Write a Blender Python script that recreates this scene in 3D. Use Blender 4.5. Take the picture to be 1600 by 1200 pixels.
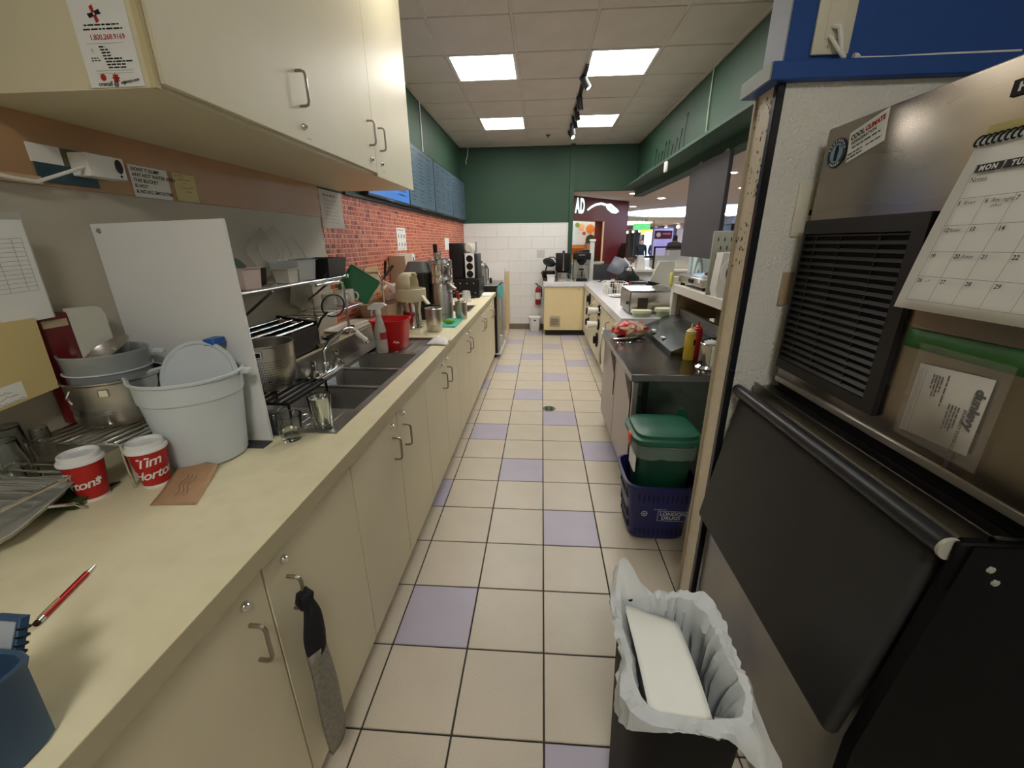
import bpy, bmesh, math, random
from mathutils import Vector, Matrix, Euler, noise as mnoise
random.seed(7)
scene = bpy.context.scene
for o in list(bpy.data.objects): bpy.data.objects.remove(o)
COL = scene.collection
R = math.radians
# ---------------------------------------------------------------- camera
cam_d = bpy.data.cameras.new('camera'); cam = bpy.data.objects.new('camera', cam_d); COL.objects.link(cam)
def _rot(yaw, pitch, roll):
    cy, sy, cp, sp = math.cos(yaw), math.sin(yaw), math.cos(pitch), math.sin(pitch)
    f = Vector((sy*cp, cy*cp, -sp)); r = Vector((cy, -sy, 0)); u = r.cross(f)
    c, s = math.cos(roll), math.sin(roll)
    return c*r+s*u, -s*r+c*u, f
_r, _u, _f = _rot(-0.0727817, 0.3343604, -0.0095786)
cam.matrix_world = Matrix(((_r.x, _u.x, -_f.x, 0), (_r.y, _u.y, -_f.y, 0), (_r.z, _u.z, -_f.z, 1.534), (0, 0, 0, 1)))
cam_d.sensor_fit = 'HORIZONTAL'; cam_d.sensor_width = 36; cam_d.lens = 637.47/1600*36
cam_d.clip_start = 0.02; cam_d.clip_end = 200
scene.camera = cam
# ---------------------------------------------------------------- world, exposure
w = bpy.data.worlds.new('world'); scene.world = w; w.use_nodes = True
w.node_tree.nodes['Background'].inputs[0].default_value = (0.9, 0.93, 1.0, 1)
w.node_tree.nodes['Background'].inputs[1].default_value = 0.6
vs = scene.view_settings
vs.view_transform = 'Standard'; vs.look = 'None'; vs.gamma = 1; vs.use_curve_mapping = False
vs.exposure = 0.47
LIGHT_E = 19.0          # ceiling troffer diffuser emission
MALL_E = 13.0           # mall cove emission
# ---------------------------------------------------------------- materials
def lin(c):
    if isinstance(c, str):
        c = [int(c[i:i+2], 16)/255 for i in (0, 2, 4)]
        return tuple(((x/12.92) if x <= .04045 else ((x+.055)/1.055)**2.4) for x in c)
    return tuple(c)
MATS = {}
def mat(name, col, rough=.5, metal=0, var=.06, scale=8, bump=0, bscale=60, emit=0, trans=0, ior=1.45, alpha=1, sss=0, coat=0, aniso=None, spec=.5, stretch=None, detail=3):
    if name in MATS: return MATS[name]
    m = bpy.data.materials.new(name); m.use_nodes = True; MATS[name] = m
    nt = m.node_tree; N = nt.nodes; L = nt.links; b = N['Principled BSDF']
    c = lin(col)
    b.inputs['Base Color'].default_value = (*c, 1)
    b.inputs['Roughness'].default_value = rough; b.inputs['Metallic'].default_value = metal
    b.inputs['Specular IOR Level'].default_value = spec
    b.inputs['IOR'].default_value = ior
    if trans: b.inputs['Transmission Weight'].default_value = trans
    if alpha < 1: b.inputs['Alpha'].default_value = alpha
    if coat: b.inputs['Coat Weight'].default_value = coat
    if sss:
        b.inputs['Subsurface Weight'].default_value = sss; b.inputs['Subsurface Radius'].default_value = (.02, .02, .02)
    if emit:
        b.inputs['Emission Color'].default_value = (*c, 1); b.inputs['Emission Strength'].default_value = emit
    if var or bump:
        tc = N.new('ShaderNodeTexCoord'); src = tc.outputs['Object']
        if stretch:
            mp = N.new('ShaderNodeMapping'); mp.inputs['Scale'].default_value = stretch; L.new(src, mp.inputs[0]); src = mp.outputs[0]
    if var:
        n = N.new('ShaderNodeTexNoise'); n.inputs['Scale'].default_value = scale; n.inputs['Detail'].default_value = detail; L.new(src, n.inputs['Vector'])
        r = N.new('ShaderNodeMapRange'); r.inputs['From Min'].default_value = .3; r.inputs['From Max'].default_value = .7
        r.inputs['To Min'].default_value = 1-var; r.inputs['To Max'].default_value = 1+var*.6; L.new(n.outputs['Fac'], r.inputs['Value'])
        mx = N.new('ShaderNodeVectorMath'); mx.operation = 'SCALE'; mx.inputs[0].default_value = c; L.new(r.outputs[0], mx.inputs['Scale'])
        L.new(mx.outputs[0], b.inputs['Base Color'])
        if metal:
            r2 = N.new('ShaderNodeMapRange'); r2.inputs['To Min'].default_value = max(.02, rough-.1); r2.inputs['To Max'].default_value = rough+.1
            L.new(n.outputs['Fac'], r2.inputs['Value']); L.new(r2.outputs[0], b.inputs['Roughness'])
    if bump:
        n2 = N.new('ShaderNodeTexNoise'); n2.inputs['Scale'].default_value = bscale; n2.inputs['Detail'].default_value = 4; L.new(src, n2.inputs['Vector'])
        bp = N.new('ShaderNodeBump'); bp.inputs['Strength'].default_value = bump; bp.inputs['Distance'].default_value = .01; L.new(n2.outputs['Fac'], bp.inputs['Height']); L.new(bp.outputs[0], b.inputs['Normal'])
    return m
def speckle(name, base, dark, rough=.4, scale=400, amt=.35, big=.05):
    if name in MATS: return MATS[name]
    m = mat(name, base, rough, var=big, scale=5)
    nt = m.node_tree; N = nt.nodes; L = nt.links; b = N['Principled BSDF']
    src = b.inputs['Base Color'].links[0].from_socket
    tc = N.new('ShaderNodeTexCoord'); n = N.new('ShaderNodeTexNoise'); n.inputs['Scale'].default_value = scale; n.inputs['Detail'].default_value = 2; L.new(tc.outputs['Object'], n.inputs['Vector'])
    cr = N.new('ShaderNodeMapRange'); cr.inputs['From Min'].default_value = .45; cr.inputs['From Max'].default_value = .75; cr.inputs['To Max'].default_value = amt; L.new(n.outputs['Fac'], cr.inputs['Value'])
    mx = N.new('ShaderNodeMix'); mx.data_type = 'RGBA'; L.new(cr.outputs[0], mx.inputs['Factor']); L.new(src, mx.inputs['A']); mx.inputs['B'].default_value = (*lin(dark), 1)
    L.new(mx.outputs['Result'], b.inputs['Base Color'])
    return m
cream = lambda: mat('cream_laminate', 'D9D0B2', .42, var=.03, scale=3)
counter_m = lambda: speckle('cream_counter', 'E2DAB8', 'B8AC84', .38, scale=14, amt=.22, big=.03)
steel = lambda: mat('brushed_steel', 'BDBAB5', .30, 1, var=.05, scale=3, stretch=(1, 1, 10))
steel_h = lambda: mat('worn_steel', '9C9A95', .34, 1, var=.16, scale=5)
chrome = lambda: mat('chrome', 'D8D8D6', .1, 1, var=.03, scale=4)
nickel = lambda: mat('satin_nickel', 'A09A8C', .3, 1, var=.05)
black_p = lambda: mat('black_plastic', '141416', .45, var=.1, spec=.3)
white_p = lambda: mat('white_plastic', 'E6E6E2', .4, var=.02)
paper = lambda: mat('white_paper', 'E4E5E2', .8, var=.02, scale=20)
ink = lambda: mat('black_ink', '1C1C1E', .8, var=0)
greyink = lambda: mat('grey_ink', '6B6B6B', .8, var=0)
redink = lambda: mat('red_ink', 'A8281F', .8, var=0)
glass_m = lambda: mat('clear_glass', 'F6FAF8', .02, var=0, trans=1, ior=1.45)
clearpl = lambda: mat('clear_plastic', 'DDE2E2', .12, var=0, alpha=.32)
frost = lambda: mat('frosted_plastic', 'DCE4E9', .38, var=.02, trans=.2, ior=1.2)
green_w = lambda: mat('green_wall_paint', '2C4A38', .62, var=.05, scale=2, bump=.05, bscale=140)
white_w = lambda: mat('white_block_paint', 'E0DFDB', .45, var=.03, scale=3, bump=.1, bscale=90)
# ---------------------------------------------------------------- mesh builder
class MB:
    def __init__(s): s.v = []; s.f = []
    def add(s, vs, fs, M=None):
        k = len(s.v)
        s.v += [Vector(M @ Vector(v)) if M else Vector(v) for v in vs]
        s.f += [tuple(i+k for i in f) for f in fs]; return s
    def box(s, c, d, bev=0, M=None, seg=1):
        x, y, z = d[0]/2, d[1]/2, d[2]/2
        if bev <= 0:
            vs = [(c[0]+a*x, c[1]+b*y, c[2]+e*z) for a in (-1, 1) for b in (-1, 1) for e in (-1, 1)]
            return s.add(vs, [(0, 1, 3, 2), (4, 6, 7, 5), (0, 4, 5, 1), (2, 3, 7, 6), (0, 2, 6, 4), (1, 5, 7, 3)], M)
        bm = bmesh.new(); bmesh.ops.create_cube(bm, size=1)
        for v in bm.verts: v.co = Vector((v.co.x*d[0], v.co.y*d[1], v.co.z*d[2]))
        bmesh.ops.bevel(bm, geom=list(bm.edges), offset=min(bev, min(d)*.49), segments=seg, profile=.5, affect='EDGES')
        bm.verts.index_update()
        s.add([v.co+Vector(c) for v in bm.verts], [[v.index for v in f.verts] for f in bm.faces], M); bm.free(); return s
    def bx(s, a, b, bev=0, M=None, seg=1):      # by two corners
        c = [(a[i]+b[i])/2 for i in range(3)]; d = [abs(b[i]-a[i]) for i in range(3)]
        return s.box(c, d, bev, M, seg)
    def cyl(s, p0, p1, r0, r1=None, n=16, caps=True, M=None):
        r1 = r0 if r1 is None else r1
        p0 = Vector(p0); p1 = Vector(p1); d = (p1-p0).normalized()
        a = d.orthogonal().normalized(); b = d.cross(a)
        vs = []; 
        for p, r in ((p0, r0), (p1, r1)):
            vs += [p+(a*math.cos(2*math.pi*i/n)+b*math.sin(2*math.pi*i/n))*r for i in range(n)]
        fs = [(i, (i+1) % n, n+(i+1) % n, n+i) for i in range(n)]
        if caps: fs += [tuple(range(n-1, -1, -1)), tuple(range(n, 2*n))]
        return s.add(vs, fs, M)
    def lathe(s, prof, c=(0, 0, 0), n=28, M=None, sx=1, sy=1, sq=0):
        vs = []; fs = []; k = len(prof)
        for i in range(n):
            t = 2*math.pi*i/n; ca, sa = math.cos(t), math.sin(t)
            q = 1
            if sq: q = 1/((abs(ca)**sq+abs(sa)**sq)**(1/sq))
            vs += [(c[0]+r*ca*q*sx, c[1]+r*sa*q*sy, c[2]+z) for r, z in prof]
        for i in range(n):
            j = (i+1) % n
            for a in range(k-1):
                if prof[a][0] < 1e-6 and prof[a+1][0] < 1e-6: continue
                if prof[a][0] < 1e-6: fs.append((i*k+a, j*k+a+1, i*k+a+1))
                elif prof[a+1][0] < 1e-6: fs.append((i*k+a, j*k+a, i*k+a+1))
                else: fs.append((i*k+a, j*k+a, j*k+a+1, i*k+a+1))
        return s.add(vs, fs, M)
    def tube(s, path, r, n=8, closed=False, M=None, caps=True):
        P = [Vector(p) for p in path]; k = len(P)
        rs = r if isinstance(r, (list, tuple)) else [r]*k
        T = []
        for i in range(k):
            a = P[(i-1) % k] if (closed or i > 0) else P[i]; b = P[(i+1) % k] if (closed or i < k-1) else P[i]
            T.append((b-a).normalized())
        nrm = T[0].orthogonal().normalized(); vs = []
        for i in range(k):
            nrm = (nrm - T[i]*nrm.dot(T[i]));
            nrm = nrm.normalized() if nrm.length > 1e-6 else T[i].orthogonal().normalized()
            b = T[i].cross(nrm)
            vs += [P[i]+(nrm*math.cos(2*math.pi*j/n)+b*math.sin(2*math.pi*j/n))*rs[i] for j in range(n)]
        fs = []
        for i in range(k if closed else k-1):
            q = (i+1) % k
            fs += [(i*n+j, i*n+(j+1) % n, q*n+(j+1) % n, q*n+j) for j in range(n)]
        if not closed and caps: fs += [tuple(range(n-1, -1, -1)), tuple((k-1)*n+j for j in range(n))]
        return s.add(vs, fs, M)
    def prism(s, poly, o, U, V, W, M=None):    # polygon (u,v) at o + u*U + v*V, extruded by W
        o, U, V, W = map(Vector, (o, U, V, W)); n = len(poly)
        a = [o+U*p[0]+V*p[1] for p in poly]
        return s.add(a+[p+W for p in a], [tuple(range(n-1, -1, -1)), tuple(range(n, 2*n))]+[(i, (i+1) % n, n+(i+1) % n, n+i) for i in range(n)], M)
    def grid(s, fn, nu, nv, thick=0, M=None):
        vs = [Vector(fn(i/nu, j/nv)) for j in range(nv+1) for i in range(nu+1)]
        q = lambda i, j: j*(nu+1)+i
        fs = [(q(i, j), q(i+1, j), q(i+1, j+1), q(i, j+1)) for j in range(nv) for i in range(nu)]
        return s.add(vs, fs, M)
    def data(s, name, mt, smooth=True):
        me = bpy.data.meshes.new(name); me.from_pydata([tuple(v) for v in s.v], [], s.f)
        bm = bmesh.new(); bm.from_mesh(me); bmesh.ops.recalc_face_normals(bm, faces=bm.faces); bm.to_mesh(me); bm.free()
        if smooth:
            me.polygons.foreach_set('use_smooth', [True]*len(me.polygons)); me.set_sharp_from_angle(angle=R(38))
        if mt: me.materials.append(mt)
        me.update(); return me
    def build(s, name, mt, parent=None, smooth=True, solid=0, local=False):
        v = s.v
        lo = Vector([min(p[i] for p in v) for i in range(3)]); hi = Vector([max(p[i] for p in v) for i in range(3)])
        org = Vector(((lo.x+hi.x)/2, (lo.y+hi.y)/2, lo.z))
        for p in v: p -= org
        o = bpy.data.objects.new(name, s.data(name, mt, smooth)); COL.objects.link(o)
        if parent is not None:
            o.parent = parent; o.location = org if local else org-BASE.get(parent.name, Vector())
            BASE[o.name] = org
        else:
            o.location = org; BASE[o.name] = org
        if solid:
            md = o.modifiers.new('thickness', 'SOLIDIFY'); md.thickness = solid; md.offset = 0
        return o
BASE = {}
ORD = ['first', 'second', 'third', 'fourth', 'fifth', 'sixth', 'seventh', 'eighth', 'ninth', 'tenth', 'eleventh', 'twelfth']
def tag(o, label=None, cat=None, group=None, kind=None):
    if label: o['label'] = label
    if cat: o['category'] = cat
    if group: o['group'] = group
    if kind: o['kind'] = kind
    return o
def thing(name, label, cat, loc=(0, 0, 0), rotz=0, group=None):
    o = bpy.data.objects.new(name, None); COL.objects.link(o); o.location = loc; o.rotation_euler = (0, 0, rotz); o.empty_display_size = .05
    BASE[o.name] = Vector(loc); return tag(o, label, cat, group)
def struct(o, label=None): 
    o['kind'] = 'structure'
    if label: o['label'] = label
    return o
def B(a, b, bev=0, seg=1): return MB().bx(a, b, bev, None, seg)
def copy_tree(o, parent=None):
    c = o.copy(); COL.objects.link(c); c.parent = parent
    for ch in list(o.children): copy_tree(ch, c)
    return c
# ---------------------------------------------------------------- text
_tc = {}
def text_mesh(s, size=1, bold=0, shear=0, spacing=1, align='LEFT', res=3):
    key = (s, size, bold, shear, spacing, align)
    if key in _tc: return _tc[key]
    cu = bpy.data.curves.new('t', 'FONT'); cu.body = s; cu.size = size; cu.offset = bold; cu.shear = shear; cu.space_character = spacing; cu.align_x = align; cu.resolution_u = res
    ob = bpy.data.objects.new('t', cu); COL.objects.link(ob)
    dg = bpy.context.evaluated_depsgraph_get(); dg.update()
    me = ob.evaluated_get(dg).to_mesh(); r = ([v.co.copy() for v in me.vertices], [tuple(p.vertices) for p in me.polygons])
    ob.evaluated_get(dg).to_mesh_clear(); bpy.data.objects.remove(ob); bpy.data.curves.remove(cu)
    _tc[key] = r; return r
def text(mb, s, o, right, up, size, bold=0, shear=0, spacing=1, align='LEFT', fn=None):
    vs, fs = text_mesh(s, size, bold, shear, spacing, align)
    o, right, up = Vector(o), Vector(right), Vector(up)
    mb.add([fn(v.x, v.y) if fn else o+right*v.x+up*v.y for v in vs], fs); return mb
def strip(mb, o, right, up, x0, y0, x1, y1):   # thin printed bar in a plane
    o, right, up = Vector(o), Vector(right), Vector(up)
    return mb.add([o+right*x0+up*y0, o+right*x1+up*y0, o+right*x1+up*y1, o+right*x0+up*y1], [(0, 1, 2, 3)])
def fine(mb, o, right, up, x, y, length, h, seed):   # a line of print too small to read: word-length dashes
    rr = random.Random(seed); p = x
    while p < x+length:
        w_ = min(h*rr.uniform(1.2, 3.5), x+length-p); strip(mb, o, right, up, p, y, p+w_, y+h*.62); p += w_+h*.45
    return mb
def scribble(mb, o, right, up, x, y, length, h, seed, t=.0012):
    rr = random.Random(seed); o, right, up = Vector(o), Vector(right), Vector(up); nrm = right.cross(up).normalized()
    pts = []; k = max(4, int(length/h*2.2))
    for i in range(k+1):
        pts.append(o+right*(x+length*i/k)+up*(y+h*rr.uniform(-.5, .5)))
    for a, b in zip(pts, pts[1:]):
        d = (b-a).normalized(); sd = nrm.cross(d)*t/2
        mb.add([a-sd, b-sd, b+sd, a+sd], [(0, 1, 2, 3)])
    return mb
# ================================================================ STRUCTURE
XL, XR, YB, ZC = -1.385, 1.545, 7.57, 3.035
# ---- floor tiles
T = .305; gx, gy = .0292, .874
grout = mat('dark_grout', '3A3632', .9, var=.15, scale=30)
floor = struct(B((-1.5, -2.2, -.06), (1.62, 7.7, -.004)).build('floor', grout), 'dark grouted tiled floor of the kitchen')
beige_t = speckle('beige_tile', 'C3B9A7', '8A8172', .34, scale=260, amt=.32)
purple_t = speckle('lilac_tile', 'ABA5B6', '8E88A0', .34, scale=260, amt=.12)
PUR = {(-2, 1), (0, -1), (1, 1), (0, 3), (-1, 5), (-3, 4), (-2, 7), (1, 6), (0, 8), (-1, 10), (0, 12), (-2, 13), (1, 14), (-1, 15), (-3, 11), (0, 17), (2, 16), (-2, 18), (1, 19), (2, 10), (-1, 20), (-3, -2), (-1, -2), (2, 4)}
tm = {}
for key, mt in (('b', beige_t), ('p', purple_t)):
    tm[key] = MB().box((0, 0, -.004), (T-.006, T-.006, .008), .0018).data('floor_tile', mt)
for c in range(-3, 5):
    for r_ in range(-7, 22):
        k = 'p' if (c, r_) in PUR else 'b'
        o = bpy.data.objects.new('floor_tile', tm[k]); COL.objects.link(o); o.parent = floor
        o.location = Vector((gx+(c+.5)*T, gy+(r_+.5)*T, random.uniform(-.0006, 0)))-BASE['floor']
# ---- floor drain
fd = thing('floor_drain', 'round slotted metal drain set in the tiled floor', 'drain', (.09, 3.69, 0))
MB().lathe([(0, .0005), (.05, .0005), (.062, .0025), (.064, .0005)], (.09, 3.69, 0), 28).build('drain_ring', mat('drain_green', '5E6B55', .5, .6), fd)
m = MB()
for i in range(5):
    for s_ in (-1, 1):
        m.box((.09+s_*.022, 3.69+(i-2)*.02, .002), (.03, .008, .002))
m.build('slots', mat('drain_dark', '20221E', .7), fd)
# ---- walls
struct(B((XL-.12, -2.2, 0), (XL, 7.7, ZC)).build('wall_left', green_w()), 'green painted upper part of the left wall')
grey_w = mat('greige_wall', 'B9B2A2', .6, var=.04, scale=3, bump=.04, bscale=80)
struct(B((XL, -2.2, .0), (XL+.006, 2.647, 1.70)).build('wall_left_lower', grey_w), 'greige wall behind the dish racks')
struct(B((XL, -2.2, 1.693), (XL+.014, 2.647, 1.885)).build('trim_1', mat('tan_board', 'B08A63', .5, var=.06, scale=4)), 'tan backing board under the upper cabinets')
# brick mosaic: grout panel, 300 near bricks as parts, the rest joined
by0, by1, bz0, bz1 = 2.651, YB-.001, .93, 1.855
bg = struct(B((XL, by0, bz0-.03), (XL+.006, by1, bz1)).build('wall_left_brick', mat('peach_grout', 'F0D2BC', .8, var=.05)), 'wall clad in small orange red brick mosaic')
bcol = [mat('brick_a', 'C0644C', .45, var=.12, scale=20), mat('brick_b', 'CE7A5C', .45, var=.12, scale=20), mat('brick_c', 'AE5440', .45, var=.12, scale=20), mat('brick_d', '7E372B', .4, var=.12, scale=20)]
rows = 29; rh = (bz1-bz0)/rows; near = []; rest = {0: MB(), 1: MB(), 2: MB(), 3: MB()}
rb = random.Random(3); allb = []
for i in range(rows):
    y = by0+.002+rb.uniform(0, .02)
    while y < by1-.012:
        L_ = rb.choice((.05, .05, .05, .05, .024)); L_ = min(L_, by1-y-.003)
        ci = 3 if L_ < .03 and rb.random() < .75 else rb.choice((0, 0, 1, 1, 2))
        allb.append((y, bz0+i*rh, L_, ci)); y += L_+.006
vis = sorted([b for b in allb if b[1] > .98 or b[0] > 3], key=lambda b: b[0])[:295]
vset = set(vis); bm_ = {}
for b in allb:
    y, z, L_, ci = b
    if b in vset:
        key = (round(L_, 3), ci)
        if key not in bm_: bm_[key] = MB().box((0, 0, 0), (.006, L_, rh-.006), .0012).data('brick', bcol[ci])
        o = bpy.data.objects.new('brick', bm_[key]); COL.objects.link(o); o.parent = bg
        o.location = Vector((XL+.0072, y+L_/2, z+rh/2))-BASE['wall_left_brick']
    else:
        rest[ci].bx((XL+.004, y, z+.003), (XL+.0095, y+L_, z+rh-.003))
mm = MB(); me_parts = []
for ci in range(4):
    mm.f += [tuple(i+len(mm.v) for i in f) for f in rest[ci].f]; mm.v += rest[ci].v; me_parts += [ci]*len(rest[ci].f)
ro = mm.build('brick_field', None, bg, smooth=False); ro['kind'] = 'stuff'
for c_ in bcol: ro.data.materials.append(c_)
ro.data.polygons.foreach_set('material_index', me_parts)
# back wall: painted blocks below, green above
struct(B((XL-.1, YB, 0), (.446, YB+.15, ZC)).build('wall_back', green_w()), 'green painted upper part of the back wall')
wb = struct(B((XL, YB-.004, .0), (.446, YB, 1.846)).build('wall_back_lower', mat('block_joint', 'C9C7C2', .6, var=.03)), 'white painted block wall at the far end')
bh = .203; i = 0; z = .0
blk = {}
while z < 1.84:
    h_ = min(bh, 1.846-z); x = XL-(0 if i % 2 else .2)
    while x < .446:
        a, b_ = max(x, XL), min(x+.4, .446)
        if b_-a > .02:
            key = (round(b_-a, 3), round(h_, 3))
            if key not in blk: blk[key] = MB().box((0, 0, 0), (b_-a-.004, .006, h_-.004), .0015).data('block', white_w())
            o = bpy.data.objects.new('block', blk[key]); COL.objects.link(o); o.parent = wb
            o.location = Vector(((a+b_)/2, YB-.006, z+h_/2))-BASE['wall_back_lower']
        x += .4
    z += bh; i += 1
struct(B((XL, YB-.022, 0), (.1, YB-.009, .1), .004).build('baseboard_back', mat('taupe_cove_base', '7B6E62', .5)), 'taupe cove base along the white wall')
struct(B((.446, YB-.04, 0), (.52, YB+.15, ZC)).build('trim_2', green_w()), 'narrow green corner post at the opening')
struct(B((.52, YB, 2.34), (1.7, YB+.15, ZC)).build('wall_back_header', green_w()), 'green header over the far opening')
# right wall (above the pass-through), ledge, low wall
struct(B((XR, 1.46, 2.245), (XR+.15, YB+.15, ZC)).build('wall_right', green_w()), 'green wall above the serving opening')
struct(B((1.3, 1.46, 2.332), (XR+.002, YB, 2.36), .002).build('trim_3', green_w()), 'long green ledge along the right wall')
struct(B((1.43, 1.46, 0), (1.53, YB-.002, .86)).build('wall_right_low', mat('outer_counter_wall', 'C9C2B5', .6)), 'low wall under the serving counter')
# wing wall beside the ice machine
stucco = mat('stucco_white', 'E2E1D8', .7, var=.03, scale=4, bump=.8, bscale=110)
struct(B((.642, 1.345, 0), (2.2, 1.455, 1.93)).build('wall_wing', stucco), 'white textured wing wall beside the ice machine')
struct(B((.628, 1.362, 0), (.642, 1.458, 1.93)).build('trim_4', mat('beige_end_panel', 'D6CAB2', .45, var=.07, scale=30)), 'beige end panel of the wing wall')
struct(B((.624, 1.340, 0), (.646, 1.362, 1.93), .002).build('trim_5', mat('dark_corner_guard', '2B2C31', .25, .5, var=.2, scale=3)), 'dark metal corner guard on the wing wall')
struct(B((.622, 1.452, 0), (.640, 1.468, 1.93), .002).build('trim_6', mat('beige_edge', 'A5977D', .5)), 'beige edge strip of the wing wall')
bluep = mat('royal_blue_paint', '1C4A93', .4, var=.04, scale=3)
struct(B((.632, 1.347, 1.972), (2.2, 1.455, ZC)).build('wall_wing_upper', bluep), 'royal blue bulkhead above the wing wall')
struct(B((.628, 1.350, 1.972), (.6325, 1.458, ZC)).build('trim_7', mat('pale_grey_blue', '9298A8', .5)), 'pale grey end face of the blue bulkhead')
struct(B((.592, 1.316, 1.93), (2.2, 1.49, 1.972), .003).build('trim_8', bluep), 'blue painted ledge capping the wing wall')
struct(B((.588, 1.318, 1.931), (.5925, 1.488, 1.971)).build('trim_9', mat('grey_green_cap', '8C948C', .5)), 'grey green end of the ledge')
# near right and rear walls (beside and behind the camera)
struct(B((1.6, -2.2, 0), (1.72, 1.345, ZC)).build('wall_right_near', stucco), 'white textured wall behind the ice machine')
struct(B((-1.5, -2.32, 0), (1.72, -2.2, ZC)).build('wall_front', mat('rear_paint', 'C8C4B8', .6)), 'plain wall behind the camera')
# ---- ceiling: grid and lay-in tiles, troffers
gridm = mat('ceiling_grid', 'CAC4B8', .5, var=.02)
ceil = struct(B((XL-.1, -2.3, ZC+.002), (1.7, 7.72, ZC+.08)).build('ceiling', gridm), 'suspended ceiling grid')
tile_m = mat('ceiling_tile_white', 'D0C9BD', .85, var=.05, scale=3, bump=.12, bscale=90)
xs = [XL, -.845, -.238, .368, .968, XR]; ys = [YB, 7.18, 6.57, 5.963, 5.345, 4.727, 4.117, 3.503, 2.89, 2.28, 1.67, 1.06, .45, -.16, -.77, -1.38, -2.2]
LIT = {(1, 6.57), (3, 6.57), (1, 4.727), (3, 4.727), (1, 2.89), (3, 2.89), (2, -.77)}
lens_m = mat('lit_diffuser', 'FFFBF4', .5, var=0, emit=LIGHT_E)
lens_rear = mat('rear_diffuser', 'FFFBF4', .5, var=0, emit=LIGHT_E*1.45)
lens_near = mat('dimmed_diffuser', 'FFFAF0', .5, var=0, emit=LIGHT_E*.3)  # emission lowered for the sink lights so the near end stays darker
diff_off = mat('troffer_frame', 'E8E6DF', .4, var=.01)
tcache = {}
for i in range(5):
    for y1, y0 in zip(ys, ys[1:]):
        x0, x1 = xs[i], xs[i+1]; cx, cy = (x0+x1)/2, (y0+y1)/2; dx, dy = x1-x0-.022, y1-y0-.022
        if (i, y1) in LIT:
            lbl = {(1, 6.57): 'lit square ceiling light, far left of the four', (3, 6.57): 'lit square ceiling light, far right beside the track', (1, 4.727): 'lit square ceiling light, near left of the four', (3, 4.727): 'lit square ceiling light, near right of the four, bluish corner'}.get((i, y1), 'lit square ceiling light %s, %s side' % ({2.89: 'over the sink, out of view', 1.06: 'straight above the camera', -.77: 'behind the camera'}.get(y1, ''), {1: 'left', 2: 'middle', 3: 'right'}[i]))
            t = thing('ceiling_light', lbl, 'ceiling light', (cx, cy, ZC-.01), 0, 'square ceiling troffers')
            f = MB()
            for a, b_ in (((x0+.012, y0+.012), (x1-.012, y0+.034)), ((x0+.012, y1-.034), (x1-.012, y1-.012)), ((x0+.012, y0+.03), (x0+.034, y1-.03)), ((x1-.034, y0+.03), (x1-.012, y1-.03))):
                f.bx((a[0], a[1], ZC-.008), (b_[0], b_[1], ZC+.004))
            f.build('frame', diff_off, t)
            MB().bx((x0+.03, y0+.03, ZC-.004), (x1-.03, y1-.03, ZC+.003)).build('diffuser', lens_near if 0 < y1 < 3 else (lens_m if y1 > 0 else lens_rear), t)
            continue
        key = (round(dx, 3), round(dy, 3))
        if key not in tcache: tcache[key] = MB().box((0, 0, 0), (dx, dy, .012), .004).data('ceiling_tile', tile_m)
        o = bpy.data.objects.new('ceiling_tile', tcache[key]); COL.objects.link(o); o.parent = ceil; o.location = Vector((cx, cy, ZC+.001))-BASE['ceiling']
for n_, (a, b_) in enumerate((((XL, -2.2, ZC-.02), (XL+.02, YB, ZC+.004)), ((XL, YB-.02, ZC-.02), (XR, YB, ZC+.004)), ((XR-.02, 1.46, ZC-.02), (XR, YB, ZC+.004)))):
    struct(B(a, b_).build('trim_%d' % (10+n_), gridm), 'pale ceiling edge angle')
# ================================================================ LEFT SIDE
ZT = .91
def pull(parent, x, y, z0, z1, sgn=1, so=.034):       # bent wire pull handle on a door face at x (facing sgn*x)
    r = .006; a = x+sgn*so
    return MB().tube([(x, y, z0), (x+sgn*so*.6, y, z0), (a-sgn*.004, y, z0+.004), (a, y, z0+.014), (a, y, z1-.014), (a-sgn*.004, y, z1-.004), (x+sgn*so*.6, y, z1), (x, y, z1)], r*.8, 8).build('handle', nickel(), parent)
def lock(parent, x, y, z, sgn=1):
    return MB().lathe([(0, .012), (.006, .012), (.009, .008), (.012, .001), (.012, 0)], (0, 0, 0), 16, Matrix.Translation((x, y, z)) @ Matrix.Rotation(R(90)*sgn, 4, 'Y')).build('lock', chrome(), parent)
def shell(y0, y1, xb, xf, z0, z1, t=.016):
    m = MB(); m.bx((xb, y0+.001, z0), (xf, y0+t, z1)); m.bx((xb, y1-t, z0), (xf, y1-.001, z1)); m.bx((xb, y0+t, z0), (xf, y1-t, z0+t)); m.bx((xb, y0+t, z0+t), (xb+t, y1-t, z1)); return m
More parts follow.
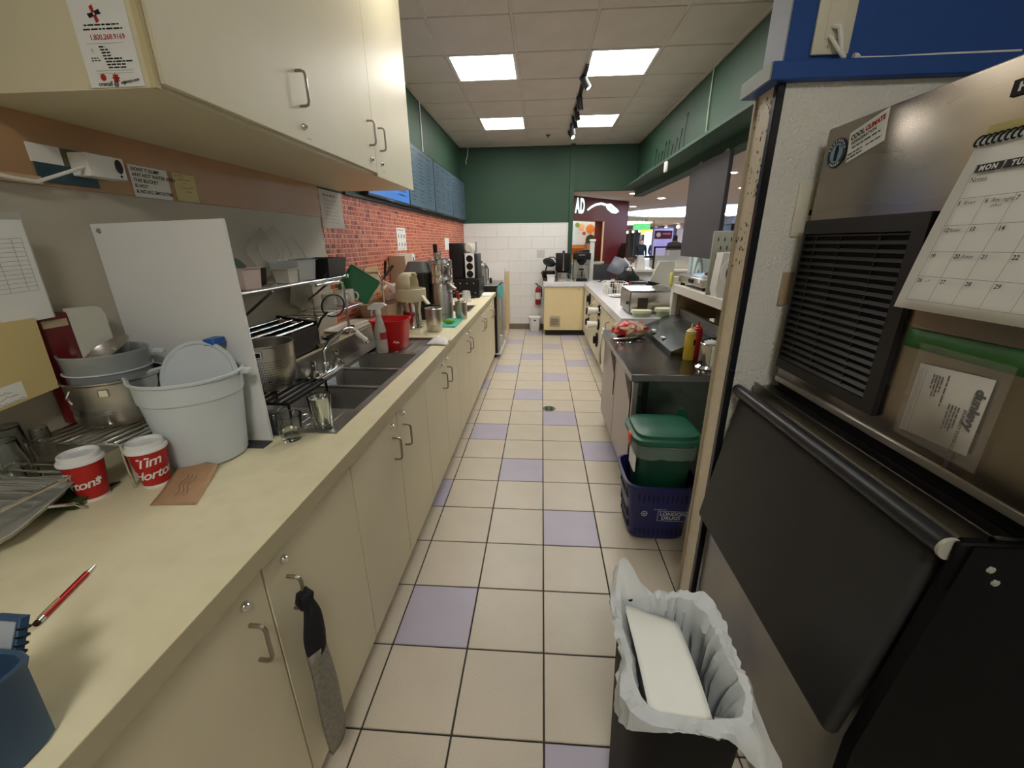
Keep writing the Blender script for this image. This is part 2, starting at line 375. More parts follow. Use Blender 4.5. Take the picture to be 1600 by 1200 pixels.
# ---- base cabinets
xf = -.648
CAB = [(-1.59, -.675, None), (-.675, .24, None), (.24, 1.152, .697), (1.152, 2.06, 1.607), (2.06, 2.95, 2.525), (2.95, 3.87, 3.43), (3.87, 4.80, 4.35), (4.80, 5.47, 5.13)]
CL = ['rearmost cream base cabinet behind the camera', 'cream base cabinet left of the camera position', 'nearest cream base cabinet, grey cleaning cloth hanging on its right handle', 'cream base cabinet under the near end of the sink, second double unit', 'cream base cabinet below the red bucket, third double unit', 'cream base cabinet below the steel juicer, fourth double unit', 'cream base cabinet below the black grinder, fifth double unit', 'narrow last cream base cabinet next to the black oven']
for (y0, y1, s_), lb in zip(CAB, CL):
    c = thing('base_cabinet', lb, 'cabinet', (-1.0, (y0+y1)/2, 0), 0, 'cream base cabinets under the long counter')
    shell(y0, y1, XL+.01, xf, .07, .863).build('body', cream(), c)
    if s_ is None: s_ = (y0+y1)/2
    B((xf-.02, y0+.017, .087), (xf-.012, y1-.017, .86)).build('gap_shade_sheet', mat('door_gap_shade', '3B352A', .8), c)  # dark sheet close behind the doors stands in for shade in the seams
    B((XL+.02, y0+.002, 0), (-.715, y1-.002, .07)).build('toe_kick', mat('dark_kick', '2E2A26', .7), c)
    if s_ is None: s_ = (y0+y1)/2
    for a, b_, hy in ((y0, s_, s_-.068), (s_, y1, s_+.072)):
        d = B((xf, a+.0025, .072), (xf+.02, b_-.0025, .852), .0015).build('door', cream(), c)
        pull(d, xf+.02, hy, .642, .746); lock(d, xf+.02, hy, .80)
# ---- countertop with two sink cut-outs
m = MB(); X0, X1 = XL+.008, -.604
sy0, sy1, sx0, sx1 = 1.245, 2.74, -1.125, -.712
py0, py1, px0, px1 = 3.90, 4.28, -1.05, -.692
for a, b_ in (((X0, -1.6), (X1, sy0)), ((sx1, sy0), (X1, sy1)), ((X0, sy0), (sx0, sy1)), ((X0, sy1), (X1, py0)), ((px1, py0), (X1, py1)), ((X0, py0), (px0, py1)), ((X0, py1), (X1, 5.5))):
    m.bx((a[0], a[1], .865), (b_[0], b_[1], ZT))
ct = tag(m.build('countertop', counter_m()), 'long cream laminate countertop with sink cut-outs on the left', 'countertop')
B((X1-.004, -1.6, .8635), (X1+.0012, 5.5, ZT-.001)).build('front_edge', mat('edge_shade_laminate', 'B4AB8C', .5, var=.03), ct)  # front edge coloured darker, standing in for its shade under overhead light
# ---- upper cabinets
zb = 1.871
for (y0, y1, doors, lb) in ((1.031, 2.327, [(1.045, 2.327, (1.64, 2.26))], 'near cream upper cabinet with a white notice on its side'), (2.327, 2.962, [(2.327, 2.96, (2.398,))], 'narrow far cream upper cabinet next to the menu screens')):
    c = thing('upper_cabinet', lb, 'cabinet', (-1.13, (y0+y1)/2, zb), 0, 'cream wall cabinets above the counter')
    B((XL+.002, y0, zb), (-.886, y1, ZC-.025)).build('body', cream(), c)
    for a, b_, hy in doors:
        d = B((-.885, a+.001, zb+(.012 if a < 2.3 else -.004)), (-.865, b_-.001, ZC-.03), .0012).build('door', cream(), c)
        for h_ in hy: pull(d, -.865, h_, 1.998, 2.104); lock(d, -.865, h_, 1.935)
    if y0 < 1.2: B((-.8855, y0-.001, zb), (-.872, y0+.0125, ZC-.03)).build('edge_strip', mat('edge_strip', 'CDBF95', .45), c)
    mk = MB(); fine(mk, (-.8645, doors[0][2][0]+.015, 1.90), (0, 1, 0), (0, 0, 1), 0, 0, .03, .006, 2); mk.build('stamp', mat('faded_stamp', 'B0A58A', .8, var=0), c)
# ---- notice on the side of the near upper cabinet (faces -y: right = +x)
def sheet(name, o, right, up, wd, ht, mt, label, cat='notice', th=.0008, group=None):
    o, right, up = Vector(o), Vector(right), Vector(up); n = right.cross(up).normalized()
    t = thing(name, label, cat, o, 0, group)
    MB().add([o+right*a*wd+up*b_*ht+n*c_*th for a in (0, 1) for b_ in (0, 1) for c_ in (0, 1)], [(0, 1, 3, 2), (4, 6, 7, 5), (0, 4, 5, 1), (2, 3, 7, 6), (0, 2, 6, 4), (1, 5, 7, 3)]).build('page', mt, t, smooth=False)
    return t, o+n*(th+.0005), right, up
t, o, r_, u_ = sheet('notice_sheet', (-1.027, 1.0295, 1.874), (1, 0, 0), (0, 0, 1), .13, .20, paper(), 'white notice with a red phone logo and phone number on the cabinet side')
k = MB(); rd = MB(); g = MB()
q_ = MB(); text(q_, '1.800.268.9169', o+r_*.03+u_*.088, r_, u_, .0135, bold=.0002); q_.build('phone_number', redink(), t, smooth=False)
for a in range(4):
    M_ = Matrix.Rotation(R(90*a+12), 2); pts = [M_ @ Vector(p) for p in ((-.004, .002), (-.005, .014), (.004, .016), (.003, .002))]
    (rd if a % 2 == 0 else k).add([o+r_*(.055+p.x)+u_*(.134+p.y) for p in pts], [(0, 1, 2, 3)])
fine(k, o, r_, u_, .024, .113, .082, .0046, 1); fine(k, o, r_, u_, .020, .1055, .092, .0048, 2)
strip(g, o, r_, u_, .018, .081, .105, .0815); strip(g, o, r_, u_, .024, .031, .112, .0316); strip(g, o, r_, u_, .024, .026, .112, .0265)
for i, l_ in enumerate((.014, .018, .02, .019, .042, .064, .044, .042)): fine(k, o, r_, u_, .045+.0015*i, .074-i*.0055, l_, .0044, 10+i)
text(k, '!', o+r_*.026+u_*.064, r_, u_, .012); fine(g, o, r_, u_, .02, .054, .017, .0036, 31); fine(g, o, r_, u_, .02, .0495, .021, .0036, 32)
rd.lathe([(0, 0), (.007, 0)], (0, 0, 0), 12, Matrix.Translation(o+r_*.036+u_*.019) @ Matrix.Rotation(R(90), 4, 'X'))
pts = [(.0105 if i % 2 == 0 else .006) for i in range(16)]
rd.add([o+r_*(.066+math.sin(i*math.pi/8)*pts[i])+u_*(.017+math.cos(i*math.pi/8)*pts[i]) for i in range(16)], [tuple(range(16))])
q_ = MB(); text(q_, 'onecall @', o+r_*.020+u_*.003, r_, u_, .0118, shear=.2, bold=.0003); text(q_, 'cdgcorp.com', o+r_*.074+u_*.005, (r_+u_*.12).normalized(), u_, .0088, shear=.25, bold=.0003); q_.build('handwriting', ink(), t, smooth=False)
for q, nm, mt in ((k, 'printing', ink()), (rd, 'red_logo', redink()), (g, 'fine_print', greyink())): q.build(nm, mt, t, smooth=False)
# ---- notes on the tan board
def note(y0, y1, z0, z1, mt, label, lines, size, tilt=0, shear=.15):
    r_ = Vector((0, math.cos(tilt), math.sin(tilt))); u_ = Vector((0, -math.sin(tilt), math.cos(tilt)))
    t, o, r_, u_ = sheet('paper_note', (XL+.0155, y0, z0), r_, u_, y1-y0, z1-z0, mt, label, 'note')
    k = MB()
    for i, s_ in enumerate(lines):
      if not isinstance(s_, str): scribble(k, o, r_, u_, .010+s_[0], (z1-z0)-size*1.1*(i+1)+.004, s_[1], size*.7, 90+i, .0011)
      else: text(k, s_, o+r_*.008+u_*((z1-z0)-size*1.1*(i+1)), r_, u_, size, bold=.0004, shear=shear)
    k.build('handwriting', ink(), t, smooth=False); return t
note(1.415, 1.565, 1.692, 1.79, paper(), 'white handwritten note taped to the tan board', ['DONT T DUMP', 'ANY HOT WATER INTO', 'THIS BUCKET', 'IS HOT', '& NO KG SMOOTHIE'], .0155)
note(1.585, 1.69, 1.693, 1.79, mat('yellow_note', 'CFC08D', .8, var=.03), 'yellowed handwritten sticky note beside the white note', [(0, .04), (.012, .06), (.03, .02), (.02, .06), (.045, .02)], .0115)
# ---- charger box, card and cable under the upper cabinet
t = thing('charger_box', 'white cardboard charger box with a dark round opening on the tan board', 'box', (XL+.05, 1.27, 1.71))
B((XL+.016, 1.232, 1.728), (XL+.075, 1.345, 1.79), .002).build('body', white_p(), t)
MB().lathe([(0, 0), (.018, 0)], (0, 0, 0), 24, Matrix.Translation((XL+.0756, 1.325, 1.765)) @ Matrix.Rotation(R(90), 4, 'Y') @ Matrix.Diagonal((1.1, .7, 1, 1))).build('round_opening', mat('brown_black', '2E1A14', .6), t)
MB().lathe([(0, 0), (.004, 0)], (0, 0, 0), 10, Matrix.Translation((XL+.0756, 1.325, 1.738)) @ Matrix.Rotation(R(90), 4, 'Y')).build('logo_dot', ink(), t)
t = thing('wall_card', 'white and dark blue card behind the charger box', 'card', (XL+.02, 1.16, 1.70))
B((XL+.0155, 1.135, 1.752), (XL+.019, 1.215, 1.798)).build('white_half', paper(), t); B((XL+.0155, 1.14, 1.702), (XL+.019, 1.30, 1.752)).build('blue_half', mat('dark_teal_card', '2A4551', .5), t); B((XL+.0155, 1.215, 1.752), (XL+.019, 1.30, 1.798)).build('olive_half', mat('olive_card', '5F5A3C', .6), t)
tag(MB().tube([(XL+.06, 1.232, 1.752), (XL+.06, 1.20, 1.738), (XL+.05, 1.15, 1.715), (XL+.045, 1.11, 1.698), (XL+.045, 1.06, 1.70), (XL+.04, .98, 1.71), (XL+.03, .85, 1.72)], .0045, 8).build('white_cable', white_p()), 'white cable hanging from the charger box along the wall', 'cable')
tag(B((XL+.015, .75, 1.694), (XL+.03, 1.135, 1.714)).build('label_strip', mat('label_strip_tan', 'C9B189', .5)), 'pale label strip along the bottom of the tan board', 'strip')
# ---- clipboard and folder on the wall at left
t = thing('clipboard', 'clipboard with a printed table sheet hanging on the wall', 'clipboard', (-1.31, .9, 1.35))
tl = R(4); r_ = Vector((0, math.cos(tl), math.sin(tl)*.6)); u_ = Vector((.06, -.02, 1)).normalized(); o = Vector((-1.315, .80, 1.345))
MB().add([o+r_*a+u_*b_+Vector((c_, 0, 0)) for a in (0, .218) for b_ in (0, .262) for c_ in (-.004, 0)], [(0, 1, 3, 2), (4, 6, 7, 5), (0, 4, 5, 1), (2, 3, 7, 6), (0, 2, 6, 4), (1, 5, 7, 3)]).build('board', mat('clear_board', 'B8B8B0', .3), t)
MB().add([o+Vector((.001, 0, 0))+r_*a+u_*b_ for a, b_ in ((0, 0), (.214, 0), (.214, .245), (0, .245))], [(0, 1, 2, 3)]).build('sheet', paper(), t)
g = MB(); o2 = o+Vector((.0018, 0, 0))
for i in range(13): strip(g, o2, r_, u_, 0, .075+i*.0105, .2, .0756+i*.0105)
for a in (.02, .06, .10, .14, .178, .2): strip(g, o2, r_, u_, a, .075, a+.0007, .2016)
strip(g, o2, r_, u_, 0, .2010, .2, .2016); scribble(g, o2, r_, u_, .03, .175, .07, .012, 4); scribble(g, o2, r_, u_, .11, .14, .03, .006, 5)
g.build('table_lines', greyink(), t, smooth=False)
MB().bx((-1.312, .86, 1.60), (-1.296, .95, 1.622), .003).build('clip', chrome(), t)
t = thing('manila_folder', 'manila folder with a white label in a wall pocket', 'folder', (-1.3, .88, 1.16))
MB().prism([(.70, 1.145), (.958, 1.172), (.965, 1.36), (.70, 1.36)], (-1.318, 0, 0), (0, 1, 0), (0, 0, 1), (.012, 0, 0)).build('folder', mat('manila', 'CDBB84', .7, var=.04), t)
MB().prism([(.72, 1.155), (.885, 1.172), (.885, 1.215), (.72, 1.20)], (-1.3055, 0, 0), (0, 1, 0), (0, 0, 1), (.0008, 0, 0)).build('label', paper(), t)
k = MB(); o = Vector((-1.3043, .845, 1.165)); r_ = Vector((0, 1, .1)).normalized(); u_ = Vector((0, 0, 1))
for i in range(3): scribble(k, o, r_, u_, -.06+.01*i, .030-i*.012, .075, .006, 80+i, .001)
k.build('handwriting', greyink(), t, smooth=False)
# ---- pen holder with notebook and ruler, red pen
t = thing('pen_holder', 'blue square pen holder at the near corner of the counter', 'pen holder', (-.70, .27, ZT))
m = MB(); prof = [(.0, .002), (.052, .002), (.058, .006), (.062, .12), (.066, .134), (.064, .138), (.060, .134), (.055, .012), (0, .012)]
m.lathe(prof, (-.703, .273, ZT-.002), 32, sq=7); m.build('cup', mat('slate_blue_plastic', '35506B', .45, var=.05), t)
LN = Matrix.Translation((0, .285, .925)) @ Matrix.Rotation(R(-27), 4, 'X')
tag(MB().bx((-.762, .004, .0), (-.742, .008, .235), .001, LN).build('ruler', mat('clear_ruler', 'B9BDB8', .25, var=.02, alpha=.6)), 'translucent ruler leaning in the blue pen holder', 'ruler')
t = thing('spiral_notebook', 'small blue spiral notebook leaning in the pen holder', 'notebook', (-.69, .29, .925))
MB().bx((-.738, .012, 0), (-.694, .024, .160), .001, LN).build('cover', mat('notebook_blue', '2E4E6E', .5), t); MB().bx((-.736, .0105, .002), (-.698, .0118, .155), 0, LN).build('pages', mat('grey_pages', 'A7AEB5', .8), t)
for i in range(12):
    MB().tube([LN @ Vector((-.694+.006*math.cos(a), .018+.007*math.sin(a), .03+i*.0105)) for a in [j*math.pi/5 for j in range(10)]], .0013, 5, closed=True).build('coil', mat('dark_wire', '3A3F45', .3, .9), t)
a, b_ = Vector((-.866, .472, ZT+.006)), Vector((-.906, .607, ZT+.006)); d = (b_-a)
t = thing('red_pen', 'red metal ballpoint pen lying on the counter', 'pen', tuple((a+b_)/2-Vector((0, 0, .006))))
MB().cyl(a+d*.10, a+d*.84, .0052, .0052, 14).build('barrel', mat('red_metal', '9C1F1B', .22, .55), t)
MB().cyl(a+d*.84, b_, .0052, .0012, 14).build('tip', chrome(), t); MB().cyl(a, a+d*.03, .0052, .0055, 14).build('end_cap', mat('dark_chrome', '3A2E2C', .2, 1), t); MB().cyl(a+d*.03, a+d*.10, .0056, .0056, 14).build('collar', chrome(), t)
MB().bx((-.002, 0, .004), (.002, .045, .007), 0, Matrix.Translation(a+d*.05) @ Matrix.Rotation(math.atan2(-d.x, d.y), 4, 'Z')).build('clip', chrome(), t)
# ---- takeaway cups
redcup = mat('red_cup_paper', 'B3211F', .5, var=.03); lidm = mat('white_lid', 'DDDFDF', .35, var=.01)
def cup(cx, cy, rot, label, words, half):
    t = thing('coffee_cup', label, 'cup', (cx, cy, ZT), 0, 'red takeaway coffee cups')
    MB().lathe([(0, .004), (.0285, .004), (.0285, 0), (.030, 0), (.0303, .008)], (cx, cy, ZT), 36).build('base_rim', paper(), t)
    MB().lathe([(.0303, .008), (.0425, .113), (.0415, .113), (.0293, .006)], (cx, cy, ZT), 36).build('sleeve', redcup, t)
    MB().lathe([(.0422, .107), (.0460, .1075), (.0463, .113), (.0445, .116), (.0415, .118), (.0405, .129), (.0385, .131), (.0355, .128), (.034, .1225), (0, .1225)], (cx, cy, ZT), 40).build('lid', lidm, t)
    MB().box((cx+math.cos(rot)*.022, cy+math.sin(rot)*.022, ZT+.1232), (.012, .006, .001)).build('sip_hole', mat('lid_shadow', '8A8A88', .5), t)
    for a in (1.2, 3.4): MB().lathe([(0, 0), (.003, .001), (.003, 0)], (cx+math.cos(rot+a)*.02, cy+math.sin(rot+a)*.02, ZT+.1225), 8).build('dimple', lidm, t)
    k = MB()
    for s_, z0, off, size in words:
        vs, fs = text_mesh(s_, size, .0006, .3, .92, 'CENTER', 4)
        def fn(x, y):
            z = z0+y+x*.10; rr = .0303+(z-.008)/.105*.0122+.0013; a = rot+off+x/rr
            return Vector((cx+rr*math.cos(a), cy+rr*math.sin(a), ZT+z))
        text(k, s_, (0, 0, 0), (1, 0, 0), (0, 1, 0), size, .0006, .3, .92, 'CENTER', fn)
    if half:   # small maple leaf on the far side
        for p in range(1):
            a0 = rot+half
            fn2 = lambda x, y: Vector((cx+(.0385)*math.cos(a0+x/.037), cy+.0385*math.sin(a0+x/.037), ZT+.06+y))
            k.add([fn2(math.sin(i*math.pi/6)*(.008 if i % 2 == 0 else .0045), math.cos(i*math.pi/6)*(.008 if i % 2 == 0 else .0045)) for i in range(12)], [tuple(range(12))])
    k.build('lettering', paper(), t, smooth=False); return t
cup(-1.168, .842, R(-52), 'red takeaway cup with white lid, left of the two', [('Tim', .070, -1.2, .036), ('Hortons', .040, -.66, .034)], .75)
cup(-1.058, .912, R(-45), 'red takeaway cup with white lid, right of the two beside the bucket', [('Tim', .069, -.12, .040), ('Hortons', .032, .20, .036)], 1.6)
# ---- kraft paper
t = thing('kraft_paper', 'brown kraft paper slip lying folded by the bucket', 'paper', (-.97, .9, ZT))
c4 = [Vector(p) for p in ((-.985, .812), (-.868, .822), (-.935, .985), (-1.06, 1.0))]
def kf(u, v):
    p = c4[0].lerp(c4[1], u).lerp(c4[3].lerp(c4[2], u), v); return (p.x, p.y, ZT+.0015+.026*max(0, v-.25)**1.3*(1.0)+.004*math.sin(u*3)*v)
MB().grid(kf, 10, 12).build('slip', mat('kraft', 'B08C6B', .85, var=.08, scale=30), t, solid=.0008)
k = MB()
for i in range(3):
    P = [Vector(kf(.38+.10*i+.05*math.sin(j*1.1), .2+.06*j))+Vector((0, 0, .0012)) for j in range(9)]
    for a, b_ in zip(P, P[1:]): k.add([a, b_, b_+Vector((.0014, 0, 0)), a+Vector((.0014, 0, 0))], [(0, 1, 2, 3)])
k.build('printed_lines', mat('brown_ink', '5C3E2B', .8, var=0), t, smooth=False)
# ---- translucent bucket with lid inside
t = thing('plastic_bucket', 'large translucent white plastic bucket with pour lip', 'bucket', (-1.035, 1.075, ZT))
bc = (-1.035, 1.075, ZT)
m = MB().lathe([(0, .003), (.098, .003), (.104, .008), (.126, .205), (.131, .21), (.133, .262), (.140, .266), (.141, .272), (.136, .274), (.130, .270), (.127, .215), (.121, .205), (.100, .014), (0, .010)], bc, 48)
for v in m.v:   # pour lip towards -x
    dx, dy = v.x-bc[0], v.y-bc[1]; r0 = math.hypot(dx, dy); ang = math.atan2(dy, dx); h = (v.z-ZT-.17)/.1
    da = abs((ang-R(200)+math.pi) % (2*math.pi)-math.pi)
    if h > 0 and da < .42 and r0 > .1: e = (1-da/.42)**2*.024*min(1, h); v.x += dx/r0*e; v.y += dy/r0*e
m.build('pail', frost(), t)
MB().bx((-.916, 1.115, ZT+.255), (-.880, 1.14, ZT+.272), .003, Matrix.Translation((0, 0, 0))).build('tab_handle', frost(), t)
t = thing('bucket_lid', 'round translucent lid standing inside the bucket', 'lid', (-1.02, 1.10, ZT+.1))
MB().lathe([(0, 0), (.100, 0), (.104, .004), (.112, .004), (.114, -.004), (.110, -.006), (.104, -.003), (0, -.004)], (0, 0, 0), 40, Matrix.Translation((-1.028, 1.103, ZT+.245)) @ Matrix.Rotation(R(8), 4, 'Z') @ Matrix.Rotation(R(72), 4, 'X')).build('disc', frost(), t)
tag(MB().box((-1.0, 1.160, 1.255), (.036, .05, .022), .003).build('blue_clip', mat('blue_clip', '1D5FB0', .4)), 'small blue clip showing above the bucket lid', 'clip')
# ---- white splash board
t = thing('splash_board', 'white plastic splash board standing upright on the counter', 'panel', (-1.14, 1.21, ZT))
P = Vector((XL+.007, 1.243, 0)); Q = Vector((-.903, 1.181, 0)); d = (Q-P).normalized(); nn = Vector((-d.y, d.x, 0))*.01
MB().add([P+Vector((0, 0, ZT)), Q+Vector((0, 0, ZT)), Q+Vector((-.0, 0, 1.605)), P+Vector((0, 0, 1.598)), P+nn+Vector((0, 0, ZT)), Q+nn+Vector((0, 0, ZT)), Q+nn+Vector((0, 0, 1.605)), P+nn+Vector((0, 0, 1.598))], [(0, 1, 2, 3), (4, 7, 6, 5), (0, 4, 5, 1), (1, 5, 6, 2), (2, 6, 7, 3), (3, 7, 4, 0)]).build('board', mat('white_board', 'E4E6E6', .35, var=.03, scale=2), t)
MB().lathe([(0, .004), (.006, .003), (.008, 0)], (0, 0, 0), 14, Matrix.Translation((XL+.035, 1.2385, 1.578)) @ Matrix.Rotation(R(90), 4, 'X')).build('screw', chrome(), t)
tag(B((-.93, 1.21, ZT), (-.885, 1.23, 1.0), .004).build('dark_block', mat('dark_slate', '33363A', .6)), 'dark block behind the foot of the splash board', 'block')
tag(MB().bx((-1.0, 1.10, ZT), (-.91, 1.15, ZT+.004), .001, Matrix.Translation((.02, .02, 0))).build('dark_mat', mat('dark_slate', '33363A', .6)), 'dark slate mat under the splash board', 'mat')
# ---- wire dish rack by the clipboard with its load
def wire_rack(name, label, x0, x1, y0, y1, z, n, mt, zf=ZT, r=.0035, along='y', legs=True, lr=.004):
    t = thing(name, label, 'rack', ((x0+x1)/2, (y0+y1)/2, zf))
    MB().tube([(x0, y0, z), (x1, y0, z), (x1, y1, z), (x0, y1, z)], r*1.2, 8, closed=True).build('frame', mt, t)
    for i in range(n):
        f = (i+.5)/n
        a, b_ = ((x0+(x1-x0)*f, y0, z+r), (x0+(x1-x0)*f, y1, z+r)) if along == 'y' else ((x0, y0+(y1-y0)*f, z+r), (x1, y0+(y1-y0)*f, z+r))
        MB().cyl(a, b_, r, n=6).build('wire', mt, t)
    if legs:
        for x in (x0, x1):
            for y in (y0, y1): MB().tube([(x, y, z), (x, y, (z+zf)/2), (x, y, zf)], lr, 8).build('leg', mt, t)
    return t
wire_rack('dish_rack', 'chrome wire rack carrying the large steel pot', -1.365, -1.098, .885, 1.195, 1.04, 9, chrome(), along='y')
RZ = 1.048
t = thing('stock_pot', 'wide stainless steel pot on the chrome wire rack', 'pot', (-1.25, 1.06, RZ))
MB().lathe([(0, .002), (.098, .002), (.106, .008), (.110, .02), (.112, .125), (.118, .13), (.118, .134), (.110, .133), (.108, .02), (.098, .012), (0, .010)], (-1.25, 1.06, RZ), 44).build('body', steel(), t)
MB().bx((-.008, -.012, -.012), (.006, .012, .012), .003, Matrix.Translation((-1.192, .967, RZ+.105)) @ Matrix.Rotation(R(-58), 4, 'Z')).build('rivet_plate', chrome(), t)
MB().tube([(-1.27, .949, RZ+.115), (-1.272, .938, RZ+.10), (-1.27, .945, RZ+.08)], .003, 6).build('hook', chrome(), t)
t = thing('food_container', 'round clear plastic tub standing in the steel pot', 'container', (-1.255, 1.065, RZ+.02))
MB().lathe([(0, 0), (.084, 0), (.088, .004), (.098, .175), (.100, .178), (.100, .184), (.096, .184), (.093, .175), (.085, .008), (0, .004)], (-1.258, 1.06, RZ+.02), 40).build('tub', mat('hazy_plastic', 'A9AFB2', .2, var=0, alpha=.55), t)
MB().lathe([(.0965, .128), (.1005, .13), (.1005, .133), (.0965, .133)], (-1.258, 1.06, RZ+.02), 40).build('rim_band', frost(), t)
MB().bx((-1.175, 1.12, RZ+.178), (-1.145, 1.14, RZ+.192), .003).build('tab', frost(), t)
t = thing('steel_bowl', 'small stainless bowl tipped inside the clear tub', 'bowl', (-1.255, 1.065, RZ+.12))
MB().lathe([(0, -.045), (.03, -.042), (.055, -.025), (.070, 0), (.074, .001), (.070, .003), (.054, -.022), (.03, -.039), (0, -.042)], (0, 0, 0), 36, Matrix.Translation((-1.262, 1.06, RZ+.198)) @ Matrix.Rotation(R(26), 4, 'X') @ Matrix.Rotation(R(-14), 4, 'Y')).build('bowl', steel(), t)
t = thing('red_caddy', 'translucent red plastic box behind the clear tub', 'box', (-1.34, 1.0, 1.2))
B((-1.372, .985, 1.05), (-1.328, 1.06, 1.362), .006, 2).build('body', mat('red_translucent', '7A1418', .3, trans=.3), t); B((-1.3275, .988, 1.325), (-1.326, 1.05, 1.345)).build('label_band', mat('tan_label', 'BBA98B', .6), t)
t = thing('cutting_board', 'small white rounded cutting board leaning on the wall', 'cutting board', (-1.34, 1.10, 1.2))
poly = [(1.058, 1.20), (1.158, 1.20), (1.158, 1.34), (1.15, 1.358), (1.135, 1.366), (1.058, 1.37)]
MB().prism(poly, (-1.338, 0, 0), (0, 1, 0), (0, 0, 1), (.010, 0, 0)).build('board', mat('ivory_board', 'D5D6C8', .5), t)
for i, (x, y, r0, h) in enumerate(((-1.345, .905, .022, .075), (-1.352, .845, .034, .105), (-1.30, .80, .03, .09))):
    lb = ['small upturned glass on the left wire rack', 'tall clear glass at the wall behind the cups', 'clear glass tumbler at the left edge of the rack'][i]
    tag(MB().lathe([(r0*.8, h), (r0*.75, h-.004), (r0-.002, 0), (r0, 0), (r0*.82, h+.001), (0, h+.001), (0, h-.004), (r0*.75, h-.004)], (x, y, 1.0), 24).build('drinking_glass', glass_m()), lb, 'glass', 'glasses on the left rack')
t = wire_rack('draining_rack', 'low chrome draining rack at the left picture edge', -1.37, -1.16, .62, .86, .995, 8, chrome(), along='x')
t = thing('steel_tray', 'shallow steel tray propped at the left edge of the counter', 'tray', (-1.27, .72, ZT))
M_ = Matrix.Translation((-1.255, .70, .955)) @ Matrix.Rotation(R(12), 4, 'Z') @ Matrix.Rotation(R(8), 4, 'X')
MB().lathe([(0, -.008), (.095, -.008), (.11, .012), (.118, .012), (.118, .009), (.112, .009), (.098, -.012), (0, -.012)], (0, 0, 0), 40, M_, sq=6).build('pan', mat('pale_tray_steel', 'C6C9C6', .35, .7, var=.05), t)
MB().tube([(-1.165, .74, .95), (-1.14, .775, .935), (-1.135, .79, ZT+.003)], .004, 8).build('wire_foot', chrome(), t)
tag(MB().grid(lambda u, v: (-1.35+.20*u, .77+.12*v+.01*math.sin(u*7), ZT+.008+.012*math.sin(u*6+v*2)**2+.01*math.sin(v*5)), 14, 6).build('green_cloth', mat('green_cloth', '2F4A1D', .9, var=.25, scale=30), None, solid=.003), 'dark green cloth crumpled behind the left cup', 'cloth')
# ---- sink
SS = mat('sink_steel', '97948E', .36, .9, var=.12, scale=6); SD = mat('sink_steel_bowl', '8E8B86', .5, .55, var=.12, scale=7)
t = thing('triple_sink', 'three bowl stainless steel sink with two drainboards set in the counter', 'sink', (-.9, 2.0, .7))
m = MB(); bxs = [(1.48, 1.728), (1.75, 2.01), (2.03, 2.34)]; xi0, xi1 = -1.045, -.735; zr = ZT+.003
m.bx((xi1, sy0-.006, ZT-.004), (sx1+.008, sy1+.006, zr)); m.bx((-1.122, sy0-.006, ZT-.004), (xi0, sy1+.006, zr)); m.bx((xi0, sy0-.006, ZT-.004), (xi1, sy0+.02, zr)); m.bx((xi0, sy1-.02, ZT-.004), (xi1, sy1+.006, zr))
for a, b_ in ((1.728, 1.75), (2.01, 2.03)): m.bx((xi0, a, ZT-.012), (xi1, b_, zr-.004), .003)
m.build('rim', SS, t)
for a, b_ in ((sy0+.02, 1.48), (2.34, sy1-.02)):
    dm = MB(); dm.bx((xi0, a, ZT-.012), (xi1, b_, ZT-.008))
    for i in range(5): dm.bx((xi0+.04+i*.055, a+.03, ZT-.008), (xi0+.05+i*.055, b_-.03, ZT-.0055), .001)
    dm.build('drainboard', SS, t)
for a, b_ in bxs:
    q = MB(); w_ = .003; zb_ = .70
    q.bx((xi0-w_, a-w_, zb_), (xi1+w_, b_+w_, zb_+w_)); q.bx((xi0-w_, a-w_, zb_), (xi0, b_+w_, ZT-.004)); q.bx((xi1, a-w_, zb_), (xi1+w_, b_+w_, ZT-.004)); q.bx((xi0, a-w_, zb_), (xi1, a, ZT-.012)); q.bx((xi0, b_, zb_), (xi1, b_+w_, ZT-.012))
    bo = q.build('bowl', SD, t, smooth=False)
    MB().lathe([(0, .001), (.03, .001), (.04, .004), (.043, .001)], ((xi0+xi1)/2, (a+b_)/2, zb_+w_), 20).build('drain', chrome(), bo)
    if a > 1.5:
        st = MB().bx((xi0+.0002, a+.06, .822), (xi0+.0012, a+.165, .895)).build('label', mat('white_blue_label', 'CFD6DE', .6), bo)
        k = MB()
        for i in range(5): scribble(k, (xi0+.0016, a+.068, .83), (0, 1, 0), (0, 0, 1), 0, .008+i*.011, .085, .006, 30+i, .002)
        k.build('label_print', mat('blue_ink', '4E7DA8', .7, var=0), bo, smooth=False)
bs = B((-1.129, sy0, ZT+.001), (-1.122, sy1, 1.02)).build('backsplash', SS, t)
# raised ledge behind the sink
tag(B((XL+.0115, 1.262, ZT+.001), (-1.130, 2.90, 1.0195), .003).build('raised_ledge', mat('ledge_cream', 'BDB295', .5, var=.05)), 'raised cream ledge along the wall behind the sink', 'ledge')
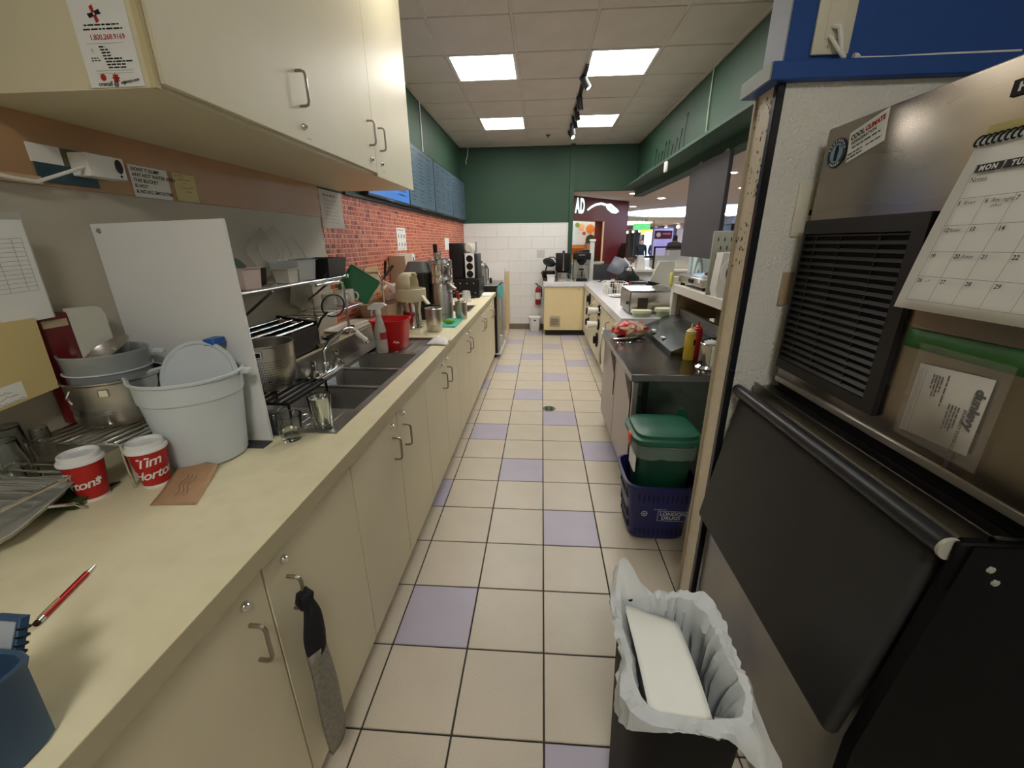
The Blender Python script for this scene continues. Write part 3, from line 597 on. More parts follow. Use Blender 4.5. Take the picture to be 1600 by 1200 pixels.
# ---- faucet
t = thing('sink_faucet', 'chrome swivel faucet with two lever handles and white sprayer end', 'faucet', (-1.085, 1.9, zr))
B((-1.115, 1.76, zr), (-1.055, 2.06, zr+.018), .006, 2).build('deck_plate', chrome(), t)
for y in (1.80, 2.03):
    h = MB().lathe([(.024, 0), (.022, .02), (.012, .03), (.012, .05), (.016, .055), (.014, .075), (0, .08)], (-1.085, y, zr+.018), 18).build('handle_base', chrome(), t)
    MB().tube([(-1.085, y, zr+.085), (-1.075, y-.02, zr+.10), (-1.06, y-.045, zr+.105), (-1.05, y-.055, zr+.10)], [.007, .006, .006, .008], 8).build('lever', chrome(), h)
MB().lathe([(.02, 0), (.018, .03), (.013, .04)], (-1.09, 1.92, zr+.018), 18).build('spout_base', chrome(), t)
MB().tube([(-1.09, 1.92, zr+.05), (-1.09, 1.925, zr+.11), (-1.07, 1.96, zr+.15), (-1.035, 2.03, zr+.19), (-1.02, 2.06, zr+.20), (-1.005, 2.085, zr+.195), (-.995, 2.10, zr+.175)], .010, 10).build('spout', chrome(), t)
MB().tube([(-.995, 2.10, zr+.178), (-.985, 2.115, zr+.155), (-.97, 2.13, zr+.135), (-.963, 2.14, zr+.12)], [.013, .014, .012, .016], 10).build('sprayer', white_p(), t)
MB().lathe([(0, 0), (.017, 0), (.018, .01), (.012, .016)], (-.962, 2.142, zr+.104), 14).build('sprayer_tip', chrome(), t)
# ---- glass mug, shot glass / tumbler
def glassy(c, r0, r1, h, th=.003):
    return MB().lathe([(0, 0), (r0*.9, 0), (r0, .003), (r0+(r1-r0)*.4, h*.35), (r1, h-.002), (r1-.0008, h), (r1-th, h-.002), (r0+(r1-r0)*.4-th, h*.35), (r0-th, .010), (0, .008)], c, 36)
t = thing('glass_mug', 'clear glass mug holding a little water on the counter', 'mug', (-.836, 1.19, ZT))
glassy((-.836, 1.19, ZT), .030, .043, .092).build('glass', glass_m(), t)
MB().tube([(-.80, 1.213, ZT+.075), (-.782, 1.225, ZT+.078), (-.772, 1.232, ZT+.062), (-.776, 1.229, ZT+.042), (-.80, 1.213, ZT+.034)], .005, 8).build('handle', glass_m(), t)
MB().lathe([(0, .009), (.027, .0095), (.031, .030), (0, .030)], (-.836, 1.19, ZT), 30).build('water', mat('water', 'F4F6F4', .02, var=0, trans=1, ior=1.33), t)
t = thing('drinking_glass', 'tall clear glass with a steel cup inside on the drainboard', 'glass', (-.775, 1.288, ZT-.006))
glassy((-.775, 1.288, ZT-.0075), .029, .040, .135).build('glass', glass_m(), t)
MB().lathe([(0, .025), (.020, .025), (.0345, .125), (.0335, .125), (.019, .028), (0, .028)], (-.775, 1.288, ZT-.0075), 30).build('steel_insert', chrome(), t)
# ---- black coated rack with colander
wire_rack('coated_rack', 'black coated wire rack under the steel colander', -1.115, -.888, 1.282, 1.545, 1.0, 7, mat('black_coated_wire', '0C0C0C', .55, spec=.2, var=0), ZT-.008, .0058, 'y', lr=.005)
m = MB()
for i in range(6): m.cyl((-1.105+i*.04, 1.29, 1.006), (-1.105+i*.04, 1.538, 1.006), .0022, n=6)
t = thing('steel_colander', 'tall perforated stainless steel colander pot', 'colander', (-1.035, 1.425, 1.008))
cc = (-1.035, 1.425, 1.008)
MB().lathe([(0, .002), (.060, .002), (.078, .012), (.090, .05), (.096, .10), (.098, .175), (.101, .178), (.101, .182), (.096, .18), (.094, .10), (.088, .05), (.076, .015), (.06, .006), (0, .006)], cc, 44).build('body', steel(), t)
hm = MB(); rr = random.Random(5)
for ang in range(-100, 60, 5):
    if -28 < ang < -12: continue
    for i in range(11):
        z = .03+i*.0095; a = R(ang+(2.5 if i % 2 else 0)); r0 = (.078+(.09-.078)*(z-.012)/.038 if z < .05 else .090+(.006)*(z-.05)/.05)+.0009
        c_ = Vector((cc[0]+r0*math.cos(a), cc[1]+r0*math.sin(a), cc[2]+z)); tt = Vector((-math.sin(a), math.cos(a), 0)); uu = Vector((.12*math.cos(a), .12*math.sin(a), 1))
        hm.add([c_+(tt*math.cos(j*math.pi/3)+uu*math.sin(j*math.pi/3))*.0022 for j in range(6)], [tuple(range(6))])
ho = hm.build('perforations', mat('hole_dark', '1B1A18', .8, var=0), t, smooth=False); ho['kind'] = 'stuff'
MB().bx((-.004, -.016, -.014), (.006, .016, .014), .003, Matrix.Translation((-1.000, 1.332, 1.008+.155)) @ Matrix.Rotation(R(-70), 4, 'Z')).build('handle_plate', chrome(), t)
MB().bx((.002, -.009, -.008), (.0075, .009, .008), .001, Matrix.Translation((-1.000, 1.332, 1.008+.155)) @ Matrix.Rotation(R(-70), 4, 'Z')).build('plate_slot', ink(), t)
# ---- dark tray with chrome bars on the ledge
LZ = 1.0195
t = thing('bar_tray', 'dark tray topped with four chrome bars behind the colander', 'tray', (-1.27, 1.76, LZ))
m = MB(); x0, x1, y0, y1 = -1.365, -1.155, 1.47, 2.02
m.bx((x0, y0, LZ), (x1, y1, LZ+.006)); m.bx((x1-.006, y0, LZ), (x1, y1, LZ+.12)); m.bx((x0, y0, LZ), (x0+.006, y1, LZ+.15)); m.bx((x0, y0, LZ), (x1, y0+.006, LZ+.13)); m.bx((x0, y1-.006, LZ), (x1, y1, LZ+.13))
m.build('tray', mat('dark_brown_metal', '2A231C', .45, .3), t)
for i in range(4): MB().cyl((x0+.03+i*.055, y0+.004, LZ+.152-.008*i), (x0+.03+i*.055, y1-.004, LZ+.152-.008*i), .008, n=10).build('bar', chrome(), t)
MB().tube([(x0, y1, LZ+.16), (x1, y1, LZ+.13)], .009, 8).build('end_bar', black_p(), t)
# ---- steel wall shelf above
SZ = 1.352
t = thing('wall_shelf', 'stainless tubular shelf on the wall above the sink', 'shelf', (-1.27, 1.95, SZ))
for i in range(6): MB().cyl((-1.36+i*.036, 1.46, SZ), (-1.36+i*.036, 2.46, SZ), .008, n=10).build('rail', chrome(), t)
B((-1.372, 1.44, SZ-.03), (-1.165, 1.465, SZ+.010), .006, 2).build('near_end', mat('dark_brown_metal', '2A231C', .45, .3), t); B((-1.372, 2.455, SZ-.012), (-1.165, 2.475, SZ+.010), .004).build('far_end', steel(), t)
for y in (1.75, 2.28):
    MB().bx((-1.375, y-.012, SZ-.16), (-1.362, y+.012, SZ-.008)).build('bracket', steel_h(), t); MB().tube([(-1.37, y, SZ-.15), (-1.18, y, SZ-.012)], .006, 6).build('brace', steel_h(), t)
TZ = SZ+.0085
def pan(name, label, cat, cx, cy, wx, wy, h, mt, z=TZ, group=None, lip=.008, th=.003, parts=True):
    t = thing(name, label, cat, (cx, cy, z), 0, group)
    m = MB(); a = (wx/2, wy/2); t8 = .86
    def ring(f, zz, g=0): return [(cx+sx_*(wx/2*f+g), cy+sy_*(wy/2*f+g), z+zz) for sx_, sy_ in ((-1, -1), (1, -1), (1, 1), (-1, 1))]
    R_ = [ring(t8, 0), ring(1, h-.002), ring(1, h-.002, lip), ring(1, h, lip), ring(1, h, -th), ring(t8, th, -th)]
    vs = sum(R_, []); fs = [(3, 2, 1, 0)]
    for k_ in range(len(R_)-1): fs += [(k_*4+i, k_*4+(i+1) % 4, k_*4+4+(i+1) % 4, k_*4+4+i) for i in range(4)]
    n_ = (len(R_)-1)*4; fs.append((n_, n_+1, n_+2, n_+3)); m.add(vs, fs); m.build('pan', mt, t); return t
pinkw = mat('stained_white_plastic', 'CDB9B0', .5, var=.05)
t = pan('small_tub', 'small off white tub with dark green lids at the near shelf end', 'tub', -1.235, 1.655, .10, .11, .085, pinkw)
for i, (y, a) in enumerate(((1.635, 8), (1.675, -10))): MB().lathe([(0, 0), (.05, 0), (.053, .003), (.052, .006), (0, .006)], (0, 0, 0), 24, Matrix.Translation((-1.245, y, TZ+.075)) @ Matrix.Rotation(R(70+a), 4, 'Y') @ Matrix.Rotation(R(a), 4, 'X')).build('green_lid', mat('dark_green_lid', '143B26', .45), t)
pan('small_tub', 'small white square tub in the middle of the wall shelf', 'tub', -1.22, 1.935, .075, .08, .065, mat('white_tub', 'C9C4B8', .5))
pan('clear_food_pan', 'clear plastic food pan left of the black pan on the wall shelf', 'food pan', -1.26, 2.075, .15, .17, .10, clearpl())
pan('dark_food_pan', 'dark brown food pan behind the small white tub on the shelf', 'food pan', -1.31, 1.80, .09, .13, .075, mat('smoke_brown', '3A3028', .3, trans=.3))
t = pan('black_food_pan', 'black plastic food pan at the far end of the wall shelf', 'food pan', -1.25, 2.34, .19, .22, .10, mat('black_pan', '15161A', .25)); 
# clear lids leaning on the wall
for i, (y, z, s_, a) in enumerate(((2.00, 1.495, .20, 34), (2.08, 1.50, .22, 30), (2.22, 1.475, .17, 36))):
    M_ = Matrix.Translation((XL+.03+.012*i, y, z)) @ Matrix.Rotation(R(-8), 4, 'Y') @ Matrix.Rotation(R(a), 4, 'X') 
    m = MB(); m.box((0, 0, 0), (.004, s_, s_*.8), .001, M_)
    t = thing('plastic_cover', ['clear square cover leaning on the wall, nearest of three', 'clear square cover leaning on the wall, middle of three', 'clear square cover leaning on the wall, farthest of three'][i], 'cover', (XL+.03, y, z-.09), 0, 'clear covers on the wall shelf')
    m.build('sheet', mat('thin_clear_sheet', 'E4E6E2', .1, var=0, alpha=.10), t)
    c_ = [(0, -1, -.8), (0, 1, -.8), (0, 1, .8), (0, -1, .8)]; pts = []
    for q in range(4):
        p0, p1 = Vector(c_[q])*s_/2, Vector(c_[(q+1) % 4])*s_/2
        pts += [M_ @ p0.lerp(p1, f_) for f_ in (.12, .5, .88)]
    MB().tube(pts, .0022, 6, closed=True).build('raised_rim', mat('rim_clear', 'C9C9C0', .2, var=0, alpha=.75), t)
t = thing('tall_container', 'tall clear ribbed container beside the bar tray', 'container', (-1.33, 1.385, LZ))
MB().lathe([(0, 0), (.04, 0), (.045, .25), (.048, .255), (.044, .255), (.037, .004), (0, .004)], (-1.31, 1.40, LZ), 24, sq=6).build('body', clearpl(), t)
# ---- second tubular rack with trays and mugs
t = thing('tubular_rack', 'chrome tubular drying rack at the far end of the sink ledge', 'rack', (-1.24, 2.6, LZ))
for x in (-1.15, -1.35):
    MB().tube([(x, 2.06, 1.335), (x, 2.30, 1.335), (x, 2.34, 1.325), (x, 2.355, 1.29), (x, 2.355, LZ)], .0085, 10).build('upright', chrome(), t)
MB().tube([(-1.35, 2.95, LZ), (-1.35, 2.95, 1.31), (-1.33, 2.95, 1.335), (-1.17, 2.95, 1.335), (-1.15, 2.95, 1.31), (-1.15, 2.95, LZ)], .0075, 10).build('end_loop', chrome(), t)
MB().tube([(-1.15, 2.02, 1.175), (-1.15, 2.97, 1.175), (-1.35, 2.97, 1.175), (-1.35, 2.02, 1.175)], .004, 6, closed=True).build('shelf_frame', chrome(), t)
for i in range(9): MB().cyl((-1.15, 2.08+i*.105, 1.178), (-1.35, 2.08+i*.105, 1.178), .003, n=6).build('shelf_wire', chrome(), t)
t = thing('green_tray', 'bright green plastic tray tilted on the tubular rack', 'tray', (-1.22, 2.68, 1.19))
M_ = Matrix.Translation((-1.175, 2.62, 1.285)) @ Matrix.Rotation(R(-62), 4, 'Z') @ Matrix.Rotation(R(-10), 4, 'Y') @ Matrix.Rotation(R(-36), 4, 'X')
MB().box((0, 0, 0), (.008, .19, .17), .003, M_).build('sheet', mat('bright_green_plastic', '0C6B3B', .4, var=.05), t)
m = MB(); 
for a, b_ in (((0, -.095, -.085), (0, .095, -.085)), ((0, .095, -.085), (0, .095, .085)), ((0, .095, .085), (0, -.095, .085)), ((0, -.095, .085), (0, -.095, -.085))): m.cyl(M_ @ Vector(a), M_ @ Vector(b_), .007, n=8)
m.build('raised_edge', mat('bright_green_plastic', '0C6B3B', .4), t)
for i, (y, z, rz) in enumerate(((2.30, 1.185, 20), (2.44, 1.185, -15), (2.54, 1.185, 40))):
    t = thing('white_mug', ['white mug on the tubular rack, behind the strainer', 'white mug on the tubular rack, below the green tray', 'white mug on the tubular rack, farthest with a round handle'][i], 'mug', (-1.22, y, z), 0, 'white mugs on the rack')
    MB().lathe([(0, .08), (.036, .08), (.039, .075), (.040, 0), (.037, 0), (.036, .072), (0, .076)], (-1.22, y, z), 24).build('body', mat('white_ceramic', 'D9D6CC', .2), t)
    MB().tube([(-1.22+.038, y-.0, z+.065), (-1.155, y-.01, z+.06), (-1.145, y-.012, z+.04), (-1.155, y-.01, z+.02), (-1.182, y, z+.016)], .005, 8).build('handle', mat('white_ceramic', 'D9D6CC', .2), t)
t = thing('strainer', 'round wire mesh strainer with black rim hanging on the rack', 'strainer', (-1.14, 2.18, 1.14))
M_ = Matrix.Translation((-1.137, 2.18, 1.215)) @ Matrix.Rotation(R(-15), 4, 'Z') @ Matrix.Rotation(R(90), 4, 'Y')
MB().tube([M_ @ Vector((.058*math.cos(a), .085*math.sin(a), 0)) for a in [i*math.pi/14 for i in range(28)]], .0045, 8, closed=True).build('rim', black_p(), t)
MB().lathe([(0, -.030), (.03, -.024), (.055, 0)], (0, 0, 0), 24, M_ @ Matrix.Diagonal((1, 1.45, 1, 1))).build('mesh', mat('wire_mesh', '7C786D', .4, .6, alpha=.35), t)
MB().tube([(-1.135, 2.10, 1.19), (-1.15, 2.06, 1.165), (-1.16, 2.02, 1.12), (-1.16, 1.99, 1.07)], .006, 8).build('handle', black_p(), t)
t = thing('perforated_sheet', 'fine perforated metal sheet leaning under the wall shelf', 'sheet', (-1.32, 2.2, 1.19))
MB().box((0, 0, 0), (.003, .20, .15), 0, Matrix.Translation((-1.33, 2.22, 1.27)) @ Matrix.Rotation(R(-20), 4, 'X')).build('sheet', mat('perf_grey', 'B5AE9C', .5, .3, var=.3, scale=220, alpha=.6), t)
t = thing('wooden_board', 'pale wooden board leaning against the brick wall', 'board', (-1.33, 3.25, 1.02))
MB().box((-1.345, 3.25, 1.195), (.018, .27, .33), .004).build('board', mat('pale_wood', 'BFA77E', .6, var=.15, scale=5, stretch=(1, 1, 12)), t)
t = thing('orange_ball', 'orange fruit in the rack by the brick wall', 'fruit', (-1.24, 3.13, 1.12))
MB().lathe([(0, -.035), (.02, -.03), (.034, -.01), (.036, .005), (.028, .024), (.012, .033), (0, .034)], (-1.24, 3.13, 1.152), 20).build('peel', mat('orange_peel', 'E08A2C', .5, bump=.2, bscale=200), t)
MB().cyl((-1.24, 3.13, 1.185), (-1.24, 3.13, 1.190), .004, .003, 8).build('stem', mat('stem_green', '4B5A2A', .7), t)
t = thing('tan_bin', 'tan plastic bin under the tubular rack behind the red bucket', 'bin', (-1.25, 3.05, ZT))
m = MB().lathe([(0, 0), (.14, 0), (.155, .20), (.162, .205), (.152, .205), (.138, .006), (0, .006)], (-1.21, 3.07, ZT), 28, sx=.85, sy=1.15, sq=6); m.build('bin', mat('tan_plastic', 'BFA48B', .5), t)
t = thing('clear_bag', 'crinkled clear plastic bag on the tan bin', 'bag', (-1.20, 3.22, 1.11))
m = MB(); bm = bmesh.new(); bmesh.ops.create_icosphere(bm, subdivisions=3, radius=1)
for v in bm.verts: v.co *= 1+.25*mnoise.noise(v.co*2.2)
m.add([(-1.20+.07*v.co.x, 3.24+.09*v.co.y, 1.175+.065*v.co.z) for v in bm.verts], [[v.index for v in f.verts] for f in bm.faces]); bm.free()
m.build('bag', mat('clear_bag_film', 'E8DDD6', .2, trans=.6, ior=1.15), t)
for i, (p, q, lb, mt) in enumerate((((-1.30, 3.15, 1.18), (-1.22, 3.40, 1.36), 'black handled utensil sticking up from the rack, left', black_p()), ((-1.30, 3.38, 1.18), (-1.24, 3.30, 1.40), 'slim dark whisk standing in the rack', mat('dark_wire', '3A3F45', .3, .9)))):
    t = thing('utensil', lb, 'utensil', tuple(Vector(p)), 0, 'utensils in the far rack')
    a, b_ = Vector(p), Vector(q); MB().cyl(a, a.lerp(b_, .55), .004, n=8).build('shaft', chrome(), t); MB().cyl(a.lerp(b_, .5), b_, .008, .011, 10).build('grip', mt, t)
# things lying on the ledge
t = thing('ledge_tray', 'white tray lying on the raised ledge', 'tray', (-1.24, 2.50, LZ))
MB().lathe([(0, 0), (.09, 0), (.10, .014), (.104, .014), (.092, -.0), (0, .004)], (-1.235, 2.56, LZ), 32, sx=1.0, sy=2.0, sq=8).build('tray', mat('offwhite_tray', 'CFC8BA', .4), t)
for i, (y, lb) in enumerate(((2.16, 'black plastic ladle lying on the ledge'), (2.48, 'brown scoop lying on the white tray'))):
    t = thing('ladle', lb, 'ladle', (-1.19, y, LZ+.006), 0, 'utensils on the ledge'); z_ = LZ+.02
    MB().lathe([(0, -.012), (.018, -.008), (.025, .006), (.023, .006), (.016, -.006), (0, -.009)], (-1.20, y, z_), 16).build('cup', [black_p(), mat('brown_scoop', '6B3A2A', .5)][i], t)
    MB().tube([(-1.19, y+.02, z_+.004), (-1.16, y+.09, z_+.012), (-1.15, y+.14, z_+.01)], .006, 8).build('handle', black_p() if i == 0 else white_p(), t)
tag(MB().lathe([(0, 0), (.045, 0), (.05, .025), (.053, .026), (.047, .022), (0, .004)], (-1.17, 2.10, LZ), 24, sx=.8, sy=2.2, sq=6).build('steel_trough', steel_h()), 'narrow steel trough on the ledge beside the faucet', 'trough')
# ---- red bucket and spray bottle on the far drainboard
DZ = ZT-.0075
t = thing('red_bucket', 'red plastic sanitizer bucket on the far drainboard', 'bucket', (-.945, 2.50, DZ))
MB().lathe([(0, 0), (.082, 0), (.087, .006), (.108, .175), (.116, .178), (.116, .186), (.108, .186), (.104, .178), (.083, .010), (0, .006)], (-.945, 2.50, DZ), 36, sq=4).build('pail', mat('red_plastic', 'C2161A', .35, var=.03), t)
k = MB(); scribble(k, (-.905, 2.400, DZ+.055), (.95, .3, 0), (0, .1, 1), 0, 0, .035, .02, 8, .004); k.build('white_marking', white_p(), t, smooth=False)
t = thing('spray_bottle', 'white trigger spray bottle with red label in front of the red bucket', 'spray bottle', (-.955, 2.385, DZ))
sc = (-.968, 2.372, DZ)
MB().lathe([(0, 0), (.033, 0), (.036, .004), (.036, .13), (.033, .15), (.020, .20), (.014, .225), (.014, .24), (0, .24)], sc, 28).build('bottle', mat('milky_bottle', 'CFCDC2', .35, trans=.25), t)
MB().cyl((sc[0], sc[1], DZ+.235), (sc[0], sc[1], DZ+.262), .017, .015, 16).build('collar', white_p(), t)
MB().prism([(-.055, .262), (-.055, .28), (-.02, .30), (.03, .30), (.055, .285), (.03, .275), (.015, .262)], (sc[0]-.0, sc[1]-.010, DZ), (.97, .2, 0), (0, 0, 1), (0, .02, 0)).build('head', white_p(), t)
MB().tube([(sc[0]-.03, sc[1], DZ+.27), (sc[0]-.042, sc[1], DZ+.245), (sc[0]-.04, sc[1], DZ+.222)], .005, 6).build('trigger', white_p(), t)
lb = MB()
for i in range(8):
    a0, a1 = R(-75+i*10), R(-65+i*10); r0 = .0365
    lb.add([(sc[0]+r0*math.cos(a), sc[1]+r0*math.sin(a), DZ+z) for a, z in ((a0, .03), (a1, .03), (a1, .125), (a0, .125))], [(0, 1, 2, 3)])
lb.build('label', mat('pink_label', 'CBB3B0', .6), t)
lb = MB()
for i in range(8):
    a0, a1 = R(-75+i*10), R(-65+i*10); r0 = .0368
    lb.add([(sc[0]+r0*math.cos(a), sc[1]+r0*math.sin(a), DZ+z) for a, z in ((a0, .085), (a1, .085), (a1, .128), (a0, .128))], [(0, 1, 2, 3)])
lb.build('red_band', mat('label_red', 'A33436', .6), t)
# ---- white rag on the sink corner
def rag(name, label, c, sx_, sy_, h, seed, mt):
    m = MB().grid(lambda u, v: (c[0]+sx_*(u-.5)*(1+.25*mnoise.noise((v*3, seed, 0))), c[1]+sy_*(v-.5)*(1+.25*mnoise.noise((u*3, seed+5, 0))), c[2]+.004+h*max(0, (1-abs(2*u-1)**2.5))*max(0, (1-abs(2*v-1)**2.5))*(.6+.6*abs(mnoise.noise((u*4, v*4, seed))))), 16, 16)
    return tag(m.build(name, mt, None, solid=.003), label, 'cloth')
rag('white_rag', 'crumpled white rag on the corner of the sink', (-.668, 2.60, ZT+.003), .13, .16, .045, 3, mat('white_cotton', 'E2E0DC', .9, var=.04, scale=40))
# ---- appliances further along the counter
ivory = mat('ivory_plastic', 'D6CDB0', .4, var=.03)
t = thing('citrus_juicer', 'ivory citrus juicer with hooded bowl on a red and chrome base', 'juicer', (-.985, 3.08, ZT))
MB().lathe([(0, 0), (.07, 0), (.075, .01), (.066, .03), (.064, .14), (.072, .19), (.072, .21), (0, .21)], (-.985, 3.08, ZT), 32).build('chrome_base', chrome(), t)
MB().lathe([(.0655, .05), (.067, .052), (.067, .13), (.0655, .132)], (-.99, 3.08, ZT), 32).build('red_band', mat('juicer_red', '8C1B1E', .25), t)
MB().lathe([(.072, .205), (.105, .215), (.112, .225), (.112, .30), (.108, .305), (.104, .30), (.09, .225), (0, .22)], (-.985, 3.08, ZT), 40).build('bowl', ivory, t)
m = MB().lathe([(.108, .305), (.104, .35), (.085, .395), (.05, .415), (0, .418)], (-.985, 3.08, ZT), 40)
m.f = [f for f in m.f if not (sum((m.v[i] for i in f), Vector())/len(f)).x > -.955 or (sum((m.v[i] for i in f), Vector())/len(f)).z < ZT+.315]
m.build('hood', ivory, t, solid=.004)
MB().bx((0, -.02, -.008), (.10, .02, .008), .004, Matrix.Translation((-.90, 3.04, ZT+.265)) @ Matrix.Rotation(R(-20), 4, 'Z') @ Matrix.Rotation(R(48), 4, 'Y')).build('spout', ivory, t)
MB().tube([(-1.07, 3.02, ZT+.30), (-1.10, 2.97, ZT+.34), (-1.13, 2.93, ZT+.37)], .005, 6).build('lever', white_p(), t)
def can(label, x, y, r, h, name='steel_canister', strap=False):
    t = thing(name, label, 'canister', (x, y, ZT), 0, 'steel canisters on the counter')
    MB().lathe([(0, 0), (r*.9, 0), (r*.93, .004), (r, h-.006), (r+.003, h-.003), (r, h), (r-.003, h-.004), (r*.9, .008), (0, .006)], (x, y, ZT), 32).build('body', steel(), t)
    if strap: MB().tube([(x-.09, y, ZT+h+.012), (x-.02, y, ZT+h+.022), (x+.04, y+.02, ZT+h+.015), (x+.04, y+.05, ZT+h+.01)], .006, 8).build('strap', black_p(), t)
    return t
can('steel canister in front of the citrus juicer, nearest', -.795, 2.98, .062, .172, strap=True)
t = can('steel canister holding a red tipped utensil beside the tall juicer', -.69, 3.50, .053, .15)
t2 = thing('red_spatula', 'red handled spatula standing in the far steel canister', 'spatula', (-.69, 3.50, ZT+.02)); MB().cyl((-.69, 3.50, ZT+.02), (-.705, 3.49, ZT+.17), .004, n=8).build('shaft', black_p(), t2); MB().cyl((-.705, 3.49, ZT+.17), (-.715, 3.485, ZT+.235), .012, .015, 10).build('grip', mat('spatula_red', 'B0242E', .4), t2)
t = thing('chopping_board', 'turquoise chopping board at the counter edge', 'chopping board', (-.72, 3.28, ZT)); B((-.80, 3.11, ZT), (-.665, 3.46, ZT+.012), .003).build('board', mat('turquoise_board', '4FB8A0', .5), t)
t = thing('cucumber', 'short green cucumber lying on the turquoise board', 'vegetable', (-.73, 3.2, ZT+.012)); MB().tube([(-.79, 3.215, ZT+.03), (-.76, 3.212, ZT+.031), (-.72, 3.21, ZT+.031), (-.69, 3.21, ZT+.03)], [.004, .017, .017, .006], 12).build('flesh', mat('cucumber_green', '77A83A', .5), t); MB().cyl((-.795, 3.216, ZT+.03), (-.788, 3.215, ZT+.03), .005, .004, 8).build('end', mat('stem_green', '4B5A2A', .7), t)
t = thing('vegetable_juicer', 'tall stainless centrifugal juicer with black pusher', 'juicer', (-.86, 3.52, ZT))
jc = (-.855, 3.52, ZT)
MB().lathe([(0, 0), (.092, 0), (.096, .006), (.092, .03), (.090, .28), (.086, .295), (0, .295)], jc, 40).build('motor_body', steel(), t)
MB().lathe([(.086, .295), (.098, .30), (.100, .31), (.100, .36), (.098, .365), (.100, .37), (.100, .455), (.096, .46), (.100, .465), (.100, .49), (.08, .50), (0, .505)], jc, 40).build('basket_housing', chrome(), t)
MB().lathe([(.030, .50), (.034, .51), (.034, .545), (.03, .55), (0, .55)], (jc[0]-.02, jc[1], jc[2]), 20).build('feed_tube', chrome(), t)
MB().cyl((jc[0]-.03, jc[1], ZT+.52), (jc[0]-.032, jc[1], ZT+.615), .016, .018, 14).build('pusher', black_p(), t)
for a in (60, -30, 150): MB().tube([(jc[0]+.10*math.cos(R(a)), jc[1]+.10*math.sin(R(a)), ZT+.30), (jc[0]+.118*math.cos(R(a)), jc[1]+.118*math.sin(R(a)), ZT+.38), (jc[0]+.112*math.cos(R(a)), jc[1]+.112*math.sin(R(a)), ZT+.47), (jc[0]+.09*math.cos(R(a)), jc[1]+.09*math.sin(R(a)), ZT+.50)], .006, 8).build('clamp_arm', chrome(), t)
MB().bx((0, -.02, -.012), (.09, .02, .012), .004, Matrix.Translation((jc[0]+.07, jc[1]-.05, ZT+.31)) @ Matrix.Rotation(R(-25), 4, 'Z') @ Matrix.Rotation(R(38), 4, 'Y')).build('spout', steel(), t)
t = thing('pulp_bin', 'smoked plastic pulp bin behind the tall juicer', 'bin', (-1.02, 3.55, ZT)); MB().lathe([(0, 0), (.085, 0), (.10, .36), (.104, .40), (.07, .465), (0, .475)], (-1.04, 3.52, ZT), 28, sq=5).build('bin', mat('smoked_plastic', '2C2724', .25), t); MB().lathe([(.103, .39), (.108, .40), (.075, .48), (0, .49)], (-1.04, 3.52, ZT), 28, sq=5).build('cover', mat('grey_cover', '6F7175', .35), t)
t = thing('towel_dispenser', 'beige wall mounted soap dispenser box on the brick wall', 'dispenser', (-1.27, 3.9, 1.18)); B((XL+.011, 3.74, 1.175), (-1.22, 3.93, 1.43), .008, 2).build('housing', mat('beige_housing', 'BBA993', .5), t); B((XL+.011, 3.93, 1.36), (-1.215, 4.02, 1.44), .003).build('white_label', paper(), t); k = MB(); strip(k, (-1.2145, 3.955, 1.375), (0, 1, 0), (0, 0, 1), 0, 0, .03, .035); k.build('label_icon', ink(), t, smooth=False)
MB().cyl((-1.221, 3.79, 1.235), (-1.214, 3.79, 1.235), .008, n=10).build('knob', black_p(), t)
# ---- small prep sink
t = thing('prep_sink', 'small stainless prep sink let into the counter beyond the juicers', 'sink', (-.87, 4.09, .75))
q = MB(); q.bx((px0+.003, py0+.003, .75), (px1-.003, py1-.003, .753)); q.bx((px0+.002, py0+.002, .75), (px0+.005, py1-.002, ZT+.002)); q.bx((px1-.005, py0+.002, .75), (px1-.002, py1-.002, ZT+.002)); q.bx((px0+.005, py0+.002, .75), (px1-.005, py0+.005, ZT+.002)); q.bx((px0+.005, py1-.005, .75), (px1-.005, py1-.002, ZT+.002)); q.build('bowl', SD, t, smooth=False)
q = MB()
for a, b_ in (((px0-.01, py0-.01), (px1+.01, py0+.006)), ((px0-.01, py1-.006), (px1+.01, py1+.01)), ((px0-.01, py0), (px0+.006, py1)), ((px1-.006, py0), (px1+.01, py1))): q.bx((a[0], a[1], ZT), (b_[0], b_[1], ZT+.003))
q.build('rim', SS, t)
t = thing('plastic_jug', 'upturned clear plastic jug near the grinder', 'jug', (-.83, 4.55, ZT)); MB().lathe([(.055, 0), (.058, .004), (.045, .11), (.038, .125), (0, .13), (0, .126), (.036, .12), (.052, .004)], (-.83, 4.55, ZT), 24).build('body', clearpl(), t); MB().tube([(-.875, 4.53, ZT+.095), (-.905, 4.52, ZT+.09), (-.91, 4.515, ZT+.055), (-.885, 4.53, ZT+.03)], .006, 8).build('handle', clearpl(), t)
rag('white_towel', 'folded white towel on the far end of the counter', (-.70, 5.18, ZT), .16, .26, .03, 9, mat('white_cotton', 'E2E0DC', .9, var=.04, scale=40))
tag(MB().tube([(-.86, 4.80, ZT+.015), (-.80, 4.86, ZT+.018), (-.76, 4.93, ZT+.015)], [.010, .018, .008], 8).build('dark_brush', black_p()), 'small dark brush lying by the grinder', 'brush')
t = thing('black_grinder', 'tall black machine with three round dark windows in a white front', 'machine', (-.9, 5.1, ZT))
B((-1.10, 4.90, ZT), (-.735, 5.35, ZT+.22), .008, 2).build('base', black_p(), t); B((-1.08, 4.93, ZT+.22), (-.93, 5.33, ZT+.62), .006, 2).build('back_panel', black_p(), t); B((-.93, 4.98, ZT+.22), (-.76, 5.30, ZT+.50), .006, 2).build('core', mat('black_satin', '101013', .5), t)
B((-.905, 4.965, ZT+.225), (-.795, 4.979, ZT+.505), .003).build('white_front', white_p(), t)
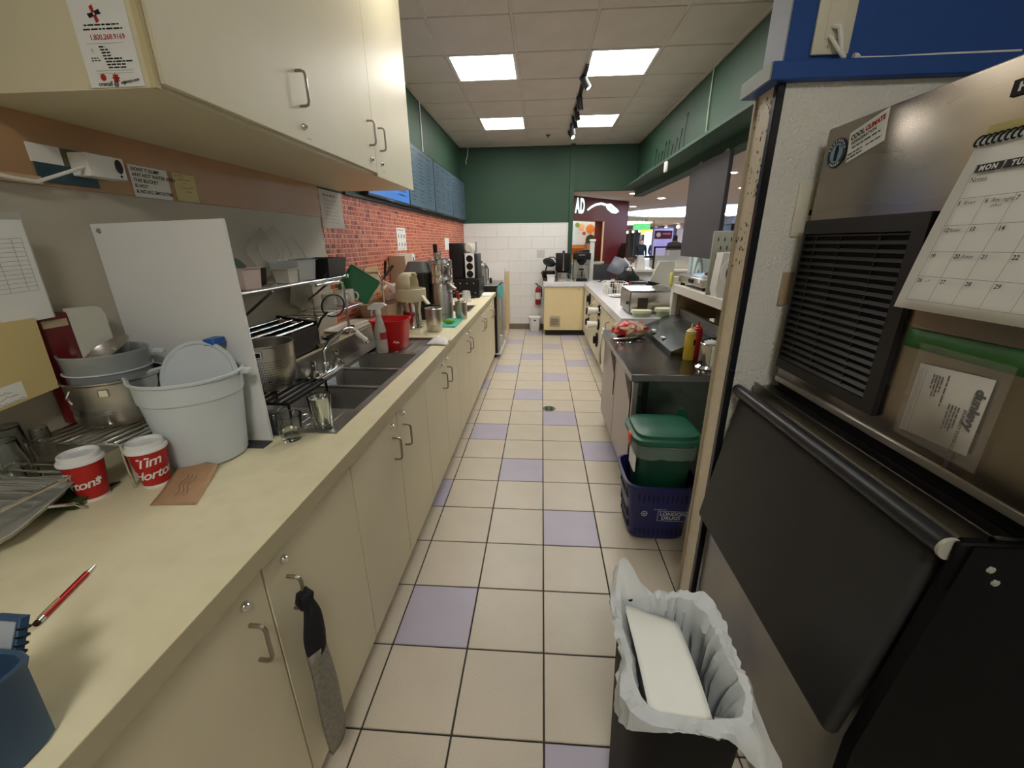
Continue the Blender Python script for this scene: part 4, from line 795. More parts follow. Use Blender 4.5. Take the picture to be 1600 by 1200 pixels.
for i in range(3): MB().lathe([(0, .002), (.038, .002), (.040, 0)], (0, 0, 0), 28, Matrix.Translation((-.85, 4.9645, ZT+.445-i*.087)) @ Matrix.Rotation(R(90), 4, 'X')).build('round_window', mat('window_black', '1D1E20', .2), t)
MB().lathe([(0, 0), (.06, 0), (.065, .01), (.062, .09), (.055, .115), (0, .12)], (-.86, 5.06, ZT+.50), 28).build('hopper', mat('hopper_white', 'D8D6D0', .3), t)
MB().cyl((-.86, 4.992, ZT+.565), (-.86, 4.98, ZT+.565), .045, .04, 24).build('hopper_dial', mat('cream_dial', 'CFC9B8', .4), t)
for x in (-.945, -.782): MB().cyl((x, 5.06, ZT+.50), (x, 5.06, ZT+.63), .011, n=12).build('post', chrome(), t)
m = MB()
for i in range(4): MB().lathe([(0, .003), (.008, .002), (.008, 0)], (0, 0, 0), 10, Matrix.Translation((-1.04+.08*i, 4.8995, ZT+.17)) @ Matrix.Rotation(R(90), 4, 'X')).build('screw', chrome(), t)
for i in range(4): MB().lathe([(0, .003), (.008, .002), (.008, 0)], (0, 0, 0), 10, Matrix.Translation((-1.04+.085*i, 4.8995, ZT+.06)) @ Matrix.Rotation(R(90), 4, 'X')).build('screw', chrome(), t)
# ---- oven unit past the counter
t = thing('oven_unit', 'black sided oven with stainless front past the end of the counter', 'oven', (-.95, 5.95, 0))
B((XL+.02, 5.52, .06), (-.60, 6.36, .985), .006).build('cabinet', mat('oven_black', '121314', .4), t); B((-.60, 5.53, .10), (-.565, 6.35, .965), .004).build('door', steel(), t)
MB().tube([(-.565, 5.60, .30), (-.535, 5.60, .30), (-.53, 5.60, .34), (-.53, 5.60, .78), (-.535, 5.60, .82), (-.565, 5.60, .82)], .010, 8).build('handle', steel(), t)
B((XL+.03, 5.53, 0), (-.62, 6.35, .06)).build('plinth', mat('dark_kick', '2E2A26', .7), t); B((-.63, 5.522, .045), (-.555, 6.36, .062)).build('bottom_trim', white_p(), t)
B((XL+.02, 5.52, .985), (-.585, 6.36, .992), .002).build('top_plate', steel_h(), t); MB().cyl((-.72, 5.9, .992), (-.72, 5.9, 1.06), .018, .02, 12).build('top_knob', black_p(), t)
t = thing('steel_urn', 'stainless urn standing on the oven', 'urn', (-.80, 5.62, .992)); MB().lathe([(0, 0), (.065, 0), (.07, .02), (.062, .05), (.06, .25), (.064, .255), (.055, .28), (0, .29)], (-.80, 5.63, .992), 28).build('body', steel(), t); MB().cyl((-.80, 5.63, 1.28), (-.80, 5.63, 1.30), .012, .008, 12).build('lid_knob', black_p(), t); MB().tube([(-.74, 5.63, 1.24), (-.715, 5.62, 1.2), (-.72, 5.62, 1.05)], .008, 8).build('handle', black_p(), t)
MB().tube([(-.80, 5.57, 1.04), (-.80, 5.535, 1.045), (-.80, 5.53, 1.03)], .009, 8).build('tap', chrome(), t)
t = thing('teal_cloth', 'turquoise cloth hung over the oven corner', 'cloth', (-.55, 5.56, .82)); MB().grid(lambda u, v: (-.585+.07*u+.004*math.sin(v*6), 5.515-.008*math.sin(u*math.pi)+.003*math.sin(v*9), .995-.15*v), 8, 10).build('front_fold', mat('turquoise_cloth', '5FB9B8', .85, var=.08, scale=30), t, solid=.004); MB().grid(lambda u, v: (-.558+.004*math.sin(v*7), 5.51+.06*u, .995-.14*v), 6, 10).build('side_fold', mat('turquoise_cloth', '5FB9B8', .85), t, solid=.004)
tag(B((-1.05, 7.40, .0), (-.655, 7.54, 1.105), .004).build('white_cabinet', white_p()), 'low white cabinet against the far white wall', 'cabinet')
tag(B((-.65, 7.42, 0), (-.585, 7.53, 1.04), .003).build('tan_post', mat('tan_post', 'CDB48A', .5)), 'narrow tan upright beside the white cabinet', 'post')
# ---- papers on the brick wall
t, o, r_, u_ = sheet('wall_poster', (XL+.0115, 2.655, 1.632), (0, 1, 0), (0, 0, 1), .30, .225, mat('grey_laminated', 'B5AD9C', .55, var=.08), 'laminated grey sheet hanging at the near edge of the brick wall', 'poster')
k = MB(); fine(k, o, r_, u_, .05, .19, .16, .018, 7); 
for i in range(7): scribble(k, o, r_, u_, .05, .165-i*.022, .18, .010, 60+i, .002)
k.build('printing', greyink(), t, smooth=False)
t, o, r_, u_ = sheet('wall_poster', (XL+.0115, 4.02, 1.468), (0, 1, 0), (0, 0, 1), .268, .208, paper(), 'white hand washing poster with small pictures on the brick wall', 'poster')
k = MB(); fine(k, o, r_, u_, .03, .182, .2, .016, 9)
for i in range(2):
    for j in range(3):
        M_ = Matrix.Translation(o+r_*(.05+j*.085)+u_*(.13-i*.075)) @ Matrix.Rotation(R(90), 4, 'Y'); k.lathe([(0, 0), (.02, 0)], (0, 0, 0), 8, M_ @ Matrix.Diagonal((1, .7+.2*j, 1, 1)))
for i in range(2): strip(k, o, r_, u_, .03, .018-i*.01, .22, .021-i*.01)
k.build('pictures', mat('faded_print', '8C7A74', .8), t, smooth=False)
tag(B((XL+.011, 6.02, 1.44), (XL+.013, 6.3, 1.60)).build('wall_poster', paper()), 'small white sheet on the brick wall behind the grinder', 'poster')
# ---- menu screens
scr = mat('screen_blue', '4E5F6C', .35, var=.1, scale=3, emit=.10)
bez = mat('screen_bezel', '0E0F12', .4)
yy = [7.50, 6.46, 5.41, 4.36, 3.31]
sl = ['menu screen in the far corner, fourth from the cupboards', 'menu screen with dense text columns, third from the cupboards', 'menu screen beside the upper cupboard, second from the near end', 'bright blue menu screen mostly hidden behind the upper cupboard']
for i in range(4):
    y1, y0 = yy[i], yy[i+1]
    t = thing('menu_screen', sl[i], 'screen', (XL+.06, (y0+y1)/2, 1.88), 0, 'wall menu screens')
    B((XL+.012, y0+.003, 1.882), (XL+.065, y1-.003, 2.485), .004).build('bezel', bez, t)
    sm = scr if i < 3 else mat('screen_bright_blue', '3F6FB8', .25, emit=.35, var=.05)
    B((XL+.065, y0+.018, 1.902), (XL+.067, y1-.018, 2.470)).build('panel', sm, t)
    B((XL+.066, y0+.45, 1.884), (XL+.0668, y0+.56, 1.892)).build('maker_badge', mat('badge_grey', '8A8D92', .4), t)
    k = MB(); rr = random.Random(20+i); o = Vector((XL+.0678, 0, 0))
    for col in range(3):
        yb_ = y0+.09+col*.31; z = 2.40
        strip(k, o, (0, 1, 0), (0, 0, 1), yb_, z+.02, yb_+.20, z+.032)
        for r9 in range(12):
            z -= .037
            if rr.random() < .15: continue
            strip(k, o, (0, 1, 0), (0, 0, 1), yb_, z, yb_+rr.uniform(.10, .2), z+.010); strip(k, o, (0, 1, 0), (0, 0, 1), yb_+.225, z, yb_+.25, z+.010)
    k.build('menu_text', mat('menu_text_dark', '1B2C3E', .4, var=0), t, smooth=False)
tag(B((XL+.008, 3.0, 1.857), (XL+.03, 7.5, 1.878)).build('cable_trunking', mat('dark_trunk', '1D2622', .5)), 'dark cable trunking under the menu screens', 'trunking')
# ---- conduits
for x, y, z0, z1, lb in ((XL+.008, 5.205, 2.49, ZC, 'white cable running down the green wall above the menu screens'),):
    tag(MB().tube([(x, y, z1), (x, y-.004, (z0+z1)/2), (x, y, z0)], .006, 8).build('wall_cable', white_p()), lb, 'cable')
tag(MB().tube([(-1.245, YB-.01, ZC), (-1.247, YB-.012, 2.95), (-1.26, YB-.02, 2.87), (-1.285, YB-.02, 2.82), (-1.28, YB-.015, 2.77)], .008, 8).build('hanging_cable', mat('pale_cable', 'B9BDB5', .5)), 'short pale cable dangling from the ceiling in the far left corner', 'cable')
# ---- cleaning cloth hung on the near right handle
t = thing('cleaning_cloth', 'black and grey microfibre duster hung on the nearest cabinet handle', 'duster', (-.59, .77, .1))
hy = .697+.072
MB().tube([(-.590, hy+.002, .70), (-.584, hy+.006, .685), (-.588, hy, .655), (-.600, hy-.004, .65), (-.606, hy-.006, .67), (-.602, hy-.004, .69)], .011, 10, closed=True).build('loop', mat('black_fabric', '17181C', .9, var=.2, scale=40), t)
def duster(u, v, w0, w1, z0, z1, wv):
    y = hy-.004+(u-.5)*(w0+(w1-w0)*v)+.010*v; return (-.592+.010*math.sin(u*math.pi)+wv*math.sin(u*5+v*6), y, z0+(z1-z0)*v+.02*(u-.5)*v)
MB().grid(lambda u, v: duster(u, v, .03, .085, .70, .50, .006), 10, 14).build('black_wrap', mat('black_fabric', '17181C', .9, var=.2, scale=40), t, solid=.012)
MB().grid(lambda u, v: duster(u, v, .075, .085, .515, .135, .003), 10, 20).build('grey_pad', mat('grey_microfibre', '8F8B7E', .95, var=.25, scale=90, bump=.6, bscale=300), t, solid=.014)
# ================================================================ RIGHT SIDE
# ---- ice machine bin
blk_door = mat('black_bin_door', '2A2A2A', .55, var=.06, scale=4); blk_side = mat('black_side', '08080A', .6, spec=.15)
t = thing('ice_bin', 'ice storage bin with a large sloping black door under the ice maker', 'ice bin', (1.05, .95, 0))
prof = [(.645, .06), (.645, .57), (.700, 1.06), (1.50, 1.06), (1.50, .06)]
MB().prism(prof, (0, .582, 0), (1, 0, 0), (0, 0, 1), (0, .735, 0)).build('body', steel_h(), t)
MB().prism([(.625, .05), (.612, .60), (.668, 1.085), (1.50, 1.085), (1.50, .05)], (0, .556, 0), (1, 0, 0), (0, 0, 1), (0, .025, 0)).build('near_side_panel', blk_side, t)
m = MB()
A, Bv = Vector((.590, 0, .575)), Vector((.660, 0, 1.045)); dd = (Bv-A).normalized(); nn = Vector((dd.z, 0, -dd.x))
loc = Matrix(((0, dd.x, nn.x, 0), (1, 0, 0, 0), (0, dd.z, nn.z, 0), (0, 0, 0, 1))); cen = (A+Bv)/2+nn*.014
door = MB().box((0, 0, 0), (.724, (Bv-A).length, .034), .016, Matrix.Translation((cen.x, .956, cen.z)) @ loc, 3).build('door', blk_door, t)
MB().tube([(.655, .575, 1.066), (.655, .60, 1.066), (.655, 1.29, 1.066), (.655, 1.325, 1.066)], [.017, .019, .019, .017], 14).build('hinge_bar', mat('dark_rubber', '202226', .35), t)
MB().cyl((.655, .572, 1.066), (.655, .578, 1.066), .020, n=14).build('hinge_ring', mat('pale_ring', 'A9A69A', .4), t)
B((.652, .560, .995), (.80, .572, 1.088), .004).build('hinge_plate', blk_side, t)
for x, z in ((.705, 1.045), (.72, 1.02)): MB().lathe([(0, .006), (.006, .005), (.009, 0)], (0, 0, 0), 12, Matrix.Translation((x, .5595, z)) @ Matrix.Rotation(R(90), 4, 'X')).build('bolt', chrome(), t)
m = MB(); m.bx((.704, .57, 1.06), (1.50, 1.322, 1.082)); m.bx((.704, .57, 1.082), (.708, 1.322, 1.094)); m.bx((.704, .57, 1.082), (1.5, .574, 1.094)); m.build('top_deck', mat('deck_steel', '8B8780', .3, 1, var=.08, scale=3), t)
for y in (.66, 1.24):
    for x in (.70, 1.42): MB().cyl((x, y, 0), (x, y, .065), .02, .025, 12).build('foot', steel_h(), t)
# ---- ice maker head
HX = .75
hsteel = mat('head_steel', '948B80', .27, 1, var=.05, scale=2.2, stretch=(1, .5, 4))
t = thing('ice_maker', 'stainless ice maker head with a black louvre grille, on top of the bin', 'ice maker', (1.1, .91, 1.083))
B((HX+.012, .53, 1.083), (1.45, 1.292, 1.112)).build('base_gap', blk_side, t)
B((HX, .53, 1.112), (1.45, 1.292, 1.808), .006, 2).build('housing', hsteel, t)
B((HX-.003, .53, 1.112), (HX+.004, 1.292, 1.128), .001).build('bottom_lip', steel(), t)
gy0, gy1, gz0, gz1 = .892, 1.286, 1.160, 1.583; gm = mat('grille_black', '1B1B1C', .5, var=.08)
fr = MB(); fx0, fx1 = HX-.012, HX+.001
for a, b_ in (((gy0, gz0+.028), (gy0+.035, gz1-.035)), ((gy1-.008, gz0+.028), (gy1, gz1-.035)), ((gy0, gz1-.035), (gy1, gz1)), ((gy0, gz0), (gy1, gz0+.028))): fr.bx((fx0, a[0], a[1]), (fx1, b_[0], b_[1]))
gr = fr.build('grille_frame', gm, t)
B((HX-.0015, gy0+.03, gz0+.02), (HX+.0005, gy1-.006, gz1-.03)).build('grille_back', mat('grille_dark', '060606', .8, var=0), gr)
n_ = 20
for i in range(n_):
    z = gz0+.034+i*(gz1-gz0-.072)/(n_-1)
    MB().prism([(-.0115, -.0035), (-.009, -.0045), (-.002, .003), (-.0045, .004)], (HX, gy0+.034, z), (1, 0, 0), (0, 0, 1), (0, gy1-gy0-.041, 0)).build('slat', gm, gr)
for f_ in (.30, .62, .86): B((HX-.007, gy0+(gy1-gy0)*f_-.002, gz0+.02), (HX-.004, gy0+(gy1-gy0)*f_+.002, gz1-.03)).build('grille_rib', gm, gr)
# stickers on the head (face -x: right = -y)
FR, FU = Vector((0, -1, 0)), Vector((0, 0, 1))
t = thing('round_sticker', 'round dark blue sticker with a penguin shape on the ice maker', 'sticker', (HX-.001, 1.235, 1.70))
Mx = Matrix.Translation((HX-.0008, 1.236, 1.742)) @ Matrix.Rotation(R(-90), 4, 'Y')
MB().lathe([(0, .0006), (.034, .0006), (.034, 0)], (0, 0, 0), 36, Mx).build('disc', mat('navy_print', '1F2B38', .4, var=0), t)
MB().lathe([(0, .0009), (.023, .0009)], (0, 0, 0), 36, Mx).build('sky', mat('pale_blue_print', '7FA3BE', .4, var=0), t)
k = MB(); o = Vector((HX-.0022, 1.236, 1.742)); k.add([o+FR*a+FU*b_ for a, b_ in ((-.006, -.018), (.006, -.018), (.008, .004), (.004, .018), (-.003, .018), (-.007, .004))], [tuple(range(6))]); k.build('figure', ink(), t, smooth=False)
k = MB()
for i in range(9):
    a = R(160-i*17.5); c_ = o+FR*(.0285*math.cos(a))+FU*(.0285*math.sin(a)); up = FR*math.cos(a)+FU*math.sin(a); rt = FR*math.sin(a)-FU*math.cos(a); strip(k, c_, rt, up, -.0022, -.0028, .0022, .0028)
for i in range(5):
    a = R(238+i*16); c_ = o+FR*(.0285*math.cos(a))+FU*(.0285*math.sin(a)); up = FR*math.cos(a)+FU*math.sin(a); rt = FR*math.sin(a)-FU*math.cos(a); strip(k, c_, rt, up, -.0026, -.0028, .0026, .0028)
k.build('ring_print', mat('pale_ink', 'C9D4DA', .5, var=0), t, smooth=False)
t, o, r_, u_ = sheet('service_sticker', (HX-.0005, 1.192, 1.712), (0, -1, .24), (0, .12, 1), .112, .066, paper(), 'white refrigeration service sticker with red and navy lettering on the ice maker', 'sticker', .0006)
r_ = r_.normalized(); u_ = u_.normalized(); navy = mat('navy_print', '1F2B38', .4, var=0)
k = MB(); rd = MB(); text(k, 'COOL', o+r_*.006+u_*.047, r_, u_, .0150, bold=.0008); text(rd, 'CLIMATE', o+r_*.052+u_*.0475, r_, u_, .0140, bold=.0008); text(k, 'REFRIGERATION', o+r_*.010+u_*.036, r_, u_, .0095, spacing=1.1, bold=.0003)
fine(k, o, r_, u_, .014, .026, .085, .0058, 41); fine(k, o, r_, u_, .003, .014, .046, .0058, 42); fine(k, o, r_, u_, .003, .006, .046, .0058, 43); fine(k, o, r_, u_, .060, .013, .045, .0048, 44)
k.build('navy_lettering', navy, t, smooth=False); rd.build('red_lettering', redink(), t, smooth=False)
t = thing('model_plate', 'small black model plate near the top of the ice maker', 'plate', (HX-.001, .78, 1.745)); B((HX-.003, .70, 1.747), (HX, .826, 1.770)).build('plate', ink(), t); k = MB(); strip(k, (HX-.0036, .815, 1.752), FR, FU, 0, 0, .004, .013); strip(k, (HX-.0036, .815, 1.752), FR, FU, .004, .005, .03, .008); k.build('white_marking', paper(), t, smooth=False)
# ---- wall calendar
t = thing('wall_calendar', 'spiral bound month calendar hanging on the ice maker front', 'calendar', (HX-.01, .77, 1.40))
cr = Vector((0, -1, .012)).normalized(); cu = Vector((-.10, -.15, 1)).normalized(); o = Vector((HX-.006, .888, 1.404)); o = Vector((HX-.034, .888, 1.404)); cw = .30; chh = .292
cu = Vector((.09, -.145, 1)).normalized(); cn = cr.cross(cu).normalized()
MB().grid(lambda u, v: o+cr*(cw*u)+cu*(chh*v)+cn*(.004*math.sin(v*math.pi)), 8, 12).build('page', paper(), t, solid=.0012)
MB().add([o+cr*a+cu*b_+cn*(-.003) for a, b_ in ((.0, .285), (cw, .285), (cw, .312), (.0, .312))], [(0, 1, 2, 3)]).build('backing', mat('yellow_card', 'C9BE74', .7), t, solid=.001)
for i in range(30):
    c_ = o+cr*(.004+i*.0098)+cu*.2885
    MB().tube([c_+cn*(.003+.0055*math.cos(a))+cu*(.0075*math.sin(a))+cr*(.0035*math.sin(a)) for a in [j*math.pi/5 for j in range(10)]], .0016, 6, closed=True).build('coil', mat('dark_wire', '1A1B1E', .3, .3), t)
k = MB(); o2 = o+cn*.0065
bx0, bz0_, pw, ph = .026, .018, .0465, .0445
def P2(u, v): return o2+cr*u+cu*v
for i in range(6):
    strip(k, o2, cr, cu, bx0, bz0_+i*ph if i < 5 else bz0_+4*ph+.052, bx0+pw*6, (bz0_+i*ph if i < 5 else bz0_+4*ph+.052)+.0006)
for j in range(7): strip(k, o2, cr, cu, bx0+j*pw, bz0_, bx0+j*pw+.0006, bz0_+4*ph+.052 if j == 0 else bz0_+4*ph)
k.build('grid_lines', greyink(), t, smooth=False)
pc = MB()
for j, s_ in enumerate(('MON', 'TUE', 'WED', 'THU', 'FRI')):
    MB().add([P2(bx0+.002+j*pw, .236), P2(bx0+pw-.001+j*pw, .236), P2(bx0+pw-.001+j*pw, .2485), P2(bx0+.002+j*pw, .2485)], [(0, 1, 2, 3)]).build('day_box', mat('charcoal_print', '2C2C2E', .7, var=0), t, smooth=False)
    _q = MB(); text(_q, s_, P2(bx0+.002+j*pw+.0215, .2385)+cn*.0006, cr, cu, .011, bold=.0005, spacing=1.25, align='CENTER'); _q.build('day_name', paper(), t, smooth=False)
softink = mat('soft_ink', '3A3A3C', .8, var=0)
def wr(nm, *a, **kw):
    q_ = MB(); text(q_, *a, **kw); q_.build(nm, softink, t, smooth=False)
wr('notes_heading', 'Notes', P2(bx0+.003, .221), cr, cu, .0115)
for row, st in enumerate((5, 12, 19, 26)):
    for j in range(5):
        d_ = st+j
        if d_ <= 31: wr('date', str(d_), P2(bx0+.003+j*pw, bz0_+(4-row)*ph-.0105), cr, cu, .0098, bold=.0002)
for j, row, s_ in ((0, 0, 'Rosex'), (1, 0, 'Roy, night'), (0, 1, 'Rosex'), (1, 2, ' Rosex'), (0, 3, '  -->')): wr('handwritten_entry', s_, P2(bx0+.013+j*pw, bz0_+(4-row)*ph-.0100), cr, cu, .0082, shear=.3)
wr('handwritten_entry', '(after)', P2(bx0+.016+pw, bz0_+4*ph-.018), cr, cu, .0068, shear=.3)
# ---- green tape, bag with invoice
tag(MB().grid(lambda u, v: (HX-.003-.0006*math.sin(u*9), .876-.36*u+.006*(v-.5)*0, 1.3265+.036*v+.010*u*(1 if v > .5 else .35)), 12, 2).build('green_tape', mat('green_tape', '2F6B2E', .55, var=.08, scale=20), None, solid=.0006), 'strip of green tape across the ice maker front', 'tape')
t = thing('invoice_pouch', 'clear plastic pouch with a folded invoice taped to the ice maker', 'pouch', (HX-.004, .75, 1.16))
MB().grid(lambda u, v: (HX-.0075-.004*math.sin(u*math.pi)*math.sin(v*math.pi), .834-.172*u, 1.152+.19*v), 8, 8).build('film', mat('clear_film', 'D8D4CC', .15, alpha=.14, var=0), t)
q0 = Vector((HX-.0045, .824, 1.163)); qr = Vector((0, -.137, .010)); qu = Vector((0, 0, .140))
MB().add([q0, q0+qr, q0+qr+qu, q0+qu], [(0, 1, 2, 3)]).build('invoice', mat('invoice_paper', 'BDB8AE', .7, var=.03), t, solid=.0012)
k = MB(); rt = Vector((0, 0, -1)); up = Vector((0, -1, .05)).normalized(); b0 = q0+Vector((-.0014, 0, 0))
q_ = MB(); text(q_, 'dunlevy', b0+Vector((0, -.117, .128)), rt, up, .024, bold=.0012, shear=.15); q_.build('firm_name', mat('soft_ink', '3A3A3C', .8, var=0), t, smooth=False); q_ = MB(); text(q_, 'DUNLEVY FOOD EQUIPMENT', b0+Vector((0, -.108, .086)), rt, up, .0085, bold=.0002); q_.build('heading', mat('soft_ink', '3A3A3C', .8, var=0), t, smooth=False)
for i, (yy_, zz, s_) in enumerate(((.098, .086, .04), (.092, .086, .05), (.086, .086, .045), (.080, .086, .05), (.052, .128, .03), (.046, .128, .04), (.040, .128, .045), (.034, .128, .03), (.062, .134, .06))): fine(k, b0+Vector((0, -yy_, zz)), rt, up, 0, 0, s_, .0046, 50+i)
for yy_ in (.006, .0105, .018): strip(k, b0, Vector((0, 0, 1)), Vector((0, -1, 0)), .004, yy_, .132, yy_+.0005)
k.build('printing', mat('soft_ink', '3A3A3C', .8, var=0), t, smooth=False)
# ---- plates on the wing wall (face -y: right = +x)
plm = mat('plate_ivory', 'D6D2BE', .35)
t = thing('cable_plate', 'ivory wall plate with a hole on the blue bulkhead', 'wall plate', (.74, 1.34, 1.985)); MB().bx((.692, 1.338, 1.988), (.785, 1.3468, 2.14), .003, None, 2).build('plate', plm, t); MB().bx((.717, 1.3365, 2.02), (.76, 1.3385, 2.11), .001).build('insert', plm, t); MB().lathe([(0, .002), (.004, .001), (.004, 0)], (0, 0, 0), 10, Matrix.Translation((.727, 1.3375, 2.003)) @ Matrix.Rotation(R(90), 4, 'X')).build('screw', chrome(), t)
MB().tube([(.727, 1.335, 2.026), (.732, 1.325, 2.014), (.745, 1.322, 1.996), (.765, 1.328, 1.980), (.775, 1.333, 1.9745)], .0045, 8).build('thin_cable', white_p(), t); MB().tube([(.732, 1.335, 2.048), (.742, 1.322, 2.04), (.749, 1.32, 2.015), (.758, 1.325, 1.99), (.772, 1.331, 1.978)], .006, 8).build('thick_cable', white_p(), t)
tag(MB().tube([(.797, 1.335, 1.981), (.805, 1.335, 1.981), (.815, 1.3355, 1.9765), (.9, 1.337, 1.977), (1.0, 1.337, 1.979), (1.2, 1.337, 1.980)], [.008, .007, .004, .003, .003, .003], 8).build('ledge_cable', white_p()), 'thin white cable lying along the blue ledge', 'cable')
t = thing('outlet_plate', 'ivory switch plate on the textured wall half behind the ice maker', 'wall plate', (.765, 1.34, 1.54)); MB().bx((.731, 1.336, 1.542), (.80, 1.3448, 1.690), .003, None, 2).build('plate', plm, t); MB().bx((.770, 1.3345, 1.60), (.776, 1.337, 1.615)).build('slot', ink(), t)
tag(MB().bx((.735, 1.337, 1.34), (.80, 1.344, 1.44), .002).build('tan_bracket', mat('tan_bracket', 'A9977C', .5)), 'small tan bracket on the textured wall under the switch plate', 'bracket')
m = MB(); rr = random.Random(9)
for i in range(60):
    z = rr.uniform(1.45, 1.92); y = rr.uniform(1.367, 1.452); s_ = rr.uniform(.002, .006)
    m.add([(.6278, y+s_*math.cos(j*1.05)*rr.uniform(.5, 1.3), z+s_*1.4*math.sin(j*1.05)*rr.uniform(.5, 1.3)) for j in range(6)], [tuple(range(6))])
q = m.build('paint_chips', mat('chip_dark', '4E4438', .9, var=0), bpy.data.objects['trim_4'], smooth=False); q['kind'] = 'stuff'
# ---- trash can with bag
t = thing('trash_can', 'slim black trash can in front of the ice bin', 'trash can', (.31, .70, 0))
def sqring(cx, cy, wx, wy, z, n=40, p=5):
    out = []
    for i in range(n):
        a = 2*math.pi*i/n; c_, s_ = math.cos(a), math.sin(a); q = 1/((abs(c_)**p+abs(s_)**p)**(1/p)); out.append(Vector((cx+wx*c_*q, cy+wy*s_*q, z)))
    return out
def loft(rings, close_bottom=True):
    m = MB(); n = len(rings[0]); m.v = [v.copy() for r in rings for v in r]
    for k_ in range(len(rings)-1): m.f += [(k_*n+i, k_*n+(i+1) % n, k_*n+n+(i+1) % n, k_*n+n+i) for i in range(n)]
    if close_bottom: m.f.append(tuple(range(n-1, -1, -1)))
    return m
tcx, tcy = .318, .705
loft([sqring(tcx, tcy, .095, .135, 0), sqring(tcx, tcy, .098, .138, .01), sqring(tcx, tcy, .114, .150, .61), sqring(tcx, tcy, .121, .157, .615), sqring(tcx, tcy, .121, .157, .64), sqring(tcx, tcy, .112, .148, .64), sqring(tcx, tcy, .106, .142, .60), sqring(tcx, tcy, .09, .13, .015)]).build('can', mat('black_bin_plastic', '0A0A0A', .6, spec=.2), t)
t = thing('bin_liner', 'crumpled translucent white bag lining the trash can', 'bag', (tcx, tcy, .3))
N_ = 120; rings = []
RB = ((.022, .634, .012), (.021, .642, .010), (.016, .650, .008), (.009, .657, .006), (-.006, .655, .006), (-.018, .625, .012), (-.026, .575, .016), (-.034, .50, .018), (-.040, .40, .02), (-.08, .33, .015), (-.1245, .31, .0))
for k_, (dw, z0, amp) in enumerate(RB):
    ring = sqring(tcx, tcy, .113+dw*.9, .149+dw*.9, z0, N_)
    for i, v in enumerate(ring):
        a = 2*math.pi*i/N_; nz = mnoise.noise((math.cos(a)*2.6, math.sin(a)*2.6, k_*.35)); n2 = mnoise.noise((math.cos(a)*8, math.sin(a)*8, k_*.6+9)); n3 = mnoise.noise((math.cos(a)*18, math.sin(a)*18, k_*.9+4))
        d = Vector((math.cos(a), math.sin(a), 0)); v += d*(amp*.9*nz+amp*.9*n2+amp*.7*n3)
        def near(deg, wd): x_ = max(0, 1-abs((a-R(deg)+math.pi) % (2*math.pi)-math.pi)/R(wd)); return x_*x_*(3-2*x_)
        if k_ < 5: v.z += .010*n2+.006*n3
        pk = near(121, 22)
        if k_ < 5: v.z += .068*pk*(.9, 1, 1, .95, .8)[k_]; v += Vector((-.012, .045, 0))*pk
        if k_ <= 2: f_ = near(-44, 26); v.z -= (.12, .07, .03)[k_]*f_; v += Vector((.055, -.035, 0))*f_*(1, .6, .3)[k_]
        if k_ <= 2: f_ = near(212, 26); v += Vector((-.020, -.004, 0))*f_; v.z -= (.05, .025, 0)[k_]*f_
        if k_ <= 2: f_ = near(45, 30); v += Vector((.012, .01, 0))*f_; v.z += .012*f_
        if k_ <= 1: f_ = near(-100, 26); v.z += (.010, .006)[k_]*f_; v -= d*.008*f_
        if k_ <= 1: f_ = near(165, 28); v.z += (.008, .004)[k_]*f_; v -= d*.010*f_
    rings.append(ring)
bagm = mat('white_bag_film', 'E9EFF1', .25, var=.03, trans=.3, ior=1.12, bump=.5, bscale=18)
loft(rings, False).build('film', bagm, t)
t = thing('card_sheet', 'white cardboard sheet dumped in the trash can', 'cardboard', (.31, .71, .5))
MB().grid(lambda u, v: (.238+.124*u-.012*v+.012*v*u, .575+.265*v-.02*u*v, .600+.022*v+.02*math.sin(v*2.4+u)-.012*u), 8, 12).build('sheet', mat('white_card', 'EEEFE8', .6, var=.02), t, solid=.002)
# ---- blue basket with green organics bin
bb = mat('navy_plastic', '23275C', .4, var=.06)
t = thing('shopping_basket', 'navy blue plastic shopping basket on the floor', 'basket', (.64, 1.99, 0))
bcx, bcy = .64, 1.995
loft([sqring(bcx, bcy, .135, .125, .004, 44), sqring(bcx, bcy, .148, .140, .02, 44), sqring(bcx, bcy, .172, .163, .325, 44), sqring(bcx, bcy, .190, .180, .332, 44), sqring(bcx, bcy, .192, .182, .352, 44), sqring(bcx, bcy, .180, .170, .356, 44), sqring(bcx, bcy, .166, .157, .325, 44), sqring(bcx, bcy, .140, .130, .025, 44)]).build('tub', bb, t)
slm = mat('slot_navy', '12143A', .6)
for rowz, h_ in ((.05, .05), (.12, .06), (.24, .06)):
    for j in range(8):
        y = bcy-.09+j*.025; xe = bcx-.148-.024*(rowz+h_/2-.02)/.305; MB().bx((xe-.0015, y-.004, rowz), (xe+.004, y+.004, rowz+h_), .001).build('slot', slm, t)
for rowz, h_ in ((.045, .04), (.255, .045)):
    for j in range(11):
        x = bcx-.12+j*.024; ye = bcy-.140-.023*(rowz+h_/2-.02)/.305; MB().bx((x-.004, ye-.0015, rowz), (x+.004, ye+.004, rowz+h_), .001).build('slot', slm, t)
k = MB(); fo = lambda x, z: Vector((x, bcy-.141-.0235*(z-.02)/.305-.0045, z)); o = fo(.615, .15)
text(k, 'LONDON', fo(.632, .178), (1, 0, 0), (0, -.07, 1), .030, bold=.0008); text(k, 'DRUGS', fo(.642, .152), (1, 0, 0), (0, -.07, 1), .030, bold=.0008); text(k, 'PROPERTY OF', fo(.600, .212), (1, 0, 0), (0, -.07, 1), .010)
for a, b_, c_, d_ in ((.622, .142, .772, .1445), (.622, .204, .772, .2065), (.622, .142, .6245, .2065), (.7695, .142, .772, .2065)):
    k.add([fo(a, b_), fo(c_, b_), fo(c_, d_), fo(a, d_)], [(0, 1, 2, 3)])
